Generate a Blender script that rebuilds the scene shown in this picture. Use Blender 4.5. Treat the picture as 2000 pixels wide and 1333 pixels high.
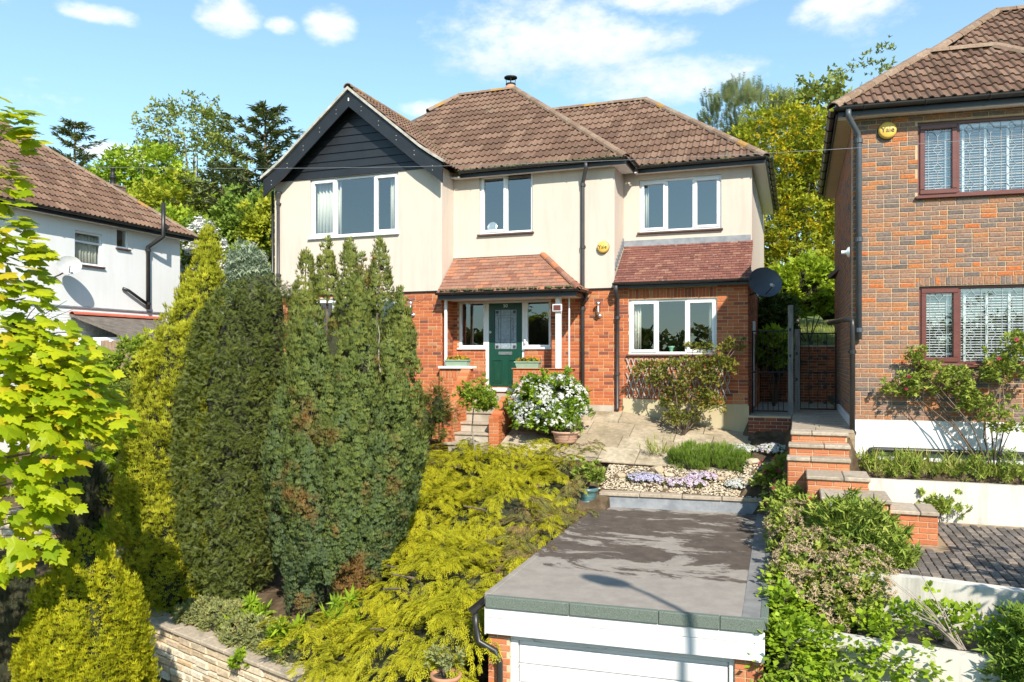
import bpy, bmesh, math, random
import numpy as np
from mathutils import Matrix, Vector

for _o in list(bpy.data.objects):
    bpy.data.objects.remove(_o)
SC = bpy.context.scene
COL = SC.collection
RND = random.Random(11)
NR = np.random.default_rng(11)
rad = math.radians

# ------------------------------------------------------------------ camera
cam_d = bpy.data.cameras.new('camera')
cam_d.sensor_width = 36.0
cam_d.lens = 27.4
cam_d.shift_y = 0.01675
cam_d.clip_start = 0.1
cam_d.clip_end = 3000
cam = bpy.data.objects.new('camera', cam_d)
COL.objects.link(cam)
cam.location = (0, 0, 0)
cam.rotation_euler = (rad(90), 0, rad(20.1))
SC.camera = cam

# ------------------------------------------------------------------ light
SUN_EL, SUN_AZ = 38.5, 146.2          # azimuth clockwise from +Y
SUNDIR = Vector((math.sin(rad(SUN_AZ)) * math.cos(rad(SUN_EL)), math.cos(rad(SUN_AZ)) * math.cos(rad(SUN_EL)), math.sin(rad(SUN_EL))))
sun_d = bpy.data.lights.new('sun', 'SUN')
sun_d.energy = 5.0
sun_d.angle = rad(0.53)
sun_d.color = (1.0, 0.925, 0.80)
sun = bpy.data.objects.new('sun', sun_d)
COL.objects.link(sun)
sun.location = (20, -30, 40)
sun.rotation_euler = SUNDIR.to_track_quat('Z', 'Y').to_euler()

world = bpy.data.worlds.new('World')
SC.world = world
world.use_nodes = True


def build_world():
    nt = world.node_tree
    nt.nodes.clear()
    N, L = nt.nodes.new, nt.links.new
    out = N('ShaderNodeOutputWorld')
    bg = N('ShaderNodeBackground')
    bg.inputs['Strength'].default_value = 0.125
    sky = N('ShaderNodeTexSky')
    sky.sky_type = 'NISHITA'
    sky.sun_disc = False
    sky.sun_elevation = rad(SUN_EL)
    sky.sun_rotation = rad(SUN_AZ)
    sky.altitude = 100
    sky.air_density = 1.0
    sky.dust_density = 0.3
    sky.ozone_density = 3.0
    tc = N('ShaderNodeTexCoord')
    sep = N('ShaderNodeSeparateXYZ')
    L(tc.outputs['Generated'], sep.inputs[0])

    def M(op, a, b=None, c=None, clamp=False):
        n = N('ShaderNodeMath')
        n.operation = op
        n.use_clamp = clamp
        for i, x in enumerate((a, b, c)):
            if x is None:
                continue
            if isinstance(x, (int, float)):
                n.inputs[i].default_value = x
            else:
                L(x, n.inputs[i])
        return n.outputs[0]
    az = M('ARCTAN2', sep.outputs[0], sep.outputs[1])
    el = M('ARCSINE', sep.outputs[2])

    def noise(scale, detail, rough, zs=2.0):
        mp = N('ShaderNodeMapping')
        mp.inputs['Scale'].default_value = (1, 1, zs)
        L(tc.outputs['Generated'], mp.inputs[0])
        n = N('ShaderNodeTexNoise')
        n.inputs['Scale'].default_value = scale
        n.inputs['Detail'].default_value = detail
        n.inputs['Roughness'].default_value = rough
        L(mp.outputs[0], n.inputs['Vector'])
        return n.outputs[0]
    n_big = noise(14.0, 9.0, 0.62)
    n_all = noise(3.2, 8.0, 0.6, 3.2)
    # cumulus seen in the sky: azimuth, elevation, half widths (degrees)
    clouds = [(-17.2, 22.0, 10.4, 3.0), (-9.3, 19.4, 8.0, 1.8), (-7.8, 24.2, 7.0, 1.1), (3.4, 22.5, 4.4, 1.9),
              (-40.1, 22.5, 2.5, 1.4), (-33.2, 22.6, 2.0, 1.4), (-48.2, 21.3, 2.8, 0.7), (-36.6, 22.2, 1.3, 0.7), (-47.0, 13.2, 3.0, 0.8), (-26.0, 17.6, 2.5, 0.8)]
    pv = N('ShaderNodeCombineXYZ')
    L(az, pv.inputs[0])
    L(el, pv.inputs[1])
    field = None
    shade = None
    for ci_, (a, e, wa, we) in enumerate(clouds):
        vm = N('ShaderNodeVectorMath')
        vm.operation = 'MULTIPLY_ADD'
        L(pv.outputs[0], vm.inputs[0])
        vm.inputs[1].default_value = (1 / rad(wa), 1 / rad(we), 0)
        vm.inputs[2].default_value = (-a / wa, -e / we, 0)
        dt = N('ShaderNodeVectorMath')
        dt.operation = 'DOT_PRODUCT'
        L(vm.outputs[0], dt.inputs[0])
        L(vm.outputs[0], dt.inputs[1])
        field = dt.outputs['Value'] if field is None else M('MINIMUM', field, dt.outputs['Value'])
        if ci_ in (0, 1, 3):
            sp = N('ShaderNodeSeparateXYZ')
            L(vm.outputs[0], sp.inputs[0])
            q = M('MULTIPLY', M('MULTIPLY', M('SUBTRACT', 0.25, sp.outputs[1]), 0.9 if ci_ == 0 else 0.4, clamp=True), M('SUBTRACT', 1.0, M('MULTIPLY', dt.outputs['Value'], 0.33), clamp=True))
            shade = q if shade is None else M('MAXIMUM', shade, q)
    field = M('SUBTRACT', 1.0, field)
    gen = M('MULTIPLY', M('SUBTRACT', n_all, 0.66), 2.5)
    field = M('MAXIMUM', field, gen)
    n_fine = noise(38.0, 6.0, 0.6)
    f2 = M('ADD', M('ADD', M('MULTIPLY', field, 1.35), M('MULTIPLY', M('SUBTRACT', n_big, 0.5), 3.0)), M('MULTIPLY', M('SUBTRACT', n_fine, 0.5), 1.5))
    mr = N('ShaderNodeMapRange')
    mr.interpolation_type = 'SMOOTHSTEP'
    mr.inputs['From Min'].default_value = -0.1
    mr.inputs['From Max'].default_value = 1.8
    L(f2, mr.inputs['Value'])
    dens = M('MULTIPLY', mr.outputs[0], 0.93)
    # thin high veil and paler air towards the horizon
    veil = M('MULTIPLY', M('SUBTRACT', 1.0, M('MULTIPLY', el, 1 / rad(38)), clamp=True), 0.5)
    cmix = N('ShaderNodeMix')
    cmix.data_type = 'RGBA'
    cmix.inputs['A'].default_value = (7.0, 6.9, 6.8, 1)
    cmix.inputs['B'].default_value = (4.9, 5.15, 5.7, 1)
    L(M('ADD', shade, M('MULTIPLY', M('SUBTRACT', n_big, 0.5), 0.9), clamp=True), cmix.inputs['Factor'])
    vmix = N('ShaderNodeMix')
    vmix.data_type = 'RGBA'
    vmix.inputs['B'].default_value = (4.6, 5.9, 6.8, 1)
    gain = N('ShaderNodeMix')
    gain.data_type = 'RGBA'
    gain.blend_type = 'MULTIPLY'
    gain.inputs['Factor'].default_value = 1.0
    gain.inputs['B'].default_value = (1.06, 1.34, 1.22, 1)
    L(sky.outputs[0], gain.inputs['A'])
    L(veil, vmix.inputs['Factor'])
    L(gain.outputs['Result'], vmix.inputs['A'])
    fin = N('ShaderNodeMix')
    fin.data_type = 'RGBA'
    L(dens, fin.inputs['Factor'])
    L(vmix.outputs['Result'], fin.inputs['A'])
    L(cmix.outputs['Result'], fin.inputs['B'])
    L(fin.outputs['Result'], bg.inputs[0])
    L(bg.outputs[0], out.inputs[0])


build_world()
world.cycles.sampling_method = 'MANUAL'
world.cycles.sample_map_resolution = 512
SC.view_settings.view_transform = 'Standard'
SC.view_settings.look = 'None'
SC.view_settings.gamma = 1
SC.view_settings.use_curve_mapping = False
SC.view_settings.exposure = 0.6
SC.render.engine = 'CYCLES'
SC.cycles.max_bounces = 6
SC.cycles.diffuse_bounces = 3
SC.cycles.glossy_bounces = 2
SC.cycles.transmission_bounces = 3
SC.cycles.transparent_max_bounces = 8
SC.cycles.use_denoising = True
SC.cycles.use_adaptive_sampling = True


# ------------------------------------------------------------------ materials
def new_mat(name):
    m = bpy.data.materials.new(name)
    m.use_nodes = True
    nt = m.node_tree
    b = nt.nodes['Principled BSDF']
    return m, nt, b


def ramp_node(nt, stops, fac):
    r = nt.nodes.new('ShaderNodeValToRGB')
    el = r.color_ramp.elements
    while len(el) > 1:
        el.remove(el[-1])
    el[0].position = stops[0][0]
    el[0].color = (*stops[0][1], 1)
    for p, c in stops[1:]:
        e = el.new(p)
        e.color = (*c, 1)
    if fac is not None:
        nt.links.new(fac, r.inputs[0])
    return r.outputs[0]


def coords(nt, scale=(1, 1, 1), kind='Position'):
    if kind == 'Position':
        g = nt.nodes.new('ShaderNodeNewGeometry').outputs['Position']
    else:
        g = nt.nodes.new('ShaderNodeTexCoord').outputs[kind]
    mp = nt.nodes.new('ShaderNodeMapping')
    mp.inputs['Scale'].default_value = scale
    nt.links.new(g, mp.inputs[0])
    return mp.outputs[0]


def noise_node(nt, scale, detail=5, rough=0.6, vec=None, dist=0.0):
    n = nt.nodes.new('ShaderNodeTexNoise')
    n.inputs['Scale'].default_value = scale
    n.inputs['Detail'].default_value = detail
    n.inputs['Roughness'].default_value = rough
    n.inputs['Distortion'].default_value = dist
    if vec is None:
        vec = coords(nt)
    nt.links.new(vec, n.inputs['Vector'])
    return n.outputs[0]


def mix_col(nt, fac, a, b, mode='MIX'):
    m = nt.nodes.new('ShaderNodeMix')
    m.data_type = 'RGBA'
    m.blend_type = mode
    for s, v in (('Factor', fac), ('A', a), ('B', b)):
        if isinstance(v, (int, float)):
            m.inputs[s].default_value = v
        elif isinstance(v, tuple):
            m.inputs[s].default_value = (*v, 1)
        else:
            nt.links.new(v, m.inputs[s])
    return m.outputs['Result']


def bump(nt, b, h, strength=0.3, dist=0.01):
    n = nt.nodes.new('ShaderNodeBump')
    n.inputs['Strength'].default_value = strength
    n.inputs['Distance'].default_value = dist
    nt.links.new(h, n.inputs['Height'])
    nt.links.new(n.outputs[0], b.inputs['Normal'])


def attr(nt, name):
    a = nt.nodes.new('ShaderNodeAttribute')
    a.attribute_name = name
    return a.outputs['Fac']


def surf(name, c, c2=None, scale=3.0, rough=0.8, bscale=60, bstr=0.25, bdist=0.004, stops=None, metal=0.0, vscale=(1, 1, 1), detail=6, spec=0.5, lo=0.35, hi=0.65):
    m, nt, b = new_mat(name)
    v = coords(nt, vscale)
    if c2 is None:
        c2 = tuple(x * 0.82 for x in c)
    n = noise_node(nt, scale, detail, 0.62, v)
    col = ramp_node(nt, stops or [(lo, c2), (hi, c)], n)
    nt.links.new(col, b.inputs['Base Color'])
    b.inputs['Roughness'].default_value = rough
    b.inputs['Metallic'].default_value = metal
    b.inputs['Specular IOR Level'].default_value = spec
    if bstr > 0:
        bump(nt, b, noise_node(nt, bscale, 4, 0.6, v), bstr, bdist)
    return m


def tinted(name, stops, rough=0.85, grain=40, gamt=0.25, bstr=0.35, bdist=0.004, wear=None, wscale=1.2, spec=0.4):
    """colour picked per piece by the 'tint' attribute, with grain and wear"""
    m, nt, b = new_mat(name)
    col = ramp_node(nt, stops, attr(nt, 'tint'))
    g = noise_node(nt, grain, 5, 0.65)
    gr = ramp_node(nt, [(0.25, (1 - gamt,) * 3), (0.75, (1 + gamt * 0.6,) * 3)], g)
    col = mix_col(nt, 1.0, col, gr, 'MULTIPLY')
    if wear:
        w = noise_node(nt, wscale, 8, 0.7)
        wf = ramp_node(nt, [(wear[1], (0, 0, 0)), (wear[2], (1, 1, 1))], w)
        col = mix_col(nt, wf, col, wear[0])
    nt.links.new(col, b.inputs['Base Color'])
    b.inputs['Roughness'].default_value = rough
    b.inputs['Specular IOR Level'].default_value = spec
    bump(nt, b, g, bstr, bdist)
    return m


def leafmat(name, stops, tipc=None, tipf=0.5, trans=0.3, rough=0.55, patch=None):
    m, nt, b = new_mat(name)
    col = ramp_node(nt, stops, attr(nt, 'tint'))
    if tipc:
        t = nt.nodes.new('ShaderNodeMath')
        t.operation = 'MULTIPLY'
        t.inputs[1].default_value = tipf
        nt.links.new(attr(nt, 'tip'), t.inputs[0])
        col = mix_col(nt, t.outputs[0], col, tipc)
    if patch:
        w = noise_node(nt, patch[1], 3, 0.6)
        wf = ramp_node(nt, [(patch[2], (0, 0, 0)), (patch[3], (1, 1, 1))], w)
        col = mix_col(nt, wf, col, patch[0])
    nt.links.new(col, b.inputs['Base Color'])
    b.inputs['Roughness'].default_value = rough
    b.inputs['Specular IOR Level'].default_value = 0.25
    tr = nt.nodes.new('ShaderNodeBsdfTranslucent')
    nt.links.new(col, tr.inputs[0])
    mx = nt.nodes.new('ShaderNodeMixShader')
    mx.inputs[0].default_value = trans
    nt.links.new(b.outputs[0], mx.inputs[1])
    nt.links.new(tr.outputs[0], mx.inputs[2])
    nt.links.new(mx.outputs[0], nt.nodes['Material Output'].inputs[0])
    return m


def glassmat(name, refl=0.2, tint=(0.86, 0.9, 0.9), rough=0.0):
    m, nt, b = new_mat(name)
    nt.nodes.remove(b)
    t = nt.nodes.new('ShaderNodeBsdfTransparent')
    t.inputs[0].default_value = (*tint, 1)
    g = nt.nodes.new('ShaderNodeBsdfGlossy')
    g.inputs['Roughness'].default_value = rough
    lw = nt.nodes.new('ShaderNodeLayerWeight')
    lw.inputs[0].default_value = 0.5
    pw = nt.nodes.new('ShaderNodeMath')
    pw.operation = 'POWER'
    pw.inputs[1].default_value = 4.0
    nt.links.new(lw.outputs['Facing'], pw.inputs[0])
    ad = nt.nodes.new('ShaderNodeMath')
    ad.operation = 'MULTIPLY_ADD'
    ad.use_clamp = True
    ad.inputs[1].default_value = 0.75
    ad.inputs[2].default_value = refl
    nt.links.new(pw.outputs[0], ad.inputs[0])
    mx = nt.nodes.new('ShaderNodeMixShader')
    nt.links.new(ad.outputs[0], mx.inputs[0])
    nt.links.new(t.outputs[0], mx.inputs[1])
    nt.links.new(g.outputs[0], mx.inputs[2])
    nt.links.new(mx.outputs[0], nt.nodes['Material Output'].inputs[0])
    return m


def render_mat(name, c, dirt, dirt_amt=.5):
    m, nt, b = new_mat(name)
    v = coords(nt)
    vs = coords(nt, (3.0, 3.0, 0.35))
    n1 = noise_node(nt, 0.9, 6, 0.6, v)
    n2 = noise_node(nt, 1.6, 7, 0.7, vs)
    col = ramp_node(nt, [(0.3, tuple(x * 0.93 for x in c)), (0.7, c)], n1)
    f = ramp_node(nt, [(0.48, (0, 0, 0)), (0.78, (dirt_amt,) * 3)], n2)
    col = mix_col(nt, f, col, dirt)
    nt.links.new(col, b.inputs['Base Color'])
    b.inputs['Roughness'].default_value = 0.92
    b.inputs['Specular IOR Level'].default_value = 0.25
    bump(nt, b, noise_node(nt, 70, 3, 0.6, v), 0.25, 0.004)
    return m


MT = {}
MT['render'] = render_mat('cream_render', (0.61, 0.52, 0.445), (0.40, 0.345, 0.29))
MT['render_white'] = render_mat('white_painted_render', (0.74, 0.74, 0.745), (0.60, 0.60, 0.59))
MT['plinth'] = render_mat('sandy_plinth_render', (0.50, 0.43, 0.28), (0.33, 0.29, 0.2))
MT['whitewall'] = render_mat('weathered_white_masonry_paint', (0.62, 0.585, 0.53), (0.27, 0.25, 0.20), .9)
MT['mortar'] = surf('pale_mortar', (0.64, 0.49, 0.32), (0.48, 0.36, 0.23), 6, 0.95)
MT['mortar2'] = surf('sandy_mortar', (0.54, 0.42, 0.27), (0.40, 0.30, 0.19), 6, 0.95)
MT['brick'] = tinted('red_orange_brick', [(0.0, (0.17, 0.06, 0.045)), (0.2, (0.30, 0.08, 0.04)), (0.5, (0.45, 0.115, 0.04)), (0.8, (0.52, 0.16, 0.055)), (1.0, (0.46, 0.21, 0.10))], 0.88, 55, 0.3)
MT['brick2'] = tinted('multi_stock_brick', [(0.0, (0.14, 0.115, 0.105)), (0.2, (0.225, 0.16, 0.135)), (0.45, (0.30, 0.165, 0.11)), (0.7, (0.355, 0.17, 0.095)), (0.88, (0.43, 0.17, 0.065)), (1.0, (0.48, 0.13, 0.04))], 0.92, 38, 0.55, 0.6, 0.006, ((0.30, 0.24, 0.20), 0.60, 0.75), 14)
MT['brick3'] = tinted('bright_orange_step_brick', [(0.0, (0.42, 0.14, 0.065)), (0.6, (0.52, 0.18, 0.075)), (1.0, (0.50, 0.21, 0.10))], 0.88, 50, 0.25)
MT['tile'] = tinted('brown_concrete_roof_tile', [(0.0, (0.125, 0.074, 0.052)), (0.5, (0.175, 0.105, 0.074)), (1.0, (0.235, 0.148, 0.105))], 0.92, 30, 0.3, 0.3, 0.004, ((0.15, 0.12, 0.085), 0.56, 0.74), 2.2, 0.2)
MT['ridge'] = tinted('weathered_ridge_tile', [(0.0, (0.22, 0.145, 0.10)), (1.0, (0.29, 0.20, 0.145))], 0.92, 25, 0.35, 0.4, 0.006, ((0.30, 0.27, 0.2), 0.54, 0.68), 5, 0.2)
MT['lichen'] = surf('orange_lichen', (0.42, 0.22, 0.04), (0.26, 0.16, 0.07), 22, 0.95)
MT['ptile'] = tinted('red_clay_plain_tile', [(0.0, (0.15, 0.062, 0.05)), (0.3, (0.195, 0.08, 0.062)), (0.9, (0.235, 0.10, 0.075)), (1.0, (0.34, 0.20, 0.13))], 0.9, 35, 0.35, 0.4, 0.004, ((0.42, 0.33, 0.29), 0.58, 0.70), 16, 0.25)
MT['porchtile'] = tinted('old_orange_plain_tile', [(0.0, (0.24, 0.105, 0.07)), (0.3, (0.29, 0.145, 0.10)), (0.88, (0.33, 0.175, 0.12)), (1.0, (0.46, 0.17, 0.08))], 0.9, 30, 0.35, 0.4, 0.004, ((0.22, 0.17, 0.11), 0.6, 0.74), 6, 0.25)
MT['deck'] = surf('roof_underlay', (0.14, 0.10, 0.075), (0.1, 0.07, 0.055), 4, 0.95)
MT['cement'] = surf('grey_verge_mortar', (0.50, 0.47, 0.42), (0.30, 0.28, 0.24), 6, 0.95, 40, 0.5, 0.01)
MT['black'] = surf('black_painted_timber', (0.017, 0.019, 0.023), (0.012, 0.013, 0.016), 3, 0.42, 50, 0.15)
MT['plastic'] = surf('black_gutter_plastic', (0.018, 0.019, 0.021), (0.03, 0.028, 0.025), 5, 0.38, 40, 0.08)
MT['castiron'] = surf('dark_grey_downpipe', (0.035, 0.036, 0.042), (0.055, 0.05, 0.048), 6, 0.45, 40, 0.15)
MT['greypipe'] = surf('blue_grey_downpipe', (0.075, 0.09, 0.105), (0.055, 0.065, 0.075), 4, 0.4, 40, 0.1)
MT['upvc'] = surf('white_upvc', (0.82, 0.83, 0.84), (0.78, 0.79, 0.80), 2, 0.32, 30, 0.02)
MT['whitepaint'] = surf('white_gloss_paint', (0.80, 0.79, 0.77), (0.72, 0.71, 0.68), 3, 0.4, 40, 0.08)
MT['brownupvc'] = surf('rosewood_upvc', (0.15, 0.05, 0.038), (0.12, 0.038, 0.03), 5, 0.35, 30, 0.06, vscale=(1, 1, 6))
MT['sillbrown'] = surf('purple_brown_sill_tile', (0.12, 0.06, 0.055), (0.08, 0.045, 0.04), 5, 0.6)
MT['glass'] = glassmat('window_glass', 0.24)
MT['glass_dim'] = glassmat('lounge_window_glass', 0.17)
MT['lampglass'] = glassmat('lamp_glass', 0.15, (0.9, 0.88, 0.84))
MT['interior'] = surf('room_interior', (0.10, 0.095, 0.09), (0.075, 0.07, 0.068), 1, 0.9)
MT['curtain'] = surf('cream_curtain_fabric', (0.72, 0.69, 0.60), (0.62, 0.59, 0.5), 3, 0.9, vscale=(1, 1, 0.2))
MT['blind'] = surf('white_blind_slat', (0.82, 0.83, 0.84), (0.78, 0.79, 0.8), 2, 0.45, 20, 0)
MT['lead'] = surf('lead_came', (0.55, 0.57, 0.60), (0.45, 0.47, 0.5), 8, 0.5, 30, 0.1, metal=0.3)
MT['flash'] = surf('lead_flashing', (0.29, 0.305, 0.325), (0.19, 0.205, 0.23), 5, 0.6, 30, 0.3, 0.006)
MT['door'] = surf('dark_green_door_skin', (0.008, 0.062, 0.038), (0.006, 0.048, 0.03), 6, 0.35, 60, 0.1, vscale=(4, 4, 0.6))
MT['leadglass'] = surf('frosted_leaded_glass', (0.30, 0.37, 0.42), (0.2, 0.26, 0.31), 18, 0.25, 45, 0.4, 0.004)
MT['chrome'] = surf('brushed_steel', (0.62, 0.62, 0.62), (0.5, 0.5, 0.5), 12, 0.32, 50, 0.05, metal=0.9)
MT['alarm'] = surf('yellow_alarm_plastic', (0.76, 0.50, 0.10), (0.72, 0.47, 0.09), 3, 0.4, 20, 0)
MT['ink'] = surf('black_lettering', (0.02, 0.02, 0.02), (0.02, 0.02, 0.02), 3, 0.5, 20, 0)
MT['silverink'] = surf('silver_numerals', (0.7, 0.7, 0.68), (0.6, 0.6, 0.6), 3, 0.3, 20, 0, metal=0.6)
MT['concrete'] = surf('weathered_concrete', (0.44, 0.39, 0.32), (0.24, 0.21, 0.165), 2.2, 0.95, 45, 0.5, 0.006, stops=[(0.28, (0.20, 0.175, 0.13)), (0.45, (0.34, 0.30, 0.235)), (0.62, (0.45, 0.40, 0.33)), (0.8, (0.52, 0.47, 0.40))])
MT['slab'] = tinted('buff_paving_slab', [(0.0, (0.34, 0.27, 0.185)), (0.5, (0.41, 0.335, 0.235)), (1.0, (0.46, 0.385, 0.28))], 0.95, 12, 0.35, 0.5, 0.006, ((0.22, 0.18, 0.11), 0.5, 0.68), 1.6)
MT['stepstone'] = tinted('grey_riven_step_stone', [(0.0, (0.35, 0.285, 0.215)), (1.0, (0.45, 0.375, 0.29))], 0.95, 18, 0.35, 0.6, 0.008, ((0.22, 0.19, 0.15), 0.55, 0.7), 4)
MT['stone'] = tinted('cream_walling_stone', [(0.0, (0.50, 0.38, 0.25)), (0.4, (0.62, 0.51, 0.37)), (0.8, (0.72, 0.64, 0.50)), (1.0, (0.56, 0.36, 0.18))], 0.92, 22, 0.35, 0.7, 0.012)
MT['rock'] = tinted('pale_limestone_rock', [(0.0, (0.42, 0.33, 0.22)), (.6, (.56, .47, .34)), (1.0, (0.64, 0.56, 0.44))], 0.95, 18, 0.4, 0.8, 0.015)
MT['block'] = tinted('charcoal_paving_block', [(0.0, (0.10, 0.086, 0.076)), (0.6, (0.165, 0.14, 0.125)), (1.0, (0.25, 0.20, 0.16))], 0.9, 40, 0.35, 0.4, 0.005)
MT['sand'] = surf('jointing_sand', (0.36, 0.27, 0.17), (0.20, 0.15, 0.09), 12, 0.98)
MT['soil'] = surf('garden_soil', (0.115, 0.08, 0.05), (0.05, 0.036, 0.024), 3.0, 0.98, 30, 0.9, 0.03, stops=[(0.3, (0.04, 0.03, 0.02)), (0.5, (0.10, 0.07, 0.042)), (0.66, (0.16, 0.115, 0.07)), (0.8, (0.10, 0.10, 0.035))])
MT['membrane'] = surf('black_weed_membrane', (0.02, 0.02, 0.022), (0.035, 0.033, 0.033), 4, 0.6)
MT['terrace'] = MT['concrete']
MT['terracotta'] = surf('terracotta', (0.50, 0.25, 0.15), (0.40, 0.19, 0.11), 7, 0.85)
MT['potpink'] = surf('pink_terracotta', (0.52, 0.32, 0.23), (0.42, 0.25, 0.18), 7, 0.85)
MT['potblue'] = surf('teal_glazed_pot', (0.10, 0.19, 0.20), (0.06, 0.125, 0.13), 7, 0.35)
MT['sage'] = surf('sage_green_planter', (0.30, 0.40, 0.29), (0.27, 0.36, 0.26), 7, 0.6)
MT['greytimber'] = surf('silvered_timber', (0.30, 0.28, 0.26), (0.14, 0.13, 0.12), 9, 0.9, 40, 0.6, 0.008, vscale=(2, 2, 0.3))
MT['fencewood'] = surf('weathered_fence_wood', (0.36, 0.25, 0.18), (0.22, 0.15, 0.105), 9, 0.9, 40, 0.4, vscale=(2, 2, 0.3))
MT['trellis'] = surf('pale_trellis_wood', (0.50, 0.43, 0.37), (0.36, 0.30, 0.26), 12, 0.9)
MT['iron'] = surf('black_iron', (0.014, 0.014, 0.015), (0.02, 0.018, 0.016), 8, 0.55)
MT['dish'] = surf('graphite_mesh_dish', (0.075, 0.095, 0.125), (0.06, 0.08, 0.105), 8, 0.45, 300, 0.5, 0.003)
MT['dishgrey'] = surf('light_grey_dish', (0.46, 0.47, 0.47), (0.40, 0.41, 0.41), 8, 0.5, 30, 0.05)
MT['greenfelt'] = surf('green_mineral_felt', (0.175, 0.205, 0.17), (0.075, 0.10, 0.085), 130, 0.95, 200, 0.7, 0.004, detail=2)
MT['bark'] = surf('grey_brown_bark', (0.19, 0.145, 0.105), (0.09, 0.068, 0.05), 14, 0.95, 30, 0.8, 0.012, vscale=(1, 1, 0.3))
MT['palebark'] = surf('pale_dead_twig', (0.38, 0.32, 0.26), (0.25, 0.2, 0.16), 14, 0.95)
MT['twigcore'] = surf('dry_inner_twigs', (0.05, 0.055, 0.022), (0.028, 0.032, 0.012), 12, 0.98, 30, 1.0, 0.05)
MT['asphalt'] = surf('asphalt', (0.06, 0.06, 0.06), (0.04, 0.04, 0.04), 30, 0.95)
MT['galv'] = surf('galvanised_steel', (0.36, 0.37, 0.38), (0.28, 0.29, 0.3), 6, 0.5, 30, 0.1, metal=0.5)
MT['grass'] = surf('rough_grass_ground', (0.13, 0.17, 0.03), (0.06, 0.09, 0.02), 2.5, 0.98, 40, 0.9, 0.03)
MT['moss'] = surf('gutter_moss', (0.16, 0.15, 0.07), (0.07, 0.07, 0.03), 25, 0.98, 60, 1.0, 0.02)
MT['whitetop'] = surf('white_pvc_cladding', (0.74, 0.735, 0.73), (0.62, 0.61, 0.59), 1.6, 0.4, 30, 0.03, vscale=(1, 1, .5))
MT['peel'] = surf('peeling_white_paint', (0.75, 0.74, 0.71), (0.3, 0.28, 0.25), 5, 0.7, 40, 0.4, vscale=(1, 1, 6), stops=[(0.36, (0.26, 0.24, 0.21)), (0.42, (0.72, 0.71, 0.68)), (1.0, (0.78, 0.77, 0.74))])


def felt_material():
    m, nt, b = new_mat('stained_grey_roof_felt')
    v = coords(nt, (0.8, 1.5, 1))
    n1 = noise_node(nt, 1.15, 10, 0.70, v, 0.5)
    # rain leaves its silt in the dished rear two thirds of the roof
    sx = nt.nodes.new('ShaderNodeSeparateXYZ')
    nt.links.new(coords(nt), sx.inputs[0])
    mr = nt.nodes.new('ShaderNodeMapRange')
    mr.interpolation_type = 'SMOOTHSTEP'
    mr.inputs['From Min'].default_value = 8.75
    mr.inputs['From Max'].default_value = 10.4
    mr.inputs['To Min'].default_value = -0.22
    mr.inputs['To Max'].default_value = 0.06
    nt.links.new(sx.outputs[1], mr.inputs[0])
    ad = nt.nodes.new('ShaderNodeMath')
    ad.operation = 'ADD'
    nt.links.new(n1, ad.inputs[0])
    nt.links.new(mr.outputs[0], ad.inputs[1])
    f = ramp_node(nt, [(0.49, (0, 0, 0)), (0.535, (1, 1, 1))], ad.outputs[0])
    n2 = noise_node(nt, 5, 7, 0.7)
    light = ramp_node(nt, [(0.3, (0.235, 0.205, 0.18)), (0.7, (0.32, 0.285, 0.25))], n2)
    dark = ramp_node(nt, [(0.3, (0.055, 0.041, 0.033)), (0.7, (0.115, 0.088, 0.07))], n2)
    col = mix_col(nt, f, light, dark)
    nt.links.new(col, b.inputs['Base Color'])
    b.inputs['Roughness'].default_value = 0.9
    bump(nt, b, noise_node(nt, 90, 4, 0.6), 0.4, 0.004)
    return m


MT['felt'] = felt_material()


# ------------------------------------------------------------------ object helpers
def link(o, parent=None, loc=None):
    COL.objects.link(o)
    if parent is not None:
        o.parent = parent
        o.matrix_parent_inverse = Matrix.Translation(-Vector(WORLD_LOC.get(parent.name, (0, 0, 0))))
    return o


WORLD_LOC = {}


def tag(o, label, cat, group=None, kind=None):
    o['label'] = label
    o['category'] = cat
    if group:
        o['group'] = group
    if kind:
        o['kind'] = kind
    return o


def thing(name, label, cat, loc, group=None):
    e = bpy.data.objects.new(name, None)
    COL.objects.link(e)
    e.location = loc
    e.empty_display_size = 0.2
    WORLD_LOC[e.name] = tuple(loc)
    tag(e, label, cat, group)
    return e


def struct(o):
    o['kind'] = 'structure'
    return o


def FR(ox, oy, ang=0.0, oz=0.0):
    """wall frame: x along the wall, y into the wall, z up"""
    return Matrix.Translation((ox, oy, oz)) @ Matrix.Rotation(ang, 4, 'Z')


I4 = Matrix.Identity(4)


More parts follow.
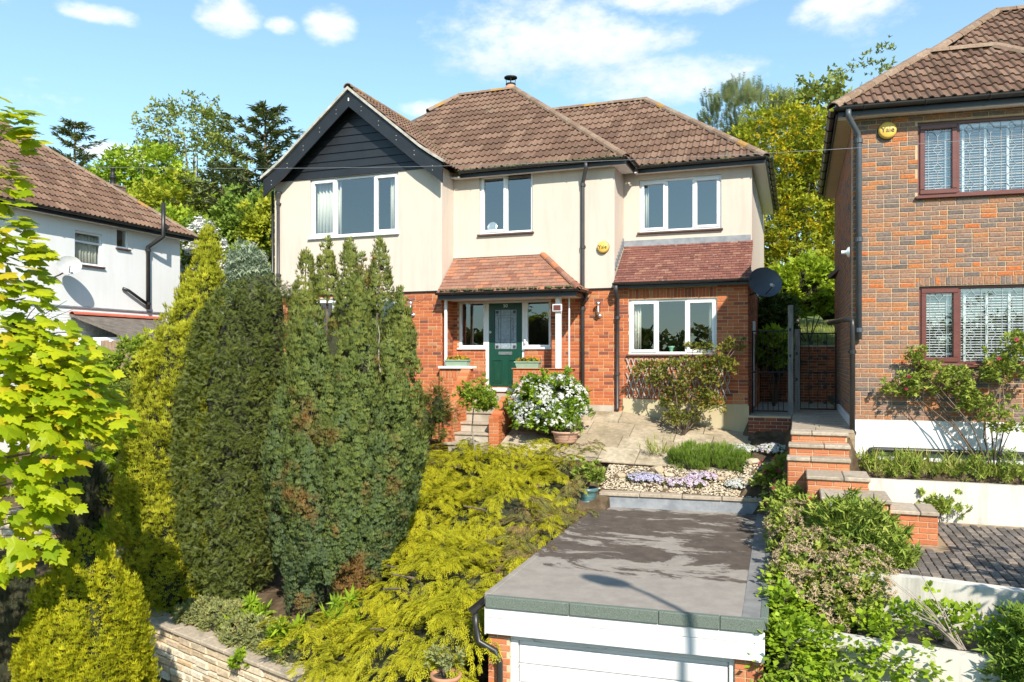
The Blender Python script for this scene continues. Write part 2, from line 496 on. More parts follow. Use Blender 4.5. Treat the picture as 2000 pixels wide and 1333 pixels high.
class MB:
    def __init__(s):
        s.v, s.f, s.t = [], [], []

    def add(s, V, F, t=0.5, M=None):
        n = len(s.v)
        if M is not None:
            V = [M @ Vector(p) for p in V]
        s.v += [tuple(p) for p in V]
        s.f += [tuple(i + n for i in q) for q in F]
        s.t += [t] * len(V)
        return s

    def box(s, x0, y0, z0, x1, y1, z1, M=None, t=0.5):
        V = [(x0, y0, z0), (x1, y0, z0), (x1, y1, z0), (x0, y1, z0), (x0, y0, z1), (x1, y0, z1), (x1, y1, z1), (x0, y1, z1)]
        F = [(0, 3, 2, 1), (4, 5, 6, 7), (0, 1, 5, 4), (1, 2, 6, 5), (2, 3, 7, 6), (3, 0, 4, 7)]
        return s.add(V, F, t, M)

    def bevbox(s, x0, y0, z0, x1, y1, z1, b=0.006, M=None, t=0.5):
        bm = bmesh.new()
        bmesh.ops.create_cube(bm, size=1.0)
        for v in bm.verts:
            v.co = Vector(((x0 + x1) / 2 + v.co.x * (x1 - x0), (y0 + y1) / 2 + v.co.y * (y1 - y0), (z0 + z1) / 2 + v.co.z * (z1 - z0)))
        bmesh.ops.bevel(bm, geom=list(bm.edges), offset=b, segments=1, affect='EDGES', profile=0.5)
        bm.verts.index_update()
        V = [v.co.copy() for v in bm.verts]
        F = [tuple(v.index for v in f.verts) for f in bm.faces]
        bm.free()
        return s.add(V, F, t, M)

    def tube(s, pts, r, n=8, M=None, t=0.5, caps=True):
        pts = [Vector(p) for p in pts]
        rs = r if isinstance(r, (list, tuple)) else [r] * len(pts)
        V, F = [], []
        prev = None
        for i, p in enumerate(pts):
            if i == 0:
                d = pts[1] - p
            elif i == len(pts) - 1:
                d = p - pts[i - 1]
            else:
                d = (pts[i + 1] - p).normalized() + (p - pts[i - 1]).normalized()
            d = d.normalized() if d.length > 1e-9 else Vector((0, 0, 1))
            if prev is None:
                a = Vector((0, 0, 1)) if abs(d.z) < 0.9 else Vector((1, 0, 0))
                x = d.cross(a).normalized()
            else:
                x = (prev - d * prev.dot(d))
                x = x.normalized() if x.length > 1e-6 else d.orthogonal().normalized()
            prev = x
            y = d.cross(x)
            for k in range(n):
                th = 2 * math.pi * k / n
                V.append(p + (x * math.cos(th) + y * math.sin(th)) * rs[i])
        for i in range(len(pts) - 1):
            for k in range(n):
                a, b = i * n + k, i * n + (k + 1) % n
                F.append((a, b, b + n, a + n))
        if caps:
            F.append(tuple(range(n))[::-1])
            F.append(tuple((len(pts) - 1) * n + k for k in range(n)))
        return s.add(V, F, t, M)

    def lathe(s, prof, n=20, M=None, t=0.5):
        V, F = [], []
        for (r, z) in prof:
            for k in range(n):
                th = 2 * math.pi * k / n
                V.append((r * math.cos(th), r * math.sin(th), z))
        for i in range(len(prof) - 1):
            for k in range(n):
                a, b = i * n + k, i * n + (k + 1) % n
                F.append((a, b, b + n, a + n))
        return s.add(V, F, t, M)

    def prism(s, poly, y0, y1, M=None, t=0.5):
        """poly in x,z extruded along y"""
        n = len(poly)
        V = [(x, y0, z) for x, z in poly] + [(x, y1, z) for x, z in poly]
        F = [tuple(range(n)), tuple(range(2 * n - 1, n - 1, -1))]
        for i in range(n):
            j = (i + 1) % n
            F.append((i, i + n, j + n, j))
        return s.add(V, F, t, M)

    def slab(s, poly, z0, z1, t=0.5, M=None):
        """poly in x,y extruded along z; z may be lists per corner"""
        n = len(poly)
        a = z0 if isinstance(z0, (list, tuple)) else [z0] * n
        b = z1 if isinstance(z1, (list, tuple)) else [z1] * n
        V = [(x, y, a[i]) for i, (x, y) in enumerate(poly)] + [(x, y, b[i]) for i, (x, y) in enumerate(poly)]
        F = [tuple(range(n))[::-1], tuple(range(n, 2 * n))]
        for i in range(n):
            j = (i + 1) % n
            F.append((i, j, j + n, i + n))
        return s.add(V, F, t, M)

    def mesh(s, name, m, smooth=False):
        me = bpy.data.meshes.new(name)
        me.from_pydata(s.v, [], s.f)
        a = me.attributes.new('tint', 'FLOAT', 'POINT')
        a.data.foreach_set('value', s.t)
        me.materials.append(MT[m] if isinstance(m, str) else m)
        if smooth:
            me.polygons.foreach_set('use_smooth', [True] * len(me.polygons))
        me.update()
        return me

    def obj(s, name, m, parent=None, smooth=False):
        return link(bpy.data.objects.new(name, s.mesh(name, m, smooth)), parent)


def place(name, me, M, parent=None):
    o = bpy.data.objects.new(name, me)
    link(o, parent)
    o.matrix_basis = M
    return o


def text_obj(body, size, M, m, parent, name='lettering', ext=0.002):
    cu = bpy.data.curves.new('tmp_text', 'FONT')
    cu.body = body
    cu.size = size
    cu.align_x = 'CENTER'
    cu.align_y = 'CENTER'
    cu.extrude = ext
    t = bpy.data.objects.new('tmp_text', cu)
    COL.objects.link(t)
    dg = bpy.context.evaluated_depsgraph_get()
    me = bpy.data.meshes.new_from_object(t.evaluated_get(dg))
    bpy.data.objects.remove(t)
    me.materials.clear()
    me.materials.append(MT[m])
    me.transform(M @ Matrix.Rotation(rad(90), 4, 'X'))
    o = bpy.data.objects.new(name, me)
    return link(o, parent)


CA, SA = math.cos(rad(20.1)), math.sin(rad(20.1))


def view_of(p):
    """depth and rough position in view, only to rank which pieces show largest"""
    d = -SA * p[0] + CA * p[1]
    u = CA * p[0] + SA * p[1]
    return d, u / d, p[2] / d


def wall_mesh(M, u0, u1, z0, z1, openings, thick=0.25, mb=None):
    """slab with real openings: front at y=0"""
    mb = mb or MB()
    us = sorted(set([u0, u1] + [min(max(o[i], u0), u1) for o in openings for i in (0, 1)]))
    zs = sorted(set([z0, z1] + [min(max(o[i], z0), z1) for o in openings for i in (2, 3)]))

    def solid(i, j):
        if i < 0 or j < 0 or i >= len(us) - 1 or j >= len(zs) - 1:
            return False
        cu, cz = (us[i] + us[i + 1]) / 2, (zs[j] + zs[j + 1]) / 2
        return not any(o[0] < cu < o[1] and o[2] < cz < o[3] for o in openings)
    for i in range(len(us) - 1):
        for j in range(len(zs) - 1):
            if not solid(i, j):
                continue
            a, b, c, d = us[i], us[i + 1], zs[j], zs[j + 1]
            mb.add([(a, 0, c), (b, 0, c), (b, 0, d), (a, 0, d)], [(0, 1, 2, 3)], 0.5, M)
            mb.add([(a, thick, c), (b, thick, c), (b, thick, d), (a, thick, d)], [(3, 2, 1, 0)], 0.5, M)
            if not solid(i - 1, j):
                mb.add([(a, 0, c), (a, 0, d), (a, thick, d), (a, thick, c)], [(0, 1, 2, 3)], 0.5, M)
            if not solid(i + 1, j):
                mb.add([(b, 0, c), (b, thick, c), (b, thick, d), (b, 0, d)], [(0, 1, 2, 3)], 0.5, M)
            if not solid(i, j - 1):
                mb.add([(a, 0, c), (a, thick, c), (b, thick, c), (b, 0, c)], [(0, 1, 2, 3)], 0.5, M)
            if not solid(i, j + 1):
                mb.add([(a, 0, d), (b, 0, d), (b, thick, d), (a, thick, d)], [(0, 1, 2, 3)], 0.5, M)
    return mb


def brick_vf(L, H, y0=-0.009, y1=0.02, c=0.004):
    V = [(0, y1, 0), (L, y1, 0), (L, y1, H), (0, y1, H), (0, y0 + c, 0), (L, y0 + c, 0), (L, y0 + c, H), (0, y0 + c, H),
         (c, y0, c), (L - c, y0, c), (L - c, y0, H - c), (c, y0, H - c)]
    F = [(0, 1, 5, 4), (1, 2, 6, 5), (2, 3, 7, 6), (3, 0, 4, 7), (4, 5, 9, 8), (5, 6, 10, 9), (6, 7, 11, 10), (7, 4, 8, 11), (8, 9, 10, 11)]
    return V, F


class Bricks:
    """collects the bricks of one wall set; the ones that show largest become objects"""

    def __init__(s, m, tintf):
        s.items, s.m, s.tintf = [], m, tintf

    def lay(s, wall, M, u0, u1, z0, z1, holes=(), L=0.215, H=0.065, J=0.01, bond=0.3):
        k = 0
        z = z0
        while z + H * 0.5 < z1:
            h = min(H, z1 - z)
            segs = [(u0, u1)]
            for (a, b, c, d) in holes:
                if c < z + h * 0.6 and d > z + h * 0.4:
                    ns = []
                    for p, q in segs:
                        if b <= p or a >= q:
                            ns.append((p, q))
                        else:
                            if a > p:
                                ns.append((p, a))
                            if b < q:
                                ns.append((b, q))
                    segs = ns
            rr = random.Random(k * 7 + int(u0 * 100))
            u = u0 - (L + J) * (0.5 if k % 2 else 0.0) - 0.001
            while u < u1:
                ln = L if rr.random() > bond * 0.3 else 0.1025
                for p, q in segs:
                    a, b = max(u, p), min(u + ln, q)
                    if b - a > 0.035:
                        s.items.append((wall, M, a, z, b - a, h, s.tintf(rr)))
                u += ln + J
            z += H + J
            k += 1

    def soldier(s, wall, M, u0, u1, z0, h, J=0.01):
        n = max(1, round((u1 - u0) / 0.075))
        w = (u1 - u0) / n
        rr = random.Random(3)
        for i in range(n):
            s.items.append((wall, M, u0 + i * w + J / 2, z0, w - J, h, s.tintf(rr)))

    def build(s, limit=300, inframe=True):
        variants = {}
        cand, rest = [], []
        for it in s.items:
            wall, M, u, z, l, h, t = it
            p = M @ Vector((u + l / 2, 0, z + h / 2))
            d, x, y = view_of(p)
            ok = d > 0 and abs(x) < 0.655 and -0.41 < y < 0.46 and abs(l - 0.215) < 0.002 and h > .06
            nrm = M.to_3x3() @ Vector((0, -1, 0))
            facing = max(0.0, nrm.dot((-p).normalized()))
            (cand if ok and facing > 0.2 else rest).append((d / (facing + 0.05) if ok else 1e9, it))
        cand.sort(key=lambda c: c[0])
        rest += cand[limit:]
        for _, (wall, M, u, z, l, h, t) in cand[:limit]:
            key = min(15, int(t * 16))
            if key not in variants:
                V, F = brick_vf(0.215, h)
                variants[key] = MB().add(V, F, (key + 0.5) / 16).mesh('brick', s.m)
            place('brick', variants[key], M @ Matrix.Translation((u, 0, z)) @ Matrix.Rotation(0, 4, 'Z'), wall)
        walls = {}
        for _, it in rest:
            walls.setdefault(it[0].name, []).append(it)
        for wn, its in walls.items():
            mb = MB()
            for (wall, M, u, z, l, h, t) in its:
                V, F = brick_vf(l, h)
                mb.add(V, F, t, M @ Matrix.Translation((u, 0, z)))
            o = mb.obj('bricks', s.m, its[0][0])
            o['kind'] = 'stuff'


# ------------------------------------------------------------------ roof tiles
def tile_vf(W=0.31, L=0.40, rolls=2, rh=0.034):
    prof = []
    for r in range(rolls):
        x0 = W * r / rolls
        w = W / rolls
        prof += [(x0, 0.0), (x0 + w * 0.44, 0.0), (x0 + w * 0.56, rh * 0.72), (x0 + w * 0.72, rh), (x0 + w * 0.88, rh * 0.72)]
    prof.append((W - 0.002, 0.0))
    n = len(prof)
    lo, hi, th = 0.046, 0.012, 0.026
    V = [(x, 0, z + lo) for x, z in prof] + [(x, L, z + hi) for x, z in prof] + [(x, 0.004, z + lo - th) for x, z in prof]
    F = [(i, i + 1, n + i + 1, n + i) for i in range(n - 1)] + [(2 * n + i, 2 * n + i + 1, i + 1, i) for i in range(n - 1)]
    return V, F


def plain_vf(W=0.165, L=0.17):
    lo, hi, th = 0.028, 0.010, 0.013
    g = 0.003
    V = [(g, 0, lo), (W - g, 0, lo), (W - g, L, hi), (g, L, hi), (g, 0.002, lo - th), (W - g, 0.002, lo - th), (W - g, L, hi - th), (g, L, hi - th)]
    F = [(0, 1, 2, 3), (4, 5, 1, 0), (5, 6, 2, 1), (7, 4, 0, 3)]
    return V, F


class Tiles:
    def __init__(s, m, vf, W, G, name):
        s.m, s.vf, s.W, s.G, s.name = m, vf, W, G, name
        s.full, s.cut = [], []

    def plane(s, parent, pts, stagger=False, jitter=0.0, skip=None):
        """pts: world polygon, first edge is the eave, counter-clockwise from outside"""
        P = [Vector(p) for p in pts]
        u = (P[1] - P[0]).normalized()
        n = None
        for k in range(2, len(P)):
            c = u.cross(P[k] - P[0])
            if c.length > 1e-4:
                n = c.normalized()
                break
        if n.z < 0:
            n = -n
        w = n.cross(u)
        M = Matrix((u, w, n)).transposed().to_4x4()
        M.translation = P[0]
        Q = [((p - P[0]).dot(u), (p - P[0]).dot(w)) for p in P]
        area = sum(Q[i][0] * Q[(i + 1) % len(Q)][1] - Q[(i + 1) % len(Q)][0] * Q[i][1] for i in range(len(Q)))
        sg = 1 if area > 0 else -1
        edges = []
        for i in range(len(Q)):
            a, b = Q[i], Q[(i + 1) % len(Q)]
            ex, ey = b[0] - a[0], b[1] - a[1]
            l = math.hypot(ex, ey)
            if i == 0:
                continue
            edges.append((a, (-ey / l * sg, ex / l * sg)))
        x0, x1 = min(q[0] for q in Q), max(q[0] for q in Q)
        y1 = max(q[1] for q in Q)
        L = max(v[1] for v in s.vf[0])
        nr = int(math.ceil(y1 / s.G))
        for j in range(nr):
            off = (s.W / 2 if (stagger and j % 2) else 0.0)
            nx = int(math.ceil((x1 - x0) / s.W)) + 1
            for i in range(-1, nx):
                tx, ty = x0 + i * s.W + off, j * s.G - 0.03
                c = [(tx, ty), (tx + s.W, ty), (tx + s.W, ty + L), (tx, ty + L)]
                ds = [[(q[0] - a[0]) * e[0] + (q[1] - a[1]) * e[1] for q in c] for a, e in edges]
                if any(max(dd) < 0.01 for dd in ds):
                    continue
                t = RND.random()
                T = M @ Matrix.Translation((tx, ty, 0))
                if jitter:
                    T = T @ Matrix.Rotation(RND.gauss(0, jitter), 4, 'Z') @ Matrix.Rotation(RND.gauss(0, jitter), 4, 'X')
                if all(min(dd) > -0.03 for dd in ds):
                    s.full.append((parent, T, t))
                else:
                    s.cut.append((parent, T, t, [(M @ Vector((a[0], a[1], 0)), M.to_3x3() @ Vector((e[0], e[1], 0))) for a, e in edges]))

    def build(s, limit=300):
        items = []
        for (p, T, t) in s.full:
            c = T @ Vector((s.W / 2, s.G / 2, 0))
            d, x, y = view_of(c)
            items.append((d if (abs(x) < 0.655 and y < 0.46 and d > 0) else 1e9, p, T, t))
        items.sort(key=lambda q: q[0])
        variants = {}
        for _, p, T, t in items[:limit]:
            k = int(t * 8)
            if k not in variants:
                variants[k] = MB().add(s.vf[0], s.vf[1], (k + 0.5) / 8).mesh(s.name, s.m)
            place(s.name, variants[k], T, p)
        rest = {}
        for _, p, T, t in items[limit:]:
            rest.setdefault(p.name, (p, MB()))[1].add(s.vf[0], s.vf[1], t, T)
        for (p, T, t, edges) in s.cut:
            bm = bmesh.new()
            vs = [bm.verts.new(T @ Vector(v)) for v in s.vf[0]]
            for f in s.vf[1]:
                bm.faces.new([vs[i] for i in f])
            for a, e in edges:
                g = list(bm.verts) + list(bm.edges) + list(bm.faces)
                if not g:
                    break
                bmesh.ops.bisect_plane(bm, geom=g, plane_co=a, plane_no=-e, clear_outer=True)
            bm.verts.index_update()
            if bm.faces:
                rest.setdefault(p.name, (p, MB()))[1].add([v.co.copy() for v in bm.verts], [tuple(v.index for v in f.verts) for f in bm.faces], t)
            bm.free()
        for p, mb in rest.values():
            if mb.v:
                o = mb.obj(s.name + 's', s.m, p)
                o['kind'] = 'stuff'


def ridge_run(parent, A, B, r=0.115, seg=0.33, m='ridge', name='ridge_tile', lichen=0.0, hgt=0.0):
    A, B = Vector(A), Vector(B)
    d = (B - A)
    n = max(1, round(d.length / seg))
    step = d.length / n
    d.normalize()
    side = d.cross(Vector((0, 0, 1))).normalized()
    up = side.cross(d)
    V, F = [], []
    K = 7
    Lt = step + 0.03
    for (y, rr) in ((0, r), (Lt, r * 0.93)):
        for k in range(K):
            th = math.pi * k / (K - 1)
            V.append((math.cos(th) * rr, y, math.sin(th) * rr * 0.85 - 0.03))
    for k in range(K):
        th = math.pi * k / (K - 1)
        V.append((math.cos(th) * r * 0.84, 0.003, math.sin(th) * r * 0.7 - 0.03))
    F = [(k, k + 1, K + k + 1, K + k) for k in range(K - 1)] + [(2 * K + k, 2 * K + k + 1, k + 1, k) for k in range(K - 1)]
    mats = {}
    R3 = Matrix((side, d, up)).transposed().to_4x4()
    for i in range(n):
        l = RND.random() < lichen
        key = ('l' if l else RND.randrange(4))
        if key not in mats:
            mats[key] = MB().add(V, F, 0.5 if l else key / 3).mesh(name, 'lichen' if l else m)
        T = R3.copy()
        T.translation = A + d * (i * step) + Vector((0, 0, 0.035 + hgt))
        T = T @ Matrix.Rotation(RND.gauss(0, 0.012), 4, 'Z') @ Matrix.Rotation(0.012, 4, 'X')
        place(name, mats[key], T, parent)


# ------------------------------------------------------------------ windows
def window(house, M, u0, u1, z0, z1, lights, m='upvc', sill='upvc', glass='glass', fr=0.055, depth=0.045, name='window', sash=0.05, label=None, sill_out=0.07):
    """lights: list of (fraction, kind) kind f fixed, c casement, t casement with top vent"""
    mb = MB()
    y0, y1 = depth, depth + 0.07
    B = lambda a, b, c, d, ya=y0, yb=y1: mb.bevbox(a, ya, c, b, yb, d, 0.006, M)
    B(u0, u1, z1 - fr, z1)
    B(u0, u1, z0, z0 + fr)
    B(u0, u0 + fr, z0 + fr, z1 - fr)
    B(u1 - fr, u1, z0 + fr, z1 - fr)
    tot = sum(l[0] for l in lights)
    xs = [u0]
    for l in lights:
        xs.append(xs[-1] + (u1 - u0) * l[0] / tot)
    for x in xs[1:-1]:
        B(x - fr * 0.5, x + fr * 0.5, z0 + fr, z1 - fr)
    w = mb.obj(name, m, house)
    if label:
        w['label'] = label
    for i, l in enumerate(lights):
        a = xs[i] + (fr if i == 0 else fr * 0.5)
        b = xs[i + 1] - (fr if i == len(lights) - 1 else fr * 0.5)
        c, d = z0 + fr, z1 - fr
        parts = [(c, d)]
        if l[1] == 't':
            zc = c + (d - c) * 0.72
            MB().bevbox(a, y0, zc - 0.025, b, y1, zc + 0.025, 0.005, M).obj('transom', m, w)
            parts = [(c, zc - 0.025), (zc + 0.025, d)]
        for (pc, pd) in parts:
            if l[1] == 'c':
                sb = MB()
                ys, ye = y0 - 0.022, y1 - 0.01
                e = 0.012
                sb.bevbox(a - e, ys, pc - e, b + e, ye, pc + sash, 0.008, M)
                sb.bevbox(a - e, ys, pd - sash, b + e, ye, pd + e, 0.008, M)
                sb.bevbox(a - e, ys, pc + sash, a + sash, ye, pd - sash, 0.008, M)
                sb.bevbox(b - sash, ys, pc + sash, b + e, ye, pd - sash, 0.008, M)
                sb.obj('sash', m, w)
                ga, gb, gc, gd = a + sash, b - sash, pc + sash, pd - sash
            else:
                ga, gb, gc, gd = a, b, pc, pd
            y = y0 + 0.03
            MB().add([(ga, y, gc), (gb, y, gc), (gb, y, gd), (ga, y, gd)], [(0, 1, 2, 3)], 0.5, M).obj('pane', glass, w)
    if sill:
        MB().bevbox(u0 - 0.04, -sill_out, z0 - 0.045, u1 + 0.04, depth + 0.05, z0 - 0.002, 0.008, M).obj('sill', sill, w)
    return w


def curtain(M, u0, u1, z0, z1, y, label, folds=9, group=None, m='curtain'):
    n = folds * 6
    V, F = [], []
    for j, z in enumerate((z0, z1)):
        for i in range(n + 1):
            t = i / n
            V.append((u0 + (u1 - u0) * t, y + 0.03 * math.sin(t * folds * 2 * math.pi) + 0.01 * math.sin(t * 31), z))
    F = [(i, i + 1, n + 2 + i, n + 1 + i) for i in range(n)]
    o = MB().add(V, F, 0.5, M).obj('curtain', m, None, True)
    md = o.modifiers.new('cloth', 'SOLIDIFY')
    md.thickness = 0.004
    tag(o, label, 'curtain', group)
    return o


def downpipe(parent, pts, r=0.036, m='castiron', collars=(), name='downpipe'):
    o = MB().tube(pts, r, 10).obj(name, m, parent, True)
    for c in collars:
        mb = MB()
        mb.tube([(c[0], c[1], c[2] - 0.035), (c[0], c[1], c[2] + 0.035)], r * 1.3, 10)
        mb.box(c[0] - 0.06, c[1] + 0.0, c[2] - 0.018, c[0] + 0.06, c[1] + 0.05, c[2] + 0.018)
        mb.obj('bracket', m, o)
    return o


def gutter(parent, A, B, r=0.058, m='plastic', nb=0):
    """half-round trough between two points with brackets"""
    A, B = Vector(A), Vector(B)
    d = (B - A).normalized()
    side = d.cross(Vector((0, 0, 1))).normalized()
    V, F = [], []
    K = 9
    for p in (A, B):
        for k in range(K):
            th = math.pi + math.pi * k / (K - 1)
            V.append(p + side * math.cos(th) * r + Vector((0, 0, math.sin(th) * r)))
        for k in range(K):
            th = 2 * math.pi - math.pi * k / (K - 1)
            V.append(p + side * math.cos(th) * (r - 0.006) + Vector((0, 0, math.sin(th) * (r - 0.006))))
    n = 2 * K
    F = [(k, (k + 1) % n, n + (k + 1) % n, n + k) for k in range(n)] + [tuple(range(n))[::-1], tuple(range(n, 2 * n))]
    g = MB().add(V, F).obj('gutter', m, parent)
    L = (B - A).length
    for i in range(nb):
        p = A + d * (L * (i + 0.5) / nb)
        K2 = 9
        pts = [p + side * math.cos(math.pi + math.pi * k / (K2 - 1)) * (r + 0.006) + Vector((0, 0, math.sin(math.pi + math.pi * k / (K2 - 1)) * (r + 0.006))) for k in range(K2)]
        MB().tube(pts, 0.009, 6).obj('gutter_bracket', m, g)
    return g


# ================================================================== GROUND
BED = np.array([(-10.3, 9.7, -3.95), (-9.4, 9.5, -3.95), (-7.5, 8.9, -4.0), (-5.6, 8.3, -4.1), (-3.6, 8.0, -4.4), (-8.3, 10.5, -3.7), (-6.5, 10.2, -3.7),
                (-5, 10.5, -3.4), (-3.6, 10.5, -3.3), (-3.5, 12.5, -2.95), (-5, 12.5, -2.75), (-6.7, 12, -2.85), (-9, 12, -3.0), (-11.2, 11.6, -2.9),
                (-13, 12, -2.7), (-15, 12, -2.6), (-15, 15, -1.9), (-12.8, 15, -1.8), (-10, 15, -1.9), (-8, 15.5, -1.85), (-7.1, 14.9, -2.02), (-6.0, 14.8, -2.0),
                (-4.6, 14.6, -2.0), (-3.7, 13.9, -2.4), (-20, 12, -2.4), (-20, 20, -1.5), (-14, 20, -1.2), (-6, 26, -0.8), (-14, 28, -0.5), (0, 24, -1.0),
                (10, 28, -0.6), (-25, 30, 0.2), (-30, 45, 2.0), (0, 40, 1.4), (20, 45, 2), (0.2, 19, -1.2), (8, 18, -1.5), (8, 14, -1.6), (-0.6, 15.5, -1.75),
                (-60, 60, 6), (0, 80, 7), (60, 60, 6), (-60, 20, 0), (60, 15, -1)])


def sstep(x, a, b):
    t = np.clip((x - a) / (b - a), 0, 1)
    return t * t * (3 - 2 * t)


def wall1_y(X):
    return 9.22 - 0.305 * (X + 9.41)


def wall2_y(X):
    return 10.54 + 0.365 * (X + 13.4)


def terrace_z(X, Y):
    zb = -1.18 - 0.42 * np.clip((X + 3.7) / 2.8, 0, 1)
    zf = -2.0 - 0.05 * np.clip((X + 3.7) / 2.8, 0, 1)
    t = np.clip((Y - 14.75) / (17.2 - 14.75), 0, 1)
    return zf + (zb - zf) * t


def ground_h(X, Y):
    X = np.asarray(X, float)
    Y = np.asarray(Y, float)
    num = np.zeros_like(X)
    den = np.zeros_like(X)
    for (a, b, c) in BED:
        w = 1.0 / (((X - a) ** 2 + (Y - b) ** 2) + 0.02) ** 1.8
        num += w * c
        den += w
    h = num / den
    # paved terrace in front of the house
    ter = (X > -5.9) & (X < -0.85) & (Y > 14.75) & (Y < 17.6)
    h = np.where(ter, terrace_z(X, Y) - 0.06, h)
    rock = (X > -3.45) & (X < 0.0) & (Y > 13.85) & (Y <= 14.75)
    h = np.where(rock, -2.40 + (Y - 13.85) / 0.9 * 0.34, h)
    # side alley: raised path
    h = np.where((X > -0.95) & (X < -0.1) & (Y > 17.05) & (Y < 23), -1.24, h)
    h = np.where((X > -0.1) & (X < 0.9) & (Y > 13.05) & (Y < 23), -1.24, h)
    h = np.where((X > -0.9) & (X < -0.1) & (Y > 14.0) & (Y <= 17.05), -1.62 - (17.05 - Y) * 0.06 - 0.32 * np.maximum(0, 15.2 - Y), h)
    # neighbour's front terraces
    rt = (X > -0.3) & (Y < 13.75)
    step = np.where(Y > 13.24, -1.62 - (13.75 - Y) * 0.25, np.where(Y > 9.80 - .135 * X, -2.47, np.where(Y > 8.86 - .10 * X, -2.94, -3.55)))
    slope = -2.05 - (13.0 - Y) * 0.33
    bl = sstep(X, 0.75, 1.15)
    rh = slope * (1 - bl) + step * bl
    h = np.where(rt & (Y <= 13.05), rh, h)
    h = np.where(rt & (Y > 13.05) & (X > 0.9), step, h)
    # inside the garage
    h = np.where((X > -3.12) & (X < -0.5) & (Y > 8.3) & (Y < 13.8), -5.02, h)
    # low front: path, drive and street
    low = np.where(X < -9.7, -4.72 + np.clip((Y - 7.6) / 3.2, 0, 1) * 1.35, -4.72)
    front1 = (X > -10.45) & (X <= -3.2) & (Y < wall1_y(X) + .17)
    front2 = (X <= -10.45) & (Y < wall2_y(X) + .17)
    h = np.where(front1 | front2, low, h)
    h = np.where((X > -3.2) & (X <= -0.2) & (Y < 8.15), -5.02, h)
    h = np.where((X > -0.2) & (Y < 7.9), -3.6 - np.clip((7.9 - Y) / 3.5, 0, 1) * 1.4, h)
    h = np.where(Y < 4.2, np.minimum(h, -5.02), h)
    h = np.where(Y < -12, -5.02 + np.clip((-12 - Y) / 60, 0, 1) * 3.0, h)
    return h


def build_ground():
    xs = np.concatenate([[-900, -500, -250, -120, -80, -60, -45, -36, -30, -26, -23, -21, -19, -17.5], np.arange(-16.4, 5.01, 0.17), [5.5, 6.5, 8, 10, 13, 17, 23, 32, 45, 70, 120, 250, 500, 900]])
    ys = np.concatenate([[-900, -500, -250, -140, -90, -72, -60, -50, -40, -30, -22, -16, -12, -8, -4, -1, 1, 2.5, 3.6], np.arange(4.2, 19.5, 0.17), [20, 21, 22.5, 24, 26, 28, 30, 33, 37, 42, 48, 56, 66, 80, 110, 160, 260, 500, 900]])
    X, Y = np.meshgrid(xs, ys)
    Z = ground_h(X, Y)
    n, m = X.shape
    jit = NR.normal(0, 0.012, X.shape)
    Z = Z + jit
    V = np.stack([X, Y, Z], -1).reshape(-1, 3)
    idx = np.arange(n * m).reshape(n, m)
    F = np.stack([idx[:-1, :-1], idx[:-1, 1:], idx[1:, 1:], idx[1:, :-1]], -1).reshape(-1, 4)
    me = bpy.data.meshes.new('ground')
    me.from_pydata(V.tolist(), [], F.tolist())
    mat, nt, b = new_mat('garden_soil_and_grass')
    nA = noise_node(nt, 3.0, 7, 0.65)
    soil = ramp_node(nt, [(0.3, (0.045, 0.033, 0.022)), (0.5, (0.11, 0.078, 0.048)), (0.66, (0.18, 0.13, 0.085)), (0.8, (0.10, 0.10, 0.035))], nA)
    grass = ramp_node(nt, [(0.3, (0.07, 0.10, 0.02)), (0.7, (0.16, 0.19, 0.04))], nA)
    sx = nt.nodes.new('ShaderNodeSeparateXYZ')
    nt.links.new(coords(nt), sx.inputs[0])
    mr = nt.nodes.new('ShaderNodeMapRange')
    mr.inputs['From Min'].default_value = 19.5
    mr.inputs['From Max'].default_value = 22
    nt.links.new(sx.outputs[1], mr.inputs[0])
    mr2 = nt.nodes.new('ShaderNodeMapRange')
    mr2.inputs['From Min'].default_value = -8
    mr2.inputs['From Max'].default_value = -10
    nt.links.new(sx.outputs[1], mr2.inputs[0])
    ad = nt.nodes.new('ShaderNodeMath')
    ad.operation = 'MAXIMUM'
    nt.links.new(mr.outputs[0], ad.inputs[0])
    nt.links.new(mr2.outputs[0], ad.inputs[1])
    nt.links.new(mix_col(nt, ad.outputs[0], soil, grass), b.inputs['Base Color'])
    b.inputs['Roughness'].default_value = 0.98
    b.inputs['Specular IOR Level'].default_value = 0.1
    bump(nt, b, noise_node(nt, 30, 5, 0.7), 0.9, 0.03)
    me.materials.append(mat)
    o = bpy.data.objects.new('ground', me)
    COL.objects.link(o)
    struct(o)


build_ground()
# street behind the camera
o = MB().add([(-300, -6, -5.0), (300, -6, -5.0), (300, 1.5, -5.0), (-300, 1.5, -5.0)], [(0, 1, 2, 3)]).obj('road', 'asphalt')
struct(o)


def sheet(name, x0, x1, y0, y1, zf, m, n=24, lift=0.0, jit=0.004):
    xs = np.linspace(x0, x1, n)
    ys = np.linspace(y0, y1, n)
    X, Y = np.meshgrid(xs, ys)
    Z = zf(X, Y) + lift + NR.normal(0, jit, X.shape)
    idx = np.arange(n * n).reshape(n, n)
    F = np.stack([idx[:-1, :-1], idx[:-1, 1:], idx[1:, 1:], idx[1:, :-1]], -1).reshape(-1, 4)
    me = bpy.data.meshes.new(name)
    me.from_pydata(np.stack([X, Y, Z], -1).reshape(-1, 3).tolist(), [], F.tolist())
    me.materials.append(MT[m])
    for p in me.polygons:
        p.use_smooth = True
    o = bpy.data.objects.new(name, me)
    COL.objects.link(o)
    return o


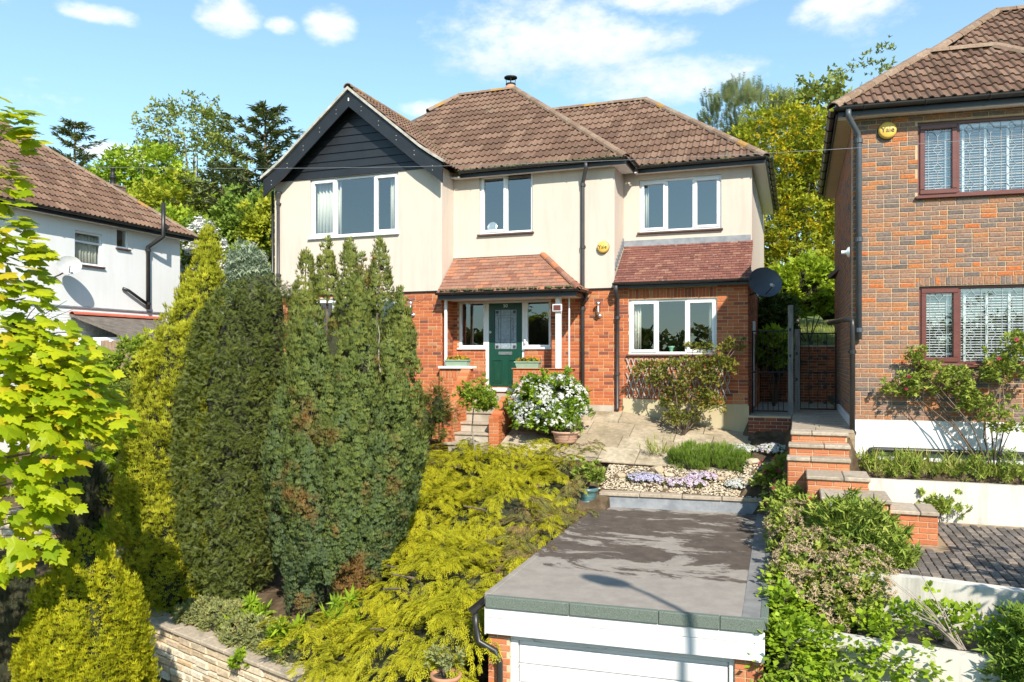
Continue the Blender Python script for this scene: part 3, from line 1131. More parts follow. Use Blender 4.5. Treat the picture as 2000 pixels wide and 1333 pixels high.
def build_terrace():
    base = struct(sheet('terrace', -5.9, -0.86, 14.75, 17.25, terrace_z, 'soil', 20, -0.02))
    # sawn and cracked paving slabs, their joints open
    rr = random.Random(5)
    y = 14.78
    rows = [0.62, 0.58, 0.66, 0.60]
    for rw in rows:
        x = -5.88 - rr.random() * 0.3
        while x < -0.88:
            w = rr.choice((0.6, 0.75, 0.9, 0.9))
            a, b = max(x, -5.88), min(x + w, -0.88)
            if b - a > 0.12:
                c, d = y, min(y + rw, 17.2)
                g = 0.007
                q = [(a + g + rr.uniform(0, .006), c + g), (b - g, c + g + rr.uniform(0, .01)), (b - g - rr.uniform(0, .006), d - g), (a + g, d - g - rr.uniform(0, .01))]
                z = [float(terrace_z(px, py)) + rr.uniform(0.0, 0.012) for px, py in q]
                m = MB().slab(q, [k - 0.03 for k in z], z, rr.random())
                m.obj('slab', 'slab', base)
            x += w
        y += rw


build_terrace()


# ================================================================== MAIN HOUSE
def build_house():
    H = thing('detached_house', 'cream rendered and red brick house with black gable and brown tiled roofs', 'house', (-6.5, 17.2, -1.2))
    YL, YM, YR = 16.54, 17.2, 18.18
    XL, X1, X2, XE = -12.42, -7.81, -3.87, -0.98
    YB = 25.0
    PR = 0.03
    zt = 1.58
    ztop = 4.46
    mFL, mFM, mFR = FR(0, YL - PR), FR(0, YM - PR), FR(0, YR - PR)
    # --- rendered upper walls
    wL = (-11.40, -8.93, 2.99, 4.44)
    wM = (-7.11, -5.775, 2.94, 4.37)
    wR = (-3.47, -1.61, 2.935, 4.155)
    wall_mesh(mFL, XL - PR, X1 + PR, zt, ztop, [wL]).obj('rendered_wall', 'render', H)
    wall_mesh(FR(X1 + PR, 0, rad(90)), YL - PR + .25, YM - PR, zt, ztop, []).obj('rendered_wall', 'render', H)
    wall_mesh(mFM, X1 + PR, X2 + PR, zt, ztop, [wM]).obj('rendered_wall', 'render', H)
    wall_mesh(FR(X2 + PR, 0, rad(90)), YM - PR + .25, YR - PR, zt, ztop, []).obj('rendered_wall', 'render', H)
    wall_mesh(mFR, X2 + PR, XE + PR, zt, ztop, [wR]).obj('rendered_wall', 'render', H)
    wall_mesh(FR(XE + PR, 0, rad(90)), YR - PR + .25, YB, zt, ztop, []).obj('rendered_wall', 'render', H)
    wall_mesh(FR(XL - PR, 0, rad(-90)), -YB, -(YL - PR + .25), zt, ztop, []).obj('rendered_wall', 'render', H)
    MB().box(XL + .22, YB - .25, -1.5, XE - .22, YB, ztop).obj('back_wall', 'render', H)
    # cheek of the lean-to
    MB().prism([(17.2, zt), (18.15, zt), (18.15, 2.60)], XE - .2, XE + PR, Matrix(((0, 1, 0, 0), (1, 0, 0, 0), (0, 0, 1, 0), (0, 0, 0, 1)))).obj('rendered_cheek', 'render', H)
    # black drip bead under the render
    for bx_ in ((XL - PR - .012, YL - PR - .012, X1 + PR + .012, YL + .02), (X1, YL + .021, X1 + PR + .012, YM - PR - .013), (-4.42, YM - PR - .012, X2 + PR + .012, YM + .02)):
        MB().box(bx_[0], bx_[1], zt - .03, bx_[2], bx_[3], zt - .001).obj('drip_bead', 'black', H)
    # floors and rooms
    for (xa, xb, ya) in ((XL + .25, X1 - .25, YL + .26), (X1 - .249, XE - .26, YM + .26)):
        MB().box(xa, ya, 1.46, xb, YB - .26, 1.55).obj('floor_slab', 'interior', H)
    for (xa, xb, ya) in ((XL + .1, X1 - .2, YL + .1), (X1 - .199, X2 - .1, YM + .1), (X2 - .099, XE - .1, YR + .1)):
        MB().box(xa, ya, ztop + .003, xb, YB - .1, ztop + .04).obj('ceiling', 'interior', H)
    for (xa, xb, ya) in ((XL + .25, X1 - .25, YL + .26), (X1 - .249, XE - .26, YM + .26)):
        MB().box(xa, ya, -.78, xb, YB - .26, -.71).obj('ground_floor', 'interior', H)
    mb = MB()
    mb.box(XL + .3, 20.6, 1.58, XE - .3, 20.7, ztop)
    mb.box(-7.9, 17.6, 1.58, -7.82, 20.6, ztop)
    mb.box(-4.0, 18.5, 1.58, -3.92, 20.6, ztop)
    mb.obj('partition', 'interior', H)
    mb = MB()
    mb.box(XL + .3, 21.2, -.69, XE - .3, 21.3, 1.47)
    mb.box(-7.9, 17.6, -.69, -7.82, 21.1, 1.47)
    mb.box(-4.4, 17.5, -.69, -4.32, 21.1, 1.47)
    mb.obj('partition', 'interior', H)
    # --- brick ground floor
    BR = Bricks('brick', lambda r: min(1, max(0, r.gauss(0.55, 0.24))))
    dL = (-11.4, -8.98, .10, 1.47)
    door = (-6.97, -5.98, -.70, 1.37)
    sL = (-7.66, -6.97, .25, 1.37)
    sR = (-5.98, -5.34, .25, 1.37)
    lt = (-3.525, -1.62, .085, 1.30)
    zb = -2.2
    w1 = wall_mesh(FR(0, YL), XL, X1, zb, zt, [dL]).obj('brick_wall', 'mortar', H)
    BR.lay(w1, FR(0, YL), XL, X1, zb + .03, zt - .032, [dL])
    w2 = wall_mesh(FR(X1, 0, rad(90)), YL + .25, YM, zb, zt, []).obj('brick_wall', 'mortar', H)
    BR.lay(w2, FR(X1, 0, rad(90)), YL + .002, YM - .005, zb + .03, zt - .032)
    w3 = wall_mesh(FR(0, YM), X1, XE, zb, zt, [door, sL, sR, lt]).obj('brick_wall', 'mortar', H)
    BR.lay(w3, FR(0, YM), X1 + .01, XE, zb + .03, zt - .005, [door, sL, sR, lt, (lt[0] - .01, lt[1] + .01, lt[3], 1.545), (-3.66, -.9, -3, -.95)])
    BR.soldier(w3, FR(0, YM), lt[0] + .0, lt[1], 1.315, .215)
    w4 = wall_mesh(FR(XE, 0, rad(90)), YM + .25, YB, zb, zt, []).obj('brick_wall', 'mortar', H)
    BR.lay(w4, FR(XE, 0, rad(90)), YM + .002, YB, zb + .03, zt - .032)
    MB().box(XL, YL + .26, zb, XL + .25, YB - .3, zt - .04).obj('side_wall', 'brick', H)
    BR.build(300)
    # plinth of sandy render under the lounge window
    mb = MB()
    mb.slab([(-3.655, YM - .022), (XE + .022, YM - .022), (XE + .022, YM - .001), (-3.655, YM - .001)], -2.3, [-.885, -1.0, -1.0, -.885])
    mb.obj('plinth', 'plinth', H)
    MB().box(-4.62, YM - .02, -2.2, -3.86, YM - .001, -1.06).obj('plinth', 'concrete', H)
    # --- windows
    window(H, mFL, *wL, [(.72, 'c'), (1.1, 'f'), (.66, 'c')], label='upper window under the black gable')
    window(H, mFM, *wM, [(.68, 'c'), (.66, 'f')], sill='sillbrown', label='upper window over the porch')
    window(H, mFR, *wR, [(.63, 'c'), (.62, 'f'), (.62, 'c')], sill='sillbrown', label='upper window over the lean-to roof')
    window(H, FR(0, YM), *lt, [(.60, 'c'), (.60, 'f'), (.62, 'c')], sill='sillbrown', glass='glass_dim', label='ground floor window over the trellis')
    window(H, FR(0, YL), *dL, [(.7, 'c'), (1.1, 'f'), (.66, 'c')], glass='glass_dim', label='ground floor window behind the conifers')
    # --- front door set
    fr = MB()
    F0 = FR(0, YM)
    B = lambda m_, a, b, c, d, y0=.03, y1=.11: m_.bevbox(a, y0, c, b, y1, d, .005, F0)
    fr_w = .062
    B(fr, -7.66, -5.34, 1.305, 1.37)
    B(fr, -6.97, -6.895, -.70, 1.305)
    B(fr, -6.055, -5.98, -.70, 1.305)
    for a, b in ((-7.66, -6.971), (-5.979, -5.34)):
        B(fr, a, a + fr_w, .31, 1.304)
        B(fr, b - fr_w, b, .31, 1.304)
        B(fr, a, b, .25, .309)
    door_fr = fr.obj('door_frame', 'upvc', H)
    for a, b in ((-7.66, -6.97), (-5.98, -5.34)):
        MB().add([(a + fr_w, .06, .31), (b - fr_w, .06, .31), (b - fr_w, .06, 1.304), (a + fr_w, .06, 1.304)], [(0, 1, 2, 3)], .5, F0).obj('sidelight_pane', 'glass_dim', door_fr)
        MB().bevbox(a - .03, -.05, .205, b + .01, .06, .249, .006, F0).obj('sidelight_sill', 'upvc', door_fr)
    MB().bevbox(-6.97, -.06, -.79, -5.98, .12, -.701, .008, F0).obj('threshold', 'upvc', door_fr)
    D = MB()
    d0, d1, e0, e1 = -6.893, -6.057, -.69, 1.303
    gl = (-6.755, -6.19, .205, 1.16)
    wall_mesh(FR(0, YM + .045), d0, d1, e0, e1, [gl], .045, D)
    dr = D.obj('front_door', 'door', H)
    for a, b in ((-6.80, -6.56), (-6.385, -6.145)):
        mb = MB()
        for (p, q, r, s_) in ((a, b, -.585, -.565), (a, b, -.055, -.035), (a, a + .02, -.565, -.055), (b - .02, b, -.565, -.055)):
            mb.bevbox(p, .028, r, q, .046, s_, .004, F0)
        mb.bevbox(a + .045, .034, -.54, b - .045, .046, -.08, .008, F0)
        mb.obj('door_panel', 'door', dr)
    gp = MB().box(gl[0], .062, gl[2], gl[1], .07, gl[3], F0).obj('leaded_pane', 'leadglass', dr)
    mb = MB()
    w = .0045
    for (p, q, r, s_) in ((gl[0], gl[1], gl[2], gl[2] + .015), (gl[0], gl[1], gl[3] - .015, gl[3]), (gl[0], gl[0] + .012, gl[2], gl[3]), (gl[1] - .012, gl[1], gl[2], gl[3]),
                          (-6.60, -6.60 + w, gl[2], gl[3]), (-6.345 - w, -6.345, gl[2], gl[3]), (gl[0], gl[1], 1.01, 1.01 + w), (gl[0], gl[1], .36, .36 + w), (-6.66, -6.29, .95, .95 + w), (-6.66, -6.29, .43, .43 + w),
                          (-6.66, -6.66 + w, .43, .95), (-6.29, -6.29 + w, .43, .95)):
        mb.box(p, .052, r, q, .061, s_, F0)
    for zc in (.27, 1.09):
        for xc in (-6.69, -6.255):
            mb.box(xc - .032, .05, zc - .032, xc + .032, .061, zc + .032, F0)
    mb.obj('lead_strips', 'castiron', gp)
    mb = MB()
    for k in range(7):
        x = gl[0] + .03 + k * .082
        mb.tube([(x, .057, .225), (x + .06, .057, .345)], .0025, 4, F0)
        mb.tube([(x + .06, .057, .225), (x, .057, .345)], .0025, 4, F0)
    for k in range(8):
        z = .37 + k * .08
        for x in (-6.70, -6.325):
            mb.tube([(x - .03, .057, z), (x + .06, .057, z + .08)], .0025, 4, F0)
            mb.tube([(x + .06, .057, z), (x - .03, .057, z + .08)], .0025, 4, F0)
    mb.obj('lead_diamonds', 'lead', gp)
    MB().bevbox(-6.65, .025, .08, -6.305, .047, .155, .008, F0).obj('letterbox', 'chrome', dr)
    MB().lathe([(.0, -.012), (.03, -.012), (.032, 0), (.02, .012), (0, .014)], 14, F0 @ Matrix.Translation((-6.855, .03, .62)) @ Matrix.Rotation(rad(90), 4, 'X')).obj('lock', 'chrome', dr)
    text_obj('50', .115, F0 @ Matrix.Translation((-6.475, .04, 1.235)), 'silverink', dr, 'house_number')
    MB().bevbox(-5.99, -.035, .34, -5.95, .03, .44, .006, F0).obj('doorbell', 'upvc', door_fr)

    # --- roofs
    P = .808
    ze = 4.42
    roof = MB()

    def poly(*pts):
        roof.add(list(pts), [tuple(range(len(pts)))])
    zr = ze + 4.0 * P
    zg = 6.48
    zw = ze + 3.14 * P
    poly((-12.72, 16.9, ze), (-3.57, 16.9, ze), (-7.57, 20.9, zr), (-9.3, 20.9, zr))
    poly((-3.57, 16.9, ze), (-3.57, 24.9, ze), (-7.57, 20.9, zr))
    poly((-3.57, 24.9, ze), (-12.72, 24.9, ze), (-9.3, 20.9, zr), (-7.57, 20.9, zr))
    poly((-12.72, 24.9, ze), (-12.72, 16.9, ze), (-9.3, 20.9, zr))
    poly((-3.57, 17.88, ze), (-.69, 17.88, ze), (-3.83, 21.02, zw), (-6.75, 21.02, zw))
    poly((-.69, 17.88, ze), (-.69, 24.16, ze), (-3.83, 21.02, zw))
    poly((-.69, 24.16, ze), (-3.57, 24.16, ze), (-6.7, 21.02, zw), (-3.83, 21.02, zw))
    poly((-7.55, 16.16, ze), (-7.55, 16.9, ze), (-10.1, 19.45, zg), (-10.1, 16.16, zg))
    poly((-12.65, 16.9, ze), (-12.65, 16.16, ze), (-10.1, 16.16, zg), (-10.1, 19.45, zg))
    rf = roof.obj('roof', 'deck', H)
    T = Tiles('tile', tile_vf(), .31, .345, 'roof_tile')
    T.plane(rf, [(-7.55, 16.9, ze), (-3.57, 16.9, ze), (-7.57, 20.9, zr), (-9.3, 20.9, zr), (-10.1, 19.45, ze + 2.55 * P)])
    T.plane(rf, [(-3.57, 17.88, ze), (-.69, 17.88, ze), (-3.83, 21.02, zw), (-6.71, 21.02, zw)])
    T.plane(rf, [(-7.55, 16.16, ze), (-7.55, 16.9, ze), (-10.1, 19.45, zg), (-10.1, 16.16, zg)])
    T.build(300)
    ridge_run(rf, (-9.3, 20.9, zr), (-7.57, 20.9, zr), lichen=.12)
    ridge_run(rf, (-3.5, 16.83, ze - .05), (-7.57, 20.9, zr))
    ridge_run(rf, (-9.95, 20.15, zr - .6), (-9.3, 20.9, zr), lichen=.2)
    ridge_run(rf, (-6.6, 21.02, zw), (-3.83, 21.02, zw), lichen=.3)
    ridge_run(rf, (-.62, 17.81, ze - .05), (-3.83, 21.02, zw), lichen=.06)
    ridge_run(rf, (-10.1, 16.14, zg), (-10.1, 19.4, zg), lichen=.25)
    # mortar and moss in the valleys and gutters
    mb = MB()
    for i in range(26):
        t = i / 25
        p = Vector((-7.55, 16.9, ze)).lerp(Vector((-10.1, 19.45, zg)), t)
        mb.lathe([(0, -.03), (.06, -.02), (.05, .05), (0, .075)], 6, Matrix.Translation(p + Vector((RND.uniform(-.04, .04), RND.uniform(-.04, .04), .02))))
    o = mb.obj('valley_moss', 'moss', rf)
    o['kind'] = 'stuff'
    mb = MB()
    for (a, b, y, z, n) in ((-7.5, -3.6, 16.83, ze - .01, 130), (-3.4, -.7, 17.82, ze - .02, 40), (-7.7, -4.5, 16.17, 1.53, 150)):
        for i in range(n):
            x = RND.uniform(a, b)
            s = RND.uniform(.012, .035)
            mb.lathe([(0, -s), (s * 1.2, -.3 * s), (s, s * .5), (0, s)], 5, Matrix.Translation((x, y + RND.uniform(-.03, .03), z + RND.uniform(0, .025))))
    o = mb.obj('gutter_moss', 'moss', rf)
    o['kind'] = 'stuff'
    # chimney cowl behind the ridge
    ck = MB().lathe([(.17, -.6), (.17, .02), (.13, .05), (.13, .12)], 14, Matrix.Translation((-7.78, 21.15, zr + .16))).obj('chimney_pot', 'terracotta', rf, True)
    mb = MB().lathe([(.19, 0), (.19, .03), (.0, .05)], 16, Matrix.Translation((-7.78, 21.15, zr + .44)))
    mb.lathe([(.14, 0), (.15, .03), (.14, .04)], 16, Matrix.Translation((-7.78, 21.15, zr + .24)))
    for k in range(4):
        th = k * math.pi / 2 + .4
        mb.tube([(-7.78 + .12 * math.cos(th), 21.15 + .12 * math.sin(th), zr + .25), (-7.78 + .14 * math.cos(th), 21.15 + .14 * math.sin(th), zr + .45)], .01, 5)
    mb.obj('cowl', 'iron', ck)
    # --- gable: cladding boards, bargeboards, verge
    Fg = FR(0, 16.5)
    zc0, zc1 = 4.455, 6.42
    nb = 10
    hb = (zc1 - zc0) / nb
    gab = MB().prism([(-12.4, zc0 - .02), (-7.82, zc0 - .02), (-10.1, 6.40)], .02, .2, Fg).obj('gable', 'black', H)
    for i in range(nb):
        a, b = zc0 + i * hb, zc0 + (i + 1) * hb + .012
        def half(z):
            return max(0.02, (6.47 - z) / (6.47 - 4.40) * 2.42)
        ha, hb_ = half(a), half(min(b, 6.46))
        V = [(-10.1 - ha, -.022, a), (-10.1 + ha, -.022, a), (-10.1 + hb_, .004, b), (-10.1 - hb_, .004, b), (-10.1 - ha, .018, a), (-10.1 + ha, .018, a)]
        MB().add(V, [(0, 1, 2, 3), (4, 5, 1, 0)], .5, Fg).obj('cladding_board', 'black', gab)
    for sx in (-1, 1):
        th = .30
        ex, ez = 2.47, 4.36
        ax, az = 0.0, 6.42
        cur = []
        pts = []
        for k in range(9):
            t = k / 8
            x = ax + (ex - ax) * t
            z = az + (ez - az) * t + (0.10 * max(0, t - .8) / .2 if t > .8 else 0)
            pts.append((x, z))
        low = [(x, z - th * 1.28) for x, z in pts]
        low[0] = (0, 6.42 - th * 1.28)
        pl = pts + [(ex, pts[-1][1] - th * 1.45)] + low[::-1][1:]
        pl = [(-10.1 + sx * x, z) for x, z in pl]
        MB().prism(pl, -.30, -.26, FR(0, 16.5)).obj('bargeboard', 'black', gab)
        cap = [(x, z + .012) for x, z in pts] + [(x, z + .085) for x, z in pts[::-1]]
        cap = [(-10.1 + sx * x * 1.02, z) for x, z in cap]
        MB().prism(cap, -.36, -.22, FR(0, 16.5)).obj('verge', 'cement', gab)
        sof = [(x, z - .01) for x, z in pts] + [(x, z - .06) for x, z in pts[::-1]]
        sof = [(-10.1 + sx * x, z) for x, z in sof]
        MB().prism(sof, -.259, .0, FR(0, 16.5)).obj('gable_soffit', 'black', gab)
    MB().bevbox(-10.115, -.315, 6.16, -10.085, -.301, 6.24, .004, Fg).obj('apex_light', 'upvc', gab)
    mb = MB()
    for sx in (-1, 1):
        for k in range(5):
            t = .14 + k * .19
            for o_ in (-.05, .05):
                mb.lathe([(.012, 0), (.008, .006), (0, .007)], 6, Matrix.Translation((-10.1 + sx * (2.47 * t), 16.199, 6.42 - 2.06 * t - .19 + o_)) @ Matrix.Rotation(rad(90), 4, 'X'))
    mb.obj('nail_heads', 'cement', gab)
    # --- eaves
    def eave(x0, x1, y, name='fascia'):
        MB().box(x0, y + .05, ze - .15, x1, y + .075, ze + .02).obj('fascia', 'black', H)
        gutter(H, (x0, y - .012, ze - .01), (x1, y - .012, ze - .01), .06, nb=5)
    eave(-7.50, -3.52, 16.87)
    eave(-3.45, -.64, 17.85)
    mb = MB()
    mb.box(-7.75, 16.946, ze - .13, -3.55, YM - PR - .001, ze - .11)
    mb.box(-3.84, 17.17, ze - .13, -3.55, 17.92, ze - .11)
    mb.box(-3.549, 17.926, ze - .13, -.66, YR - PR - .001, ze - .11)
    mb.box(-.949, 17.93, ze - .128, -.66, 24.5, ze - .108)
    mb.obj('soffit', 'upvc', H)
    MB().box(-3.545, 16.93, ze - .15, -3.52, 17.83, ze + .02).obj('fascia', 'black', H)
    MB().box(-.655, 17.95, ze - .15, -.63, 24.4, ze + .02).obj('fascia', 'black', H)
    gutter(H, (-3.455, 16.87, ze - .01), (-3.455, 17.83, ze - .01), .06, nb=2)
    gutter(H, (-.56, 17.85, ze - .01), (-.56, 24.4, ze - .01), .06, nb=10)
    # --- downpipes
    yv = YM - PR - .05
    downpipe(H, [(-4.42, 16.86, ze - .06), (-4.42, 16.87, ze - .18), (-4.55, yv, ze - .42), (-4.56, yv, ze - .5), (-4.56, yv, 1.6), (-4.56, yv - .01, -1.05)], .044, 'castiron', [(-4.56, yv, ze - .5), (-4.56, yv, 2.52), (-4.56, yv, 1.12), (-4.56, yv, -.7)])
    downpipe(H, [(-3.75, 16.89, 1.6), (-3.76, 16.95, 1.45), (-3.77, YM - .055, 1.35), (-3.77, YM - .055, -1.12), (-3.77, YM - .09, -1.16)], .046, 'castiron', [(-3.77, YM - .055, .9), (-3.77, YM - .055, -.35)])
    downpipe(H, [(-12.31, YL - .085, 4.05), (-12.31, YL - .085, -1.6)], .042, 'castiron', [(-12.31, YL - .085, 3.9), (-12.31, YL - .085, 2.1)])
    downpipe(H, [(-12.70, 16.75, 4.3), (-12.70, 16.75, -1.7)], .036, 'plastic')
    MB().lathe([(.03, -.1), (.06, .0), (.085, .08), (.085, .12)], 10, Matrix.Translation((-12.31, YL - .085, 4.08))).obj('hopper', 'castiron', H)
    # rust stain strip bracket and cable
    MB().tube([(-8.86, YL - .02, 1.5), (-8.6, YL - .02, 1.38), (-8.35, YL - .02, 1.33), (-8.2, YL - .02, 1.45), (-8.2, YL - .02, 1.56)], .006, 5).obj('cable', 'terracotta', H)
    # --- porch
    pz, pt = 1.50, 2.37
    pr = MB()
    a0, a1, a2, a3 = (-7.76, 16.2, pz), (-4.44, 16.2, pz), (-5.5, 17.165, pt), (-7.76, 17.165, pt)
    pr.add([a0, a1, a2, a3], [(0, 1, 2, 3)])
    pr.add([a1, (-4.44, 17.165, pz), a2], [(0, 1, 2)])
    pf = pr.obj('porch_roof', 'deck', H)
    TP = Tiles('porchtile', plain_vf(.2, .21), .2, .125, 'plain_tile')
    TP.plane(pf, [a0, a1, a2, a3], True, .012)
    TP.plane(pf, [a1, (-4.44, 17.165, pz), a2], True, .012)
    TP.build(300)
    ridge_run(pf, (-4.38, 16.15, pz - .03), a2, .085, .26, 'porchtile', 'hip_tile')
    MB().box(-7.775, 17.135, pt + .03, -5.5, 17.168, pt + .11).obj('porch_flashing', 'render', pf)
    MB().box(-7.76, 16.23, pz - .16, -4.47, 16.255, pz - .01).obj('porch_fascia', 'black', H)
    MB().box(-4.495, 16.256, pz - .16, -4.47, 17.16, pz - .01).obj('porch_fascia', 'black', H)
    MB().box(-7.775, 16.2555, pz - .14, -4.4955, 17.165, pz - .115).obj('porch_ceiling', 'whitepaint', H)
    gutter(H, (-7.78, 16.17, pz - .005), (-4.40, 16.17, pz - .005), .055, nb=4)
    gutter(H, (-4.40, 16.18, pz - .005), (-4.40, 17.12, pz - .005), .055, nb=1)
    downpipe(H, [(-4.42, 16.9, pz - .05), (-4.47, 17.05, 1.3), (-4.56, 17.08, 1.2)], .036, 'castiron')
    MB().bevbox(-5.005, 16.44, -.24, -4.885, 16.56, pz - .142, .01).obj('porch_post', 'whitepaint', H)
    MB().bevbox(-7.70, 16.46, -.18, -7.64, 16.52, pz - .142, .006).obj('porch_post', 'whitepaint', H)
    MB().tube([(-4.70, 16.5, pz - .15), (-4.70, 16.5, -.23)], .018, 8).obj('waste_pipe', 'whitepaint', H)
    # porch floor, dwarf walls
    MB().box(-7.80, 16.52, -2.2, -4.62, 17.19, -.83).obj('porch_floor', 'concrete', H)
    PW = Bricks('brick', lambda r: min(1, max(0, r.gauss(0.72, 0.16))))
    dwr = MB().box(-5.97, 16.38, -2.2, -4.60, 16.60, -.245).obj('dwarf_wall', 'mortar', H)
    PW.lay(dwr, FR(0, 16.38), -5.97, -4.60, -2.17, -.33)
    PW.soldier(dwr, FR(0, 16.38), -5.97, -4.60, -.325, .08)
    PW.lay(dwr, FR(-4.60, 0, rad(90)), 16.38, 16.60, -2.17, -.25)
    dwl = MB().box(-7.79, 16.40, -2.2, -7.2, 16.60, -.245).obj('dwarf_wall', 'mortar', H)
    PW.lay(dwl, FR(0, 16.40), -7.79, -7.2, -2.17, -.46)
    PW.soldier(dwl, FR(0, 16.40), -7.79, -7.2, -.455, .21)
    PW.build(140)
    MB().bevbox(-7.80, 16.33, -.243, -6.95, 16.63, -.185, .008).obj('coping', 'whitepaint', dwl)
    MB().bevbox(-6.0, 16.34, -.243, -4.56, 16.63, -.222, .006).obj('coping', 'brick3', dwr)
    # --- lean-to over the lounge window
    b0, b1, b2, b3 = (-3.80, 16.93, 1.665), (-.925, 16.93, 1.665), (-.925, 18.148, 2.62), (-3.80, 18.148, 2.62)
    lr = MB().add([b0, b1, b2, b3], [(0, 1, 2, 3)]).obj('lean_to_roof', 'deck', H)
    TL = Tiles('ptile', plain_vf(.165, .16), .165, .098, 'plain_tile')
    TL.plane(lr, [b0, b1, b2, b3], True, .006)
    TL.build(300)
    MB().box(-3.85, 18.115, 2.615, -.97, 18.149, 2.755).obj('lead_flashing', 'flash', lr)
    mb = MB()
    for i in range(8):
        t = i / 8
        y = 17.17 + t * .95
        z = 1.85 + (y - 16.93) * .783
        mb.box(-3.838, y, z - .05, -3.826, y + .13, z + .12)
    mb.obj('stepped_flashing', 'flash', lr)
    MB().box(-3.80, 16.98, 1.545, -.94, 17.003, 1.66).obj('lean_to_fascia', 'black', H)
    MB().box(-3.80, 17.004, 1.56, -.96, 17.165, 1.575).obj('lean_to_soffit', 'black', H)
    gutter(H, (-3.83, 16.92, 1.655), (-.90, 16.92, 1.655), .05, nb=5)
    MB().box(-.93, 17.2, 1.60, -.905, 18.14, 1.62).obj('verge_strip', 'black', H)
    # electricity meter box and cable on the side wall
    MB().bevbox(-.96, 18.6, .55, -.90, 18.85, .85, .008).obj('meter_box', 'upvc', H)
    MB().tube([(-.94, 18.72, .55), (-.94, 18.72, -1.1)], .02, 6).obj('conduit', 'upvc', H)
    # curtains and things seen in the windows
    curtain(mFL, -11.33, -10.62, 2.98, 4.42, .22, 'long cream curtain at the wide casement end of the gable window', 7)
    curtain(mFL, -9.25, -9.0, 2.98, 4.42, .22, 'narrow gathered cream curtain beside the smaller casement of the gable window', 5)
    curtain(mFR, -3.42, -3.28, 2.95, 4.14, .2, 'white gathered curtain in the upper window above the lean-to', 3)
    curtain(FR(0, YM), -3.45, -3.28, .09, 1.29, .2, 'cream curtain at the drainpipe end of the lounge window over the trellis', 3)
    curtain(FR(0, YM), -1.80, -1.68, .09, 1.29, .2, 'cream curtain at the satellite dish end of the lounge window', 3)
    v = MB().lathe([(.035, 0), (.03, .03), (.035, .08), (.055, .13), (.085, .17), (.07, .17), (.045, .12)], 16, Matrix.Translation((-2.61, YM + .17, .095))).obj('vase', surf('mint_glass', (.30, .62, .42), (.26, .55, .38), 3, .2, 20, 0), None, True)
    tag(v, 'mint green flared vase on the lounge window sill over the trellis', 'vase')
    v = MB().lathe([(0, 0), (.13, .0), (.13, .02), (.11, .03), (0, .03)], 20, Matrix.Translation((-6.85, YM + .15, 3.13)) @ Matrix.Rotation(rad(75), 4, 'X')).obj('clock', 'silverink', None)
    tag(v, 'round silver clock standing in the upper window over the porch', 'clock')
    return H


HOUSE = build_house()


def alarm_box(M, label):
    t = thing('alarm_box', label, 'alarm', M.translation)
    RX = M @ Matrix.Rotation(rad(90), 4, 'X')
    MB().lathe([(.0, .0), (.125, .0), (.135, .02), (.13, .055), (.10, .075), (0, .08)], 28, RX).obj('cover', 'alarm', t, True)
    MB().lathe([(.14, -.012), (.14, .012), (.13, .012)], 28, RX).obj('backplate', 'plastic', t)
    text_obj('Yale', .115, M @ Matrix.Translation((0, -.082, .0)), 'ink', t)


alarm_box(FR(-4.095, 17.165, 0, 2.49), 'round yellow alarm box on the cream wall between drainpipe and lean-to')


def wall_lamp(x, y, z, label):
    t = thing('wall_lamp', label, 'lamp', (x, y, z), 'wall lamps by the porch')
    MB().lathe([(.055, 0), (.055, .02), (0, .025)], 14, Matrix.Translation((x + .0, y, z - .17)) @ Matrix.Rotation(rad(90), 4, 'X')).obj('backplate', 'chrome', t, True)
    MB().tube([(x, y - .02, z - .17), (x, y - .09, z - .175), (x, y - .12, z - .14), (x, y - .12, z - .10)], .016, 8).obj('arm', 'chrome', t, True)
    MB().lathe([(0, -.10), (.045, -.10), (.05, -.08), (.03, -.07)], 14, Matrix.Translation((x, y - .12, z))).obj('cup', 'chrome', t, True)
    MB().lathe([(.052, -.08), (.055, .1), (.05, .12)], 14, Matrix.Translation((x, y - .12, z))).obj('glass', 'lampglass', t, True)
    MB().lathe([(.062, .10), (.062, .125), (.03, .15), (0, .155)], 14, Matrix.Translation((x, y - .12, z))).obj('cap', 'chrome', t, True)
    MB().lathe([(.018, -.08), (.02, .03), (.012, .05), (0, .055)], 8, Matrix.Translation((x, y - .12, z))).obj('bulb', 'upvc', t, True)


wall_lamp(-8.545, 16.53, 1.19, 'glass and steel wall lamp on the brick left of the porch beside the conifers')
wall_lamp(-4.19, 17.19, 1.12, 'glass and steel wall lamp on the brick between the two drainpipes')


def window_box(x, y, z, w, label):
    t = thing('window_box', label, 'planter', (x, y, z), 'sage planters at the porch')
    V = []
    for zz, ex, ey in ((0, .0, .0), (.14, .035, .025)):
        V += [(x - w / 2 - ex, y - .08 - ey, z + zz), (x + w / 2 + ex, y - .08 - ey, z + zz), (x + w / 2 + ex, y + .08 + ey, z + zz), (x - w / 2 - ex, y + .08 + ey, z + zz)]
    F = [(0, 3, 2, 1), (4, 5, 6, 7)] + [(i, (i + 1) % 4, 4 + (i + 1) % 4, 4 + i) for i in range(4)]
    MB().add(V, F).obj('trough', 'sage', t)
    mb = MB()
    e = .048
    mb.box(x - w / 2 - e, y - .12, z + .125, x + w / 2 + e, y - .10, z + .15)
    mb.box(x - w / 2 - e, y + .10, z + .125, x + w / 2 + e, y + .12, z + .15)
    mb.box(x - w / 2 - e, y - .0999, z + .125, x - w / 2 - e + .02, y + .0999, z + .15)
    mb.box(x + w / 2 + e - .02, y - .0999, z + .125, x + w / 2 + e, y + .0999, z + .15)
    mb.obj('rim', 'sage', t)
    MB().box(x - w / 2 - .02, y - .095, z + .13, x + w / 2 + .02, y + .095, z + .142).obj('soil', 'soil', t)
    return t


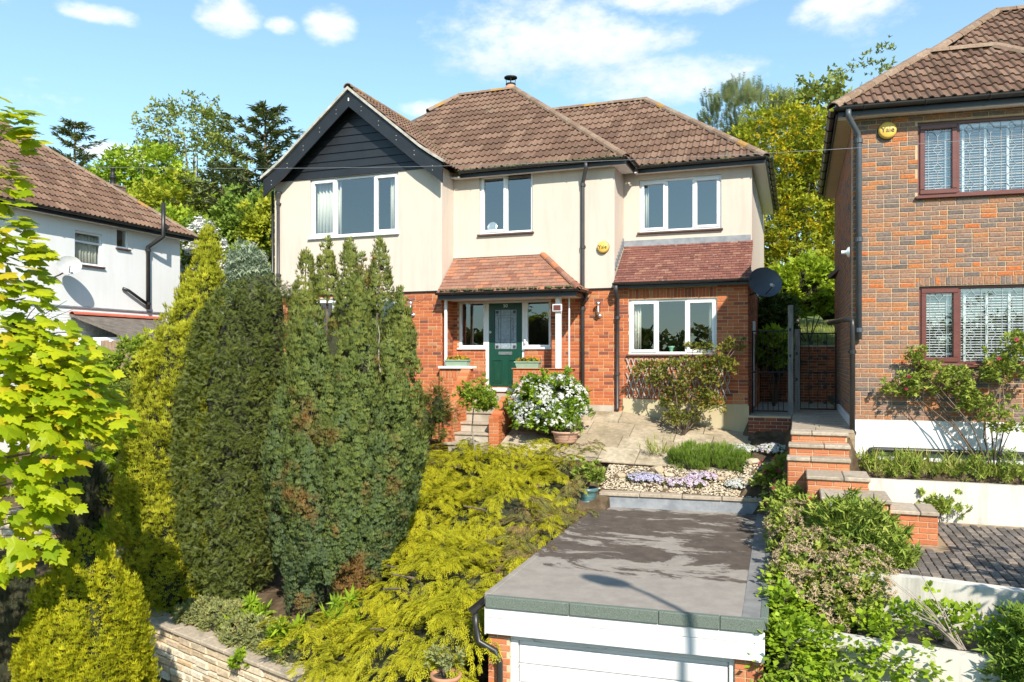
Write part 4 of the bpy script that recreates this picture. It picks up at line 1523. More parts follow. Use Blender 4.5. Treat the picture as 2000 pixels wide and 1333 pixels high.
WB1 = window_box(-7.36, 16.47, -.185, .5, 'sage green planter of pansies on the white coping left of the steps')
WB2 = window_box(-5.64, 16.47, -.222, .5, 'sage green planter of pansies beside the white porch post')

t = thing('solar_light', 'white framed solar light panel fixed to the white porch post', 'light', (-4.945, 16.4, 1.1))
MB().bevbox(-5.055, 16.385, 1.02, -4.835, 16.41, 1.19, .01).obj('frame', 'upvc', t)
MB().box(-5.03, 16.38, 1.045, -4.86, 16.386, 1.165).obj('panel', 'brownupvc', t)
MB().tube([(-4.945, 16.41, 1.1), (-4.945, 16.45, 1.1)], .02, 8).obj('mount', 'upvc', t)


def build_steps():
    t = thing('front_steps', 'concrete front steps between sloping brick walls leading up to the green door', 'steps', (-6.6, 15.9, -2.0))
    nos = [(15.15, -1.80), (15.50, -1.61), (15.82, -1.41), (16.13, -1.19), (16.42, -.98)]
    for i, (y, z) in enumerate(nos):
        y2 = nos[i + 1][0] if i < 4 else 16.75
        MB().bevbox(-7.01 if i else -7.15, y - .035, z - .055, -6.17, y2 + .02, z, .012).obj('tread', 'stepstone', t)
        MB().box(-7.0, y, z - .25, -6.18, y2 + .03, z - .056).obj('riser', 'concrete', t)
    MB().bevbox(-7.0, 16.70, -.98, -6.0, 17.13, -.825, .01).obj('landing', 'stepstone', t)
    SW = Bricks('brick', lambda r: min(1, max(0, r.gauss(0.8, 0.15))))
    for (xa, xb, y0, y1, za, zb_) in ((-7.22, -7.0, 15.3, 16.52, -1.19, -.22), (-6.18, -5.96, 15.45, 16.36, -1.24, -.86)):
        w = MB().prism([(y0, -2.3), (y1, -2.3), (y1, zb_), (y1 - .12, zb_), (y0 + .14, za), (y0, za)], xa + .006, xb - .006, Matrix(((0, 1, 0, 0), (1, 0, 0, 0), (0, 0, 1, 0), (0, 0, 0, 1)))).obj('side_wall', 'mortar', t)
        SW.lay(w, FR(0, y0), xa, xb, -2.27, za - .005)
        # faces to the steps and outside, cut to the slope
        for (fx, ang) in ((xb, rad(90)), (xa, rad(-90))):
            M = FR(fx, 0, ang)
            s = 1 if ang > 0 else -1
            k = 0
            z = -2.27
            while z < zb_ - .05:
                zz = z + .065
                tt = max(0, (zz - za) / (zb_ - za))
                ya = y0 + .002 if zz <= za else y0 + .14 + (y1 - .26 - y0) * tt
                if y1 - ya > .08:
                    if s > 0:
                        SW.lay(w, M, ya, y1, z, z + .065)
                    else:
                        SW.lay(w, M, -y1, -ya, z, z + .065)
                z += .075
        # sloping brick-on-edge top
        n = 15
        for i in range(n):
            ta, tb = i / n, (i + 1) / n
            ya, yb = y0 + .14 + (y1 - .26 - y0) * ta, y0 + .14 + (y1 - .26 - y0) * tb - .008
            zA, zB = za + (zb_ - za) * ta, za + (zb_ - za) * tb
            mb = MB()
            mb.slab([(xa - .004, ya), (xb + .004, ya), (xb + .004, yb), (xa - .004, yb)], [zA - .08, zA - .08, zB - .08, zB - .08], [zA + .02, zA + .02, zB + .012, zB + .012], RND.uniform(.5, 1))
            mb.obj('capping_brick', 'brick', w)
        MB().bevbox(xa - .004, y0 - .004, za - .07, xb + .004, y0 + .145, za + .012, .006).obj('capping_brick', 'brick', w)
    SW.build(280)


build_steps()


# ------------------------------------------------------------------ trellis, dish, alley
def build_trellis():
    t = thing('trellis', 'pale expanding wooden trellis fixed to the brick under the lounge window', 'trellis', (-2.6, 17.15, -.9))
    x0, x1, z0, z1 = -3.56, -1.35, -.86, -.02
    for s, y in ((1, 17.165), (-1, 17.150)):
        k = -6
        while k < 26:
            xa = x0 + k * .115
            # slat leaning: rises z1-z0 over .30 in x
            run = .30
            pts = [(xa, z0), (xa + run, z1)] if s > 0 else [(xa + run, z0), (xa, z1)]
            a, b = Vector((pts[0][0], y, pts[0][1])), Vector((pts[1][0], y, pts[1][1]))
            # trim to the panel
            def cut(p, q):
                if p.x < x0:
                    f = (x0 - p.x) / (q.x - p.x) if q.x != p.x else 1
                    p = p.lerp(q, min(1, max(0, f)))
                if p.x > x1:
                    f = (x1 - p.x) / (q.x - p.x)
                    p = p.lerp(q, min(1, max(0, f)))
                return p
            if max(a.x, b.x) > x0 + .05 and min(a.x, b.x) < x1 - .05:
                a2, b2 = cut(a, b), cut(b, a)
                d = (b2 - a2)
                if d.length > .12:
                    L = d.length
                    ang = math.atan2(d.z, d.x)
                    M = Matrix.Translation(a2) @ Matrix.Rotation(-ang, 4, 'Y')
                    MB().box(-.02, -.005, -.011, L + .02, .005, .011, M).obj('slat', 'trellis', t)
            k += 1


build_trellis()


def sat_dish(c, face, r, label, m, mount, up=1.0):
    t = thing('satellite_dish', label, 'satellite dish', c, 'satellite dishes')
    c = Vector(c)
    f = Vector(face).normalized()
    q = f.to_track_quat('Z', 'Y').to_matrix().to_4x4()
    M = Matrix.Translation(c) @ q
    prof = [(0, -.10)] + [(r * k / 8, -.10 + .10 * (k / 8) ** 2) for k in range(1, 9)] + [(r * 1.02, .005), (r, -.012)] + [(r * k / 8, -.112 + .10 * (k / 8) ** 2) for k in range(7, -1, -1)]
    S = Matrix.Diagonal((1.0, .88 if up else 1, 1, 1))
    MB().lathe(prof, 32, M @ S).obj('reflector', m, t, True)
    feed = c + f * (r * 1.0) - Vector((0, 0, r * .55))
    low = c - f * .08 - Vector((0, 0, r * .75))
    MB().tube([low, feed], .012, 6).obj('feed_arm', 'castiron', t)
    MB().tube([feed, feed + (c - feed).normalized() * .1], .03, 10).obj('receiver', 'dishgrey', t)
    mt = Vector(mount)
    MB().tube([c - f * .11, c - f * .16 - Vector((0, 0, .05)), (mt + (c - mt) * .4) - Vector((0, 0, .06)), mt], .02, 8).obj('bracket', 'castiron', t)
    return t


sat_dish((-.62, 17.0, 1.58), (.45, -.85, .25), .36, 'dark graphite mesh satellite dish on the brick corner of the cream house', 'dish', (-.95, 17.5, 1.36))


def gate(name, x0, x1, y, z0, z1, label, scroll=False):
    t = thing(name, label, 'gate', ((x0 + x1) / 2, y, z0))
    fr = MB()
    for a, b in (((x0, z0), (x0, z1)), ((x1, z0), (x1, z1)), ((x0, z1), (x1, z1)), ((x0, z0 + .05), (x1, z0 + .05)), ((x0, z0 + (z1 - z0) * .5), (x1, z0 + (z1 - z0) * .5))):
        fr.tube([(a[0], y, a[1]), (b[0], y, b[1])], .016, 6)
    fr.obj('frame', 'iron', t)
    n = 7 if not scroll else 4
    for i in range(1, n):
        x = x0 + (x1 - x0) * i / n
        MB().tube([(x, y, z0 + .05), (x, y, z1)], .008, 6).obj('bar', 'iron', t)
    if scroll:
        for i in range(2):
            for j in range(5):
                x = x0 + (x1 - x0) * (.3 + .4 * i)
                z = z0 + (z1 - z0) * (.12 + .19 * j)
                MB().lathe([(0, -.012), (.045, -.008), (.045, .008), (0, .012)], 12, Matrix.Translation((x, y, z)) @ Matrix.Rotation(rad(90), 4, 'X')).obj('rosette', 'iron', t)


gate('iron_gate', -.90, -.17, 17.55, -1.18, .58, 'plain black iron bar gate between the cream house and the timber post')
gate('iron_gate', .06, .80, 18.6, -1.18, .55, 'black iron gate with round rosettes beside the brown brick house', True)
for (x, y, z0, z1, lb) in ((-.13, 17.5, -1.25, 1.12, 'tall weathered timber gate post with a split top beside the iron gate'), (0.0, 17.72, -1.25, .62, 'shorter silvered timber post behind the taller gate post in the alley')):
    o = MB().bevbox(x - .055, y - .055, z0, x + .055, y + .055, z1, .008).obj('timber_post', 'greytimber')
    tag(o, lb, 'post')
    for zz in (z1 - .55, z1 - 1.1):
        MB().bevbox(x - .03, y - .066, zz, x + .01, y - .056, zz + .06, .003).obj('hinge', 'iron', o)

# alley paths and the brick step by the main house
AL = MB().box(-.95, 17.05, -1.45, -.11, 22.5, -1.20).obj('side_path', 'concrete')
struct(AL)
AS = Bricks('brick', lambda r: min(1, max(0, r.gauss(0.15, 0.12))))
aw = MB().box(-.96, 17.0, -2.0, -.12, 17.2, -1.205).obj('step_wall', 'mortar')
tag(aw, 'low dull brick step wall at the foot of the plain iron gate', 'wall')
AS.lay(aw, FR(0, 17.0), -.96, -.12, -1.98, -1.21)
AS.build(60)
AP = MB().box(-.1, 13.35, -2.2, .855, 22.5, -1.19).obj('alley_path', 'sand')
struct(AP)
rr = random.Random(8)
y = 13.36
while y < 19.5:
    x = -.09
    d = .30
    cut = rr.uniform(.3, .6)
    for (a, b) in ((x, x + cut), (x + cut, .845)):
        MB().bevbox(a + .004, y + .004, -1.189, b - .004, y + d - .004, -1.15 + rr.uniform(0, .006), .005, None, rr.random()).obj('slab', 'stepstone', AP)
    y += d
# back of the alley: brick retaining wall with lawn above
bw = MB().box(-.95, 22.6, -1.5, 1.0, 22.8, .35).obj('garden_wall', 'mortar')
tag(bw, 'low brick garden wall across the far end of the alley', 'wall')
AB = Bricks('brick', lambda r: min(1, max(0, r.gauss(0.3, 0.2))))
AB.lay(bw, FR(0, 22.6), -.95, 1.0, -1.48, .34)
AB.build(200)
lawn = MB().slab([(-6, 22.8), (7, 22.8), (9, 30), (-8, 30)], -.8, [.36, .36, 1.5, 1.5]).obj('lawn', 'grass')
struct(lawn)


# ================================================================== GARAGE
GA = math.atan2(8.245 - 8.048, 2.931)
GO = (-3.257, 8.048)
ZR = -2.65


def build_garage():
    G = thing('garage', 'flat felt roofed brick garage with white door set into the slope', 'garage', (-1.8, 8.2, -5.0))
    M = FR(GO[0], GO[1], GA)
    W = 2.945
    # roof: slightly dished felt sheet
    fl = M @ Vector((0.03, .03, 0))
    frr = M @ Vector((W - .03, .03, 0))
    bl, br = Vector((-3.30, 13.64, 0)), Vector((-.46, 13.93, 0))
    n = 26
    V, F = [], []
    for j in range(n + 1):
        for i in range(n + 1):
            s, t = i / n, j / n
            p = fl.lerp(frr, s).lerp(bl.lerp(br, s), t)
            z = ZR - .018 * math.sin(math.pi * s) * math.sin(math.pi * min(1, t * 1.1)) + RND.gauss(0, .0012)
            V.append((p.x, p.y, z))
    for j in range(n):
        for i in range(n):
            a = j * (n + 1) + i
            F.append((a, a + 1, a + n + 2, a + n + 1))
    roof = MB().add(V, F).obj('felt_roof', 'felt', G, True)
    MB().slab([tuple(p.to_2d()) for p in (fl, frr, br, bl)], ZR - .16, ZR - .03).obj('roof_board', 'black', G)
    # felt laps across the roof
    for t in (.32, .64):
        a, b = fl.lerp(bl, t), frr.lerp(br, t)
        d = (b - a).normalized()
        MB().box(.05, -.05, ZR - .016, (b - a).length - .05, .05, ZR - .0115, FR(a.x, a.y, math.atan2(d.y, d.x))).obj('felt_lap', 'felt', roof)
    # paler lead strip on the neighbour's side
    a, b = frr.lerp(br, .0), frr.lerp(br, 1.0)
    MB().add([(a.x - .18, a.y, ZR + .004), (a.x + .01, a.y, ZR + .008), (b.x + .01, b.y, ZR + .008), (b.x - .18, b.y, ZR + .004)], [(0, 1, 2, 3)]).obj('side_strip', surf('grey_felt_strip', (.24, .235, .23), (.17, .165, .16), 6, .85), roof)
    # green mineral felt drip along the front, four lengths
    cuts = [0.0, .95, 1.90, 2.52, W]
    for a, b in zip(cuts[:-1], cuts[1:]):
        MB().bevbox(a + .002, -.028, ZR - .122, b - .002, .045, ZR + .012, .008, M).obj('drip_edge', 'greenfelt', G)
    for (p, q, off) in ((fl, bl, -.02), (frr, br, .02)):
        d = (q - p)
        ang = math.atan2(d.y, d.x)
        MB().bevbox(0.04, -.04 + (.035 if off < 0 else -.035), ZR - .12, d.length, .04 + (.035 if off < 0 else -.035), ZR + .014, .008, FR(p.x, p.y, ang)).obj('drip_edge', 'greenfelt' if off > 0 else 'felt', G)
    # white fascia of two boards
    for (z0, z1) in ((-2.885, ZR - .123), (-3.065, -2.889)):
        MB().bevbox(0.0, .0, z0, W - .085, .025, z1, .004, M).obj('fascia_board', 'whitetop', G)
    MB().bevbox(W - .083, -.004, -3.075, W + .012, .03, ZR - .123, .004, M).obj('fascia_end', 'whitetop', G)
    MB().bevbox(-.014, -.004, -3.075, -.001, .3, ZR - .123, .003, M).obj('fascia_end', 'whitetop', G)
    # brick piers and walls
    GB = Bricks('brick3', lambda r: r.random())
    p1 = MB().box(.0, .10, -5.02, .25, .32, -3.0, M).obj('pier', 'mortar', G)
    GB.lay(p1, M @ Matrix.Translation((0, .10, 0)), 0, .25, -5.0, -3.01)
    p2 = MB().box(2.665, .10, -5.02, W, .32, -3.0, M).obj('pier', 'mortar', G)
    GB.lay(p2, M @ Matrix.Translation((0, .10, 0)), 2.665, W, -5.0, -3.01)
    for (p, q, sgn) in ((fl, bl, 1), (frr, br, -1)):
        d = q - p
        ang = math.atan2(d.y, d.x)
        Ms = FR(p.x, p.y, ang)
        if sgn > 0:
            w = MB().box(.33, -.20, -5.02, d.length, .0, ZR - .165, Ms).obj('side_wall', 'mortar', G)
            M2 = FR(p.x, p.y, ang - math.pi)
            GB.lay(w, M2, -d.length, -.33, -5.0, ZR - .17)
        else:
            w = MB().box(.33, 0, -5.02, d.length, .20, ZR - .165, Ms).obj('side_wall', 'mortar', G)
            GB.lay(w, Ms, .10, d.length, -5.0, ZR - .17)
    GB.build(200)
    # timber door frame, peeling head, panelled door
    MB().bevbox(.25, .12, -3.145, 2.665, .24, -3.0, .004, M).obj('door_head', 'peel', G)
    MB().bevbox(.25, .13, -5.0, .335, .24, -3.146, .004, M).obj('door_jamb', 'peel', G)
    MB().bevbox(2.61, .13, -5.0, 2.665, .24, -3.146, .004, M).obj('door_jamb', 'peel', G)
    dr = MB().box(.338, .185, -5.0, 2.607, .225, -3.15, M).obj('garage_door', 'whitetop', G)
    z = -3.155
    k = 0
    hs = [.055, .21, .21, .21, .21, .21, .21, .21, .21]
    for h in hs:
        MB().bevbox(.345, .165, z - h + .006, 2.60, .186, z - .004, .008, M).obj('door_panel', 'whitetop', dr)
        z -= h
    # gutter end and downpipe
    gutter(G, (-3.40, 8.02, -2.80), (-3.44, 13.3, -2.77), .055, 'plastic', 3)
    downpipe(G, [(-3.39, 8.07, -2.86), (-3.38, 8.06, -3.0), (-3.33, 8.03, -3.16), (-3.14, 8.04, -3.24), (-3.09, 8.05, -3.36), (-3.09, 8.06, -5.0)], .036, 'plastic', [(-3.09, 8.06, -3.75)])
    # rear upstand flashing
    a, b = bl + Vector((.0, -.0, 0)), br
    d = (b - a)
    MB().box(.04, -.03, ZR - .02, d.length - .02, .01, ZR + .20, FR(a.x, a.y, math.atan2(d.y, d.x))).obj('upstand_flashing', 'flash', G)
    MB().box(.04, .011, -5.0, d.length - .02, .16, ZR + .19, FR(a.x, a.y, math.atan2(d.y, d.x))).obj('rear_wall', 'mortar', G)
    # concrete coping stones
    ang = math.atan2(d.y, d.x)
    Lc = d.length + .06
    cs = [0, .72, 1.45, 2.12, Lc]
    for u, v in zip(cs[:-1], cs[1:]):
        MB().bevbox(u + .004, -.07, ZR + .195 + RND.uniform(0, .008), v - .004, .20, ZR + .262 + RND.uniform(0, .01), .012, FR(a.x - .03, a.y, ang)).obj('coping_stone', 'stepstone', G)


build_garage()

# ================================================================== NEIGHBOUR ON THE RIGHT (brown brick)
NX, NY, NA = .854, 13.70, rad(4.0)


def build_right_house():
    H = thing('brick_house', 'brown multi-brick house with rosewood leaded windows and white plinth', 'house', (2.2, 14, -1.5))
    M = FR(NX, NY, NA)
    W = 4.6
    DEP = 6.6
    zt, z0 = 3.87, -.99
    wU = (.935, 4.2, 2.55, 3.72)
    wLo = (.955, 4.2, -.10, 1.135)
    BR = Bricks('brick2', lambda r: r.choice((r.uniform(0, .2), r.uniform(0, .3), r.uniform(.15, .5), r.uniform(.3, .7), r.uniform(.3, .7), r.uniform(.4, .8), r.uniform(.3, .9), r.uniform(.75, 1))))
    BR2 = BR
    wf = wall_mesh(M, 0, W, z0, zt, [wU, wLo]).obj('brick_wall', 'mortar2', H)
    BR.lay(wf, M, 0, W, z0 + .012, zt, [wU, wLo, (wLo[0] - .005, wLo[1], wLo[3], 1.275)], bond=.5, J=.0125, H=.0625)
    BR.soldier(wf, M, wLo[0], 4.2, 1.145, .12)
    Ms = FR(NX, NY, rad(-90))
    ws = wall_mesh(Ms, -DEP, -.26, z0, zt, []).obj('brick_wall', 'mortar2', H)
    BR.lay(ws, Ms, -DEP, -.003, z0 + .012, zt, bond=.5, J=.0125, H=.0625)
    BR.build(300)
    MB().box(NX + .3, NY + DEP, -1.6, NX + 5, NY + DEP + .2, zt).obj('back_wall', 'interior', H)
    MB().box(-.0, -.0, 0, .01, .01, .01)
    # white plinth
    MB().box(-.02, -.025, -2.2, W, .25, z0, M).obj('plinth', 'render_white', H)
    MB().box(-DEP, -.022, -2.0, -.26, .25, z0, Ms).obj('plinth', 'render_white', H)
    # rooms
    MB().box(.3, .27, 1.9, W, DEP - .1, 2.0, M).obj('floor_slab', 'interior', H)
    MB().box(.3, .27, -1.0, W, DEP - .1, -.9, M).obj('floor_slab', 'interior', H)
    mb = MB()
    mb.box(.3, 3.6, -.89, W, 3.7, 1.89, M)
    mb.box(.3, 3.6, 2.01, W, 3.7, 3.8, M)
    mb.obj('partition', 'interior', H)
    MB().box(W, .0, -2, W + .25, DEP, zt, M).obj('end_wall', 'interior', H)
    # windows: narrow casement then wide fixed light with leading
    for (w, lb) in ((wU, 'upper rosewood leaded window'), (wLo, 'lower rosewood leaded window')):
        win = window(H, M, *w, [(.58, 'c'), (2.68, 'f')], 'brownupvc', 'brownupvc', 'glass', .05, .05, sash=.062, label=lb)
        zc0, zc1 = w[2] + .05, w[3] - .05
        mb = MB()
        y = .052
        r = .0045
        mm = [mb]

        def ln(a, b, c, d):
            mb.tube([(a, y + .018, b), (c, y + .018, d)], r, 4, M, caps=False)
        hgt = zc1 - zc0
        rows = [zc0 + hgt * f for f in (.10, .37, .64, .91)]
        for (ua, ub, cols) in ((w[0] + .105, w[0] + .49, 1), (w[0] + .60, w[1] - .06, 9)):
            cw = (ub - ua) / (cols + .0) if cols > 1 else (ub - ua)
            for c in range(cols):
                xc = ua + cw * (c + .5)
                ln(xc - cw * .5 + (.06 if cols == 1 else 0), zc0, xc - cw * .5 + (.06 if cols == 1 else 0), zc1)
                dh, dw = hgt * .075, min(.065, cw * .3)
                prev = zc0
                for rz in rows:
                    ln(xc, prev, xc, rz - dh)
                    ln(xc, rz - dh, xc - dw, rz)
                    ln(xc, rz - dh, xc + dw, rz)
                    ln(xc - dw, rz, xc, rz + dh)
                    ln(xc + dw, rz, xc, rz + dh)
                    ln(xc - cw * .5, rz, xc - dw, rz)
                    ln(xc + dw, rz, xc + cw * .5, rz)
                    prev = rz + dh
                ln(xc, prev, xc, zc1)
            for f in (.235, .505, .775):
                ln(ua, zc0 + hgt * f, ub, zc0 + hgt * f)
        mb.obj('lead_strips', 'lead', win)
        # venetian blind inside
        t = thing('venetian_blind', 'white slatted blind behind the ' + lb, 'blind', M @ Vector((2, .2, w[2])), 'white blinds of the brick house')
        zz = w[2] + .06
        first = None
        while zz < w[3] - .06:
            mbb = MB()
            mbb.add([(w[0] + .06, .16, zz), (w[1] - .02, .16, zz), (w[1] - .02, .205, zz + .022), (w[0] + .06, .205, zz + .022)], [(0, 1, 2, 3)], .5, M)
            mbb.obj('slat', 'blind', t)
            zz += .041
        for k in range(8):
            x = w[0] + (.08 if k == 0 else .40 + (k - 1) * .44 if k > 1 else .42)
            if k > 1:
                x = w[0] + .66 + (k - 2) * .31
            MB().box(x, .15, w[2] + .05, x + .035, .155, w[3] - .05, M).obj('tape', 'blind', t)
        MB().box(w[0] + .05, .14, w[3] - .09, w[1] - .01, .21, w[3] - .05, M).obj('head_rail', 'blind', t)
    # eaves
    e0 = M @ Vector((-.30, -.30, 0))
    P = .78
    ze = 3.98
    fdir = Vector((math.cos(NA), math.sin(NA), 0))
    MB().box(-.26, -.27, ze - .15, W + .3, -.245, ze + .01, M).obj('fascia', 'black', H)
    MB().box(-.255, -.244, ze - .135, W + .3, -.001, ze - .115, M).obj('soffit', 'whitepaint', H)
    MB().box(-DEP, -.27, ze - .15, .23, -.245, ze + .01, Ms).obj('fascia', 'black', H)
    MB().box(-DEP, -.244, ze - .137, .0, -.001, ze - .117, Ms).obj('soffit', 'plinth', H)
    gutter(H, M @ Vector((-.33, -.33, ze - .01)), M @ Vector((W + .3, -.33, ze - .01)), .06, nb=6)
    gutter(H, (NX - .33, NY - .33, ze - .01), (NX - .33, NY + DEP, ze - .01), .06, nb=9)
    # hipped roof: front slope up to a short projecting hip, then the main ridge
    A0 = M @ Vector((-.29, -.29, ze))
    A1 = M @ Vector((4.0, -.29, ze))
    h1 = 1.62
    zp = ze + h1 * P
    R1 = M @ Vector((-.29 + h1, -.29 + h1, zp))
    R2 = M @ Vector((4.0 - h1, -.29 + h1, zp))
    h2 = 3.1
    zq = ze + h2 * P
    Q1 = M @ Vector((-.29 + h2, -.29 + h2, zq))
    rf = MB()
    rf.add([A0, A1, R2, R1], [(0, 1, 2, 3)])
    B0 = Vector((NX - .29, NY + DEP + .3, ze))
    rf.add([A0, R1, Q1, B0], [(0, 1, 2, 3)])
    Mb = M @ Vector((1.5, 1.5, ze + 1.1))
    E0, E1 = M @ Vector((1.2, .9, ze + 1.2 * P - .1)), M @ Vector((6.5, .9, ze + 1.2 * P - .1))
    Q2 = M @ Vector((7.0, -.29 + h2, zq))
    rf.add([E0, E1, Q2, Q1], [(0, 1, 2, 3)])
    rf.add([Q1, Q2, M @ Vector((7, 7, ze)), B0], [(0, 1, 2, 3)])
    roof = rf.obj('roof', 'deck', H)
    T = Tiles('tile', tile_vf(), .31, .335, 'roof_tile')
    T.plane(roof, [A0, A1, R2, R1])
    T.plane(roof, [E0, E1, Q2, Q1])
    T.build(300)
    ridge_run(roof, A0 + Vector((-.06, -.06, -.04)), R1, .12)
    ridge_run(roof, R1, R2, .12)
    ridge_run(roof, R2, A1, .12)
    ridge_run(roof, M @ Vector((.9, .9, ze + 1.1 * P)), Q1, .12, lichen=.1)
    ridge_run(roof, Q1, Q2, .12, lichen=.1)
    # grey downpipe with swan neck
    p = lambda u, v, z: tuple(M @ Vector((u, v, z)))
    downpipe(H, [p(-.12, -.33, ze - .06), p(-.12, -.32, ze - .16), p(.05, -.08, ze - .38), p(.07, -.07, ze - .48), p(.07, -.07, .3)], .045, 'greypipe', [p(.07, -.07, ze - .5), p(.07, -.07, 1.9), p(.07, -.07, .45)])
    downpipe(H, [(NX - .32, NY + 1.2, .62), (NX - .12, NY - .02, .63), p(-.03, -.10, .6), p(-.03, -.10, .5), p(-.03, -.09, -1.45)], .042, 'plastic', [p(-.03, -.09, .1), p(-.03, -.09, -1.2)])
    MB().tube([p(.20, -.09, -1.75), p(.20, -.09, -1.52), p(.24, -.09, -1.46), p(.30, -.09, -1.45), p(4.5, -.09, -1.47)], .042, 10).obj('waste_pipe', 'plastic', H, True)
    MB().lathe([(.09, 0), (.07, .03), (.03, .05), (.03, .12)], 12, Matrix.Translation((NX - .06, NY + .05, 1.72)) @ Matrix.Rotation(rad(-90), 4, 'Y')).obj('floodlight', 'upvc', H, True)
    alarm_box(M @ Matrix.Translation((.49, -.012, 3.62)), 'round yellow alarm box high on the brown brick wall beside the leaded window')


build_right_house()


# ================================================================== NEIGHBOUR ON THE LEFT (white)
def build_left_house():
    X = -18.2
    H = thing('white_house', 'white painted side of a house with brown tiled roof and black soil pipe', 'house', (X, 14, -2))
    M = FR(X, 0, rad(90))
    y0, y1 = 4.0, 19.4
    zt = 3.9
    w1 = (15.6, 16.5, 2.54, 3.44)
    w2 = (16.97, 17.40, 3.15, 3.73)
    w3 = (13.7, 14.6, -.1, 1.0)
    wall_mesh(M, y0, y1, 1.40, zt, [w1, w2]).obj('rendered_wall', 'render_white', H)
    lower = wall_mesh(FR(X - .02, 0, rad(90)), y0, y1, -2.4, 1.36, [w3]).obj('painted_brick_wall', 'render_white', H)
    LB = Bricks('render_white', lambda r: .5)
    LB.lay(lower, FR(X - .02, 0, rad(90)), 13.0, y1, -.65, 1.33, [w3])
    LB.build(300)
    MB().box(y0, -.02, 1.362, y1, .1, 1.40, M).obj('drip_bead', 'flash', H)
    MB().box(X - 9, y1 - .001, -2.4, X - .25, y1 + .2, zt).obj('back_wall', 'render_white', H)
    MB().box(X - 9, 4, 1.30, X - .26, y1, 1.36).obj('floor_slab', 'interior', H)
    MB().box(X - 3, 4, -2.4, X - 2.9, y1, zt).obj('partition', 'interior', H)
    window(H, M, *w1, [(1, 't')], sill='sillbrown', label='white window with net curtains')
    window(H, M, *w2, [(1, 'f')], sill='sillbrown', label='small white window below the eaves')
    window(H, M, *w3, [(1, 'f')], sill='sillbrown')
    curtain(M, w1[0] + .05, w1[1] - .05, w1[2], w1[3] - .02, .2, 'pale gathered net curtain in the white house side window', 8)
    # roof
    P = .80
    ze = 3.84
    xe = X + .3
    yb = y1 + .3
    h = 5.0
    zr = ze + h * P
    rf = MB()
    a, b, c, d = (xe, 4.0, ze), (xe, yb, ze), (xe - h, yb - h, zr), (xe - h, 4.0, zr)
    rf.add([a, b, c, d], [(0, 1, 2, 3)])
    rf.add([b, (xe - 2 * h, yb, ze), c], [(0, 1, 2)])
    rf.add([(xe - 2 * h, yb, ze), (xe - 2 * h, 4.0, ze), d, c], [(0, 1, 2, 3)])
    roof = rf.obj('roof', 'deck', H)
    T = Tiles('tile', tile_vf(), .31, .345, 'roof_tile')
    T.plane(roof, [(xe, 9.0, ze), b, c, (xe - h, 9.0, zr)])
    T.build(300)
    ridge_run(roof, (xe + .06, yb + .06, ze - .04), c, lichen=.08)
    ridge_run(roof, c, (xe - h, 9.0, zr))
    MB().box(X + .27, 4, ze - .15, X + .295, yb, ze + .01).obj('fascia', 'black', H)
    MB().box(X + .0, 4, ze - .13, X + .269, yb - .1, ze - .11).obj('soffit', 'whitepaint', H)
    gutter(H, (X + .37, 4, ze - .01), (X + .37, yb, ze - .01), .06, nb=14)
    # chimney behind the hip
    cx, cy = -20.75, 19.2
    st = MB().box(cx - .28, cy - .25, 3.0, cx + .28, cy + .25, 5.55).obj('chimney_stack', 'mortar', roof)
    for (Mc, a_, b_) in ((FR(0, cy - .25), cx - .28, cx + .28), (FR(cx + .28, 0, rad(90)), cy - .25, cy + .25)):
        cbm = MB()
        zz_ = 4.6
        kk_ = 0
        while zz_ < 5.47:
            uu_ = a_ - (.11 if kk_ % 2 else 0)
            while uu_ < b_:
                l0, l1 = max(uu_, a_), min(uu_ + .215, b_)
                if l1 - l0 > .04:
                    cbm.add(*brick_vf(l1 - l0, .065), RND.uniform(0, .45), Mc @ Matrix.Translation((l0, 0, zz_)))
                uu_ += .225
            zz_ += .075
            kk_ += 1
        co = cbm.obj('chimney_bricks', 'brick2', roof)
        co['kind'] = 'stuff'
    MB().bevbox(cx - .31, cy - .28, 5.5, cx + .31, cy + .28, 5.56, .01).obj('chimney_cap', 'ridge', roof)
    MB().lathe([(.16, 0), (.13, .1), (.11, .35), (.15, .38), (.15, .42), (.10, .44), (.08, .75), (.11, .78), (.11, .85), (0, .85)], 12, Matrix.Translation((cx, cy, 5.54)) @ Matrix.Scale(.72, 4)).obj('chimney_pot', 'iron', roof, True)
    # soil pipe
    y = 18.1
    downpipe(H, [(X + .50, y + .1, 4.62), (X + .50, y + .1, 3.62), (X + .3, y + .0, 3.45), (X + .09, y - .07, 3.3), (X + .09, y - .07, 1.45)], .062, 'plastic', [(X + .09, y - .07, 3.2), (X + .09, y - .07, 1.62)], 'soil_pipe')
    MB().tube([(X + .04, 17.15, 2.0), (X + .10, 17.3, 1.95), (X + .10, 17.95, 1.62)], .045, 10).obj('branch_pipe', 'plastic', H, True)
    # outbuilding with red ridge in front of the wall
    S = thing('outbuilding', 'small mossy roofed outbuilding with red ridge tiles against the white house', 'outbuilding', (-17.4, 16.6, -1.5))
    MB().box(-18.1, 15.6, -2.2, -16.2, 18.3, .55).obj('wall', 'render_white', S)
    sr = MB().slab([(-18.15, 15.4), (-15.9, 15.4), (-15.9, 18.5), (-18.15, 18.5)], [1.12, .42, .42, 1.12], [1.18, .48, .48, 1.18]).obj('roof', surf('mossy_grey_roof', (.20, .165, .14), (.10, .085, .07), 5, .95, 25, .8, .03), S)
    ridge_run(sr, (-18.07, 15.4, 1.16), (-18.07, 18.5, 1.16), .10, .33, surf('red_ridge', (.50, .13, .08), (.42, .1, .06), 5, .9))
    sat_dish((X + .45, 15.05, 2.42), (.82, -.62, .32), .29, 'light grey satellite dish on the white painted wall', 'dishgrey', (X, 15.0, 2.12))


build_left_house()


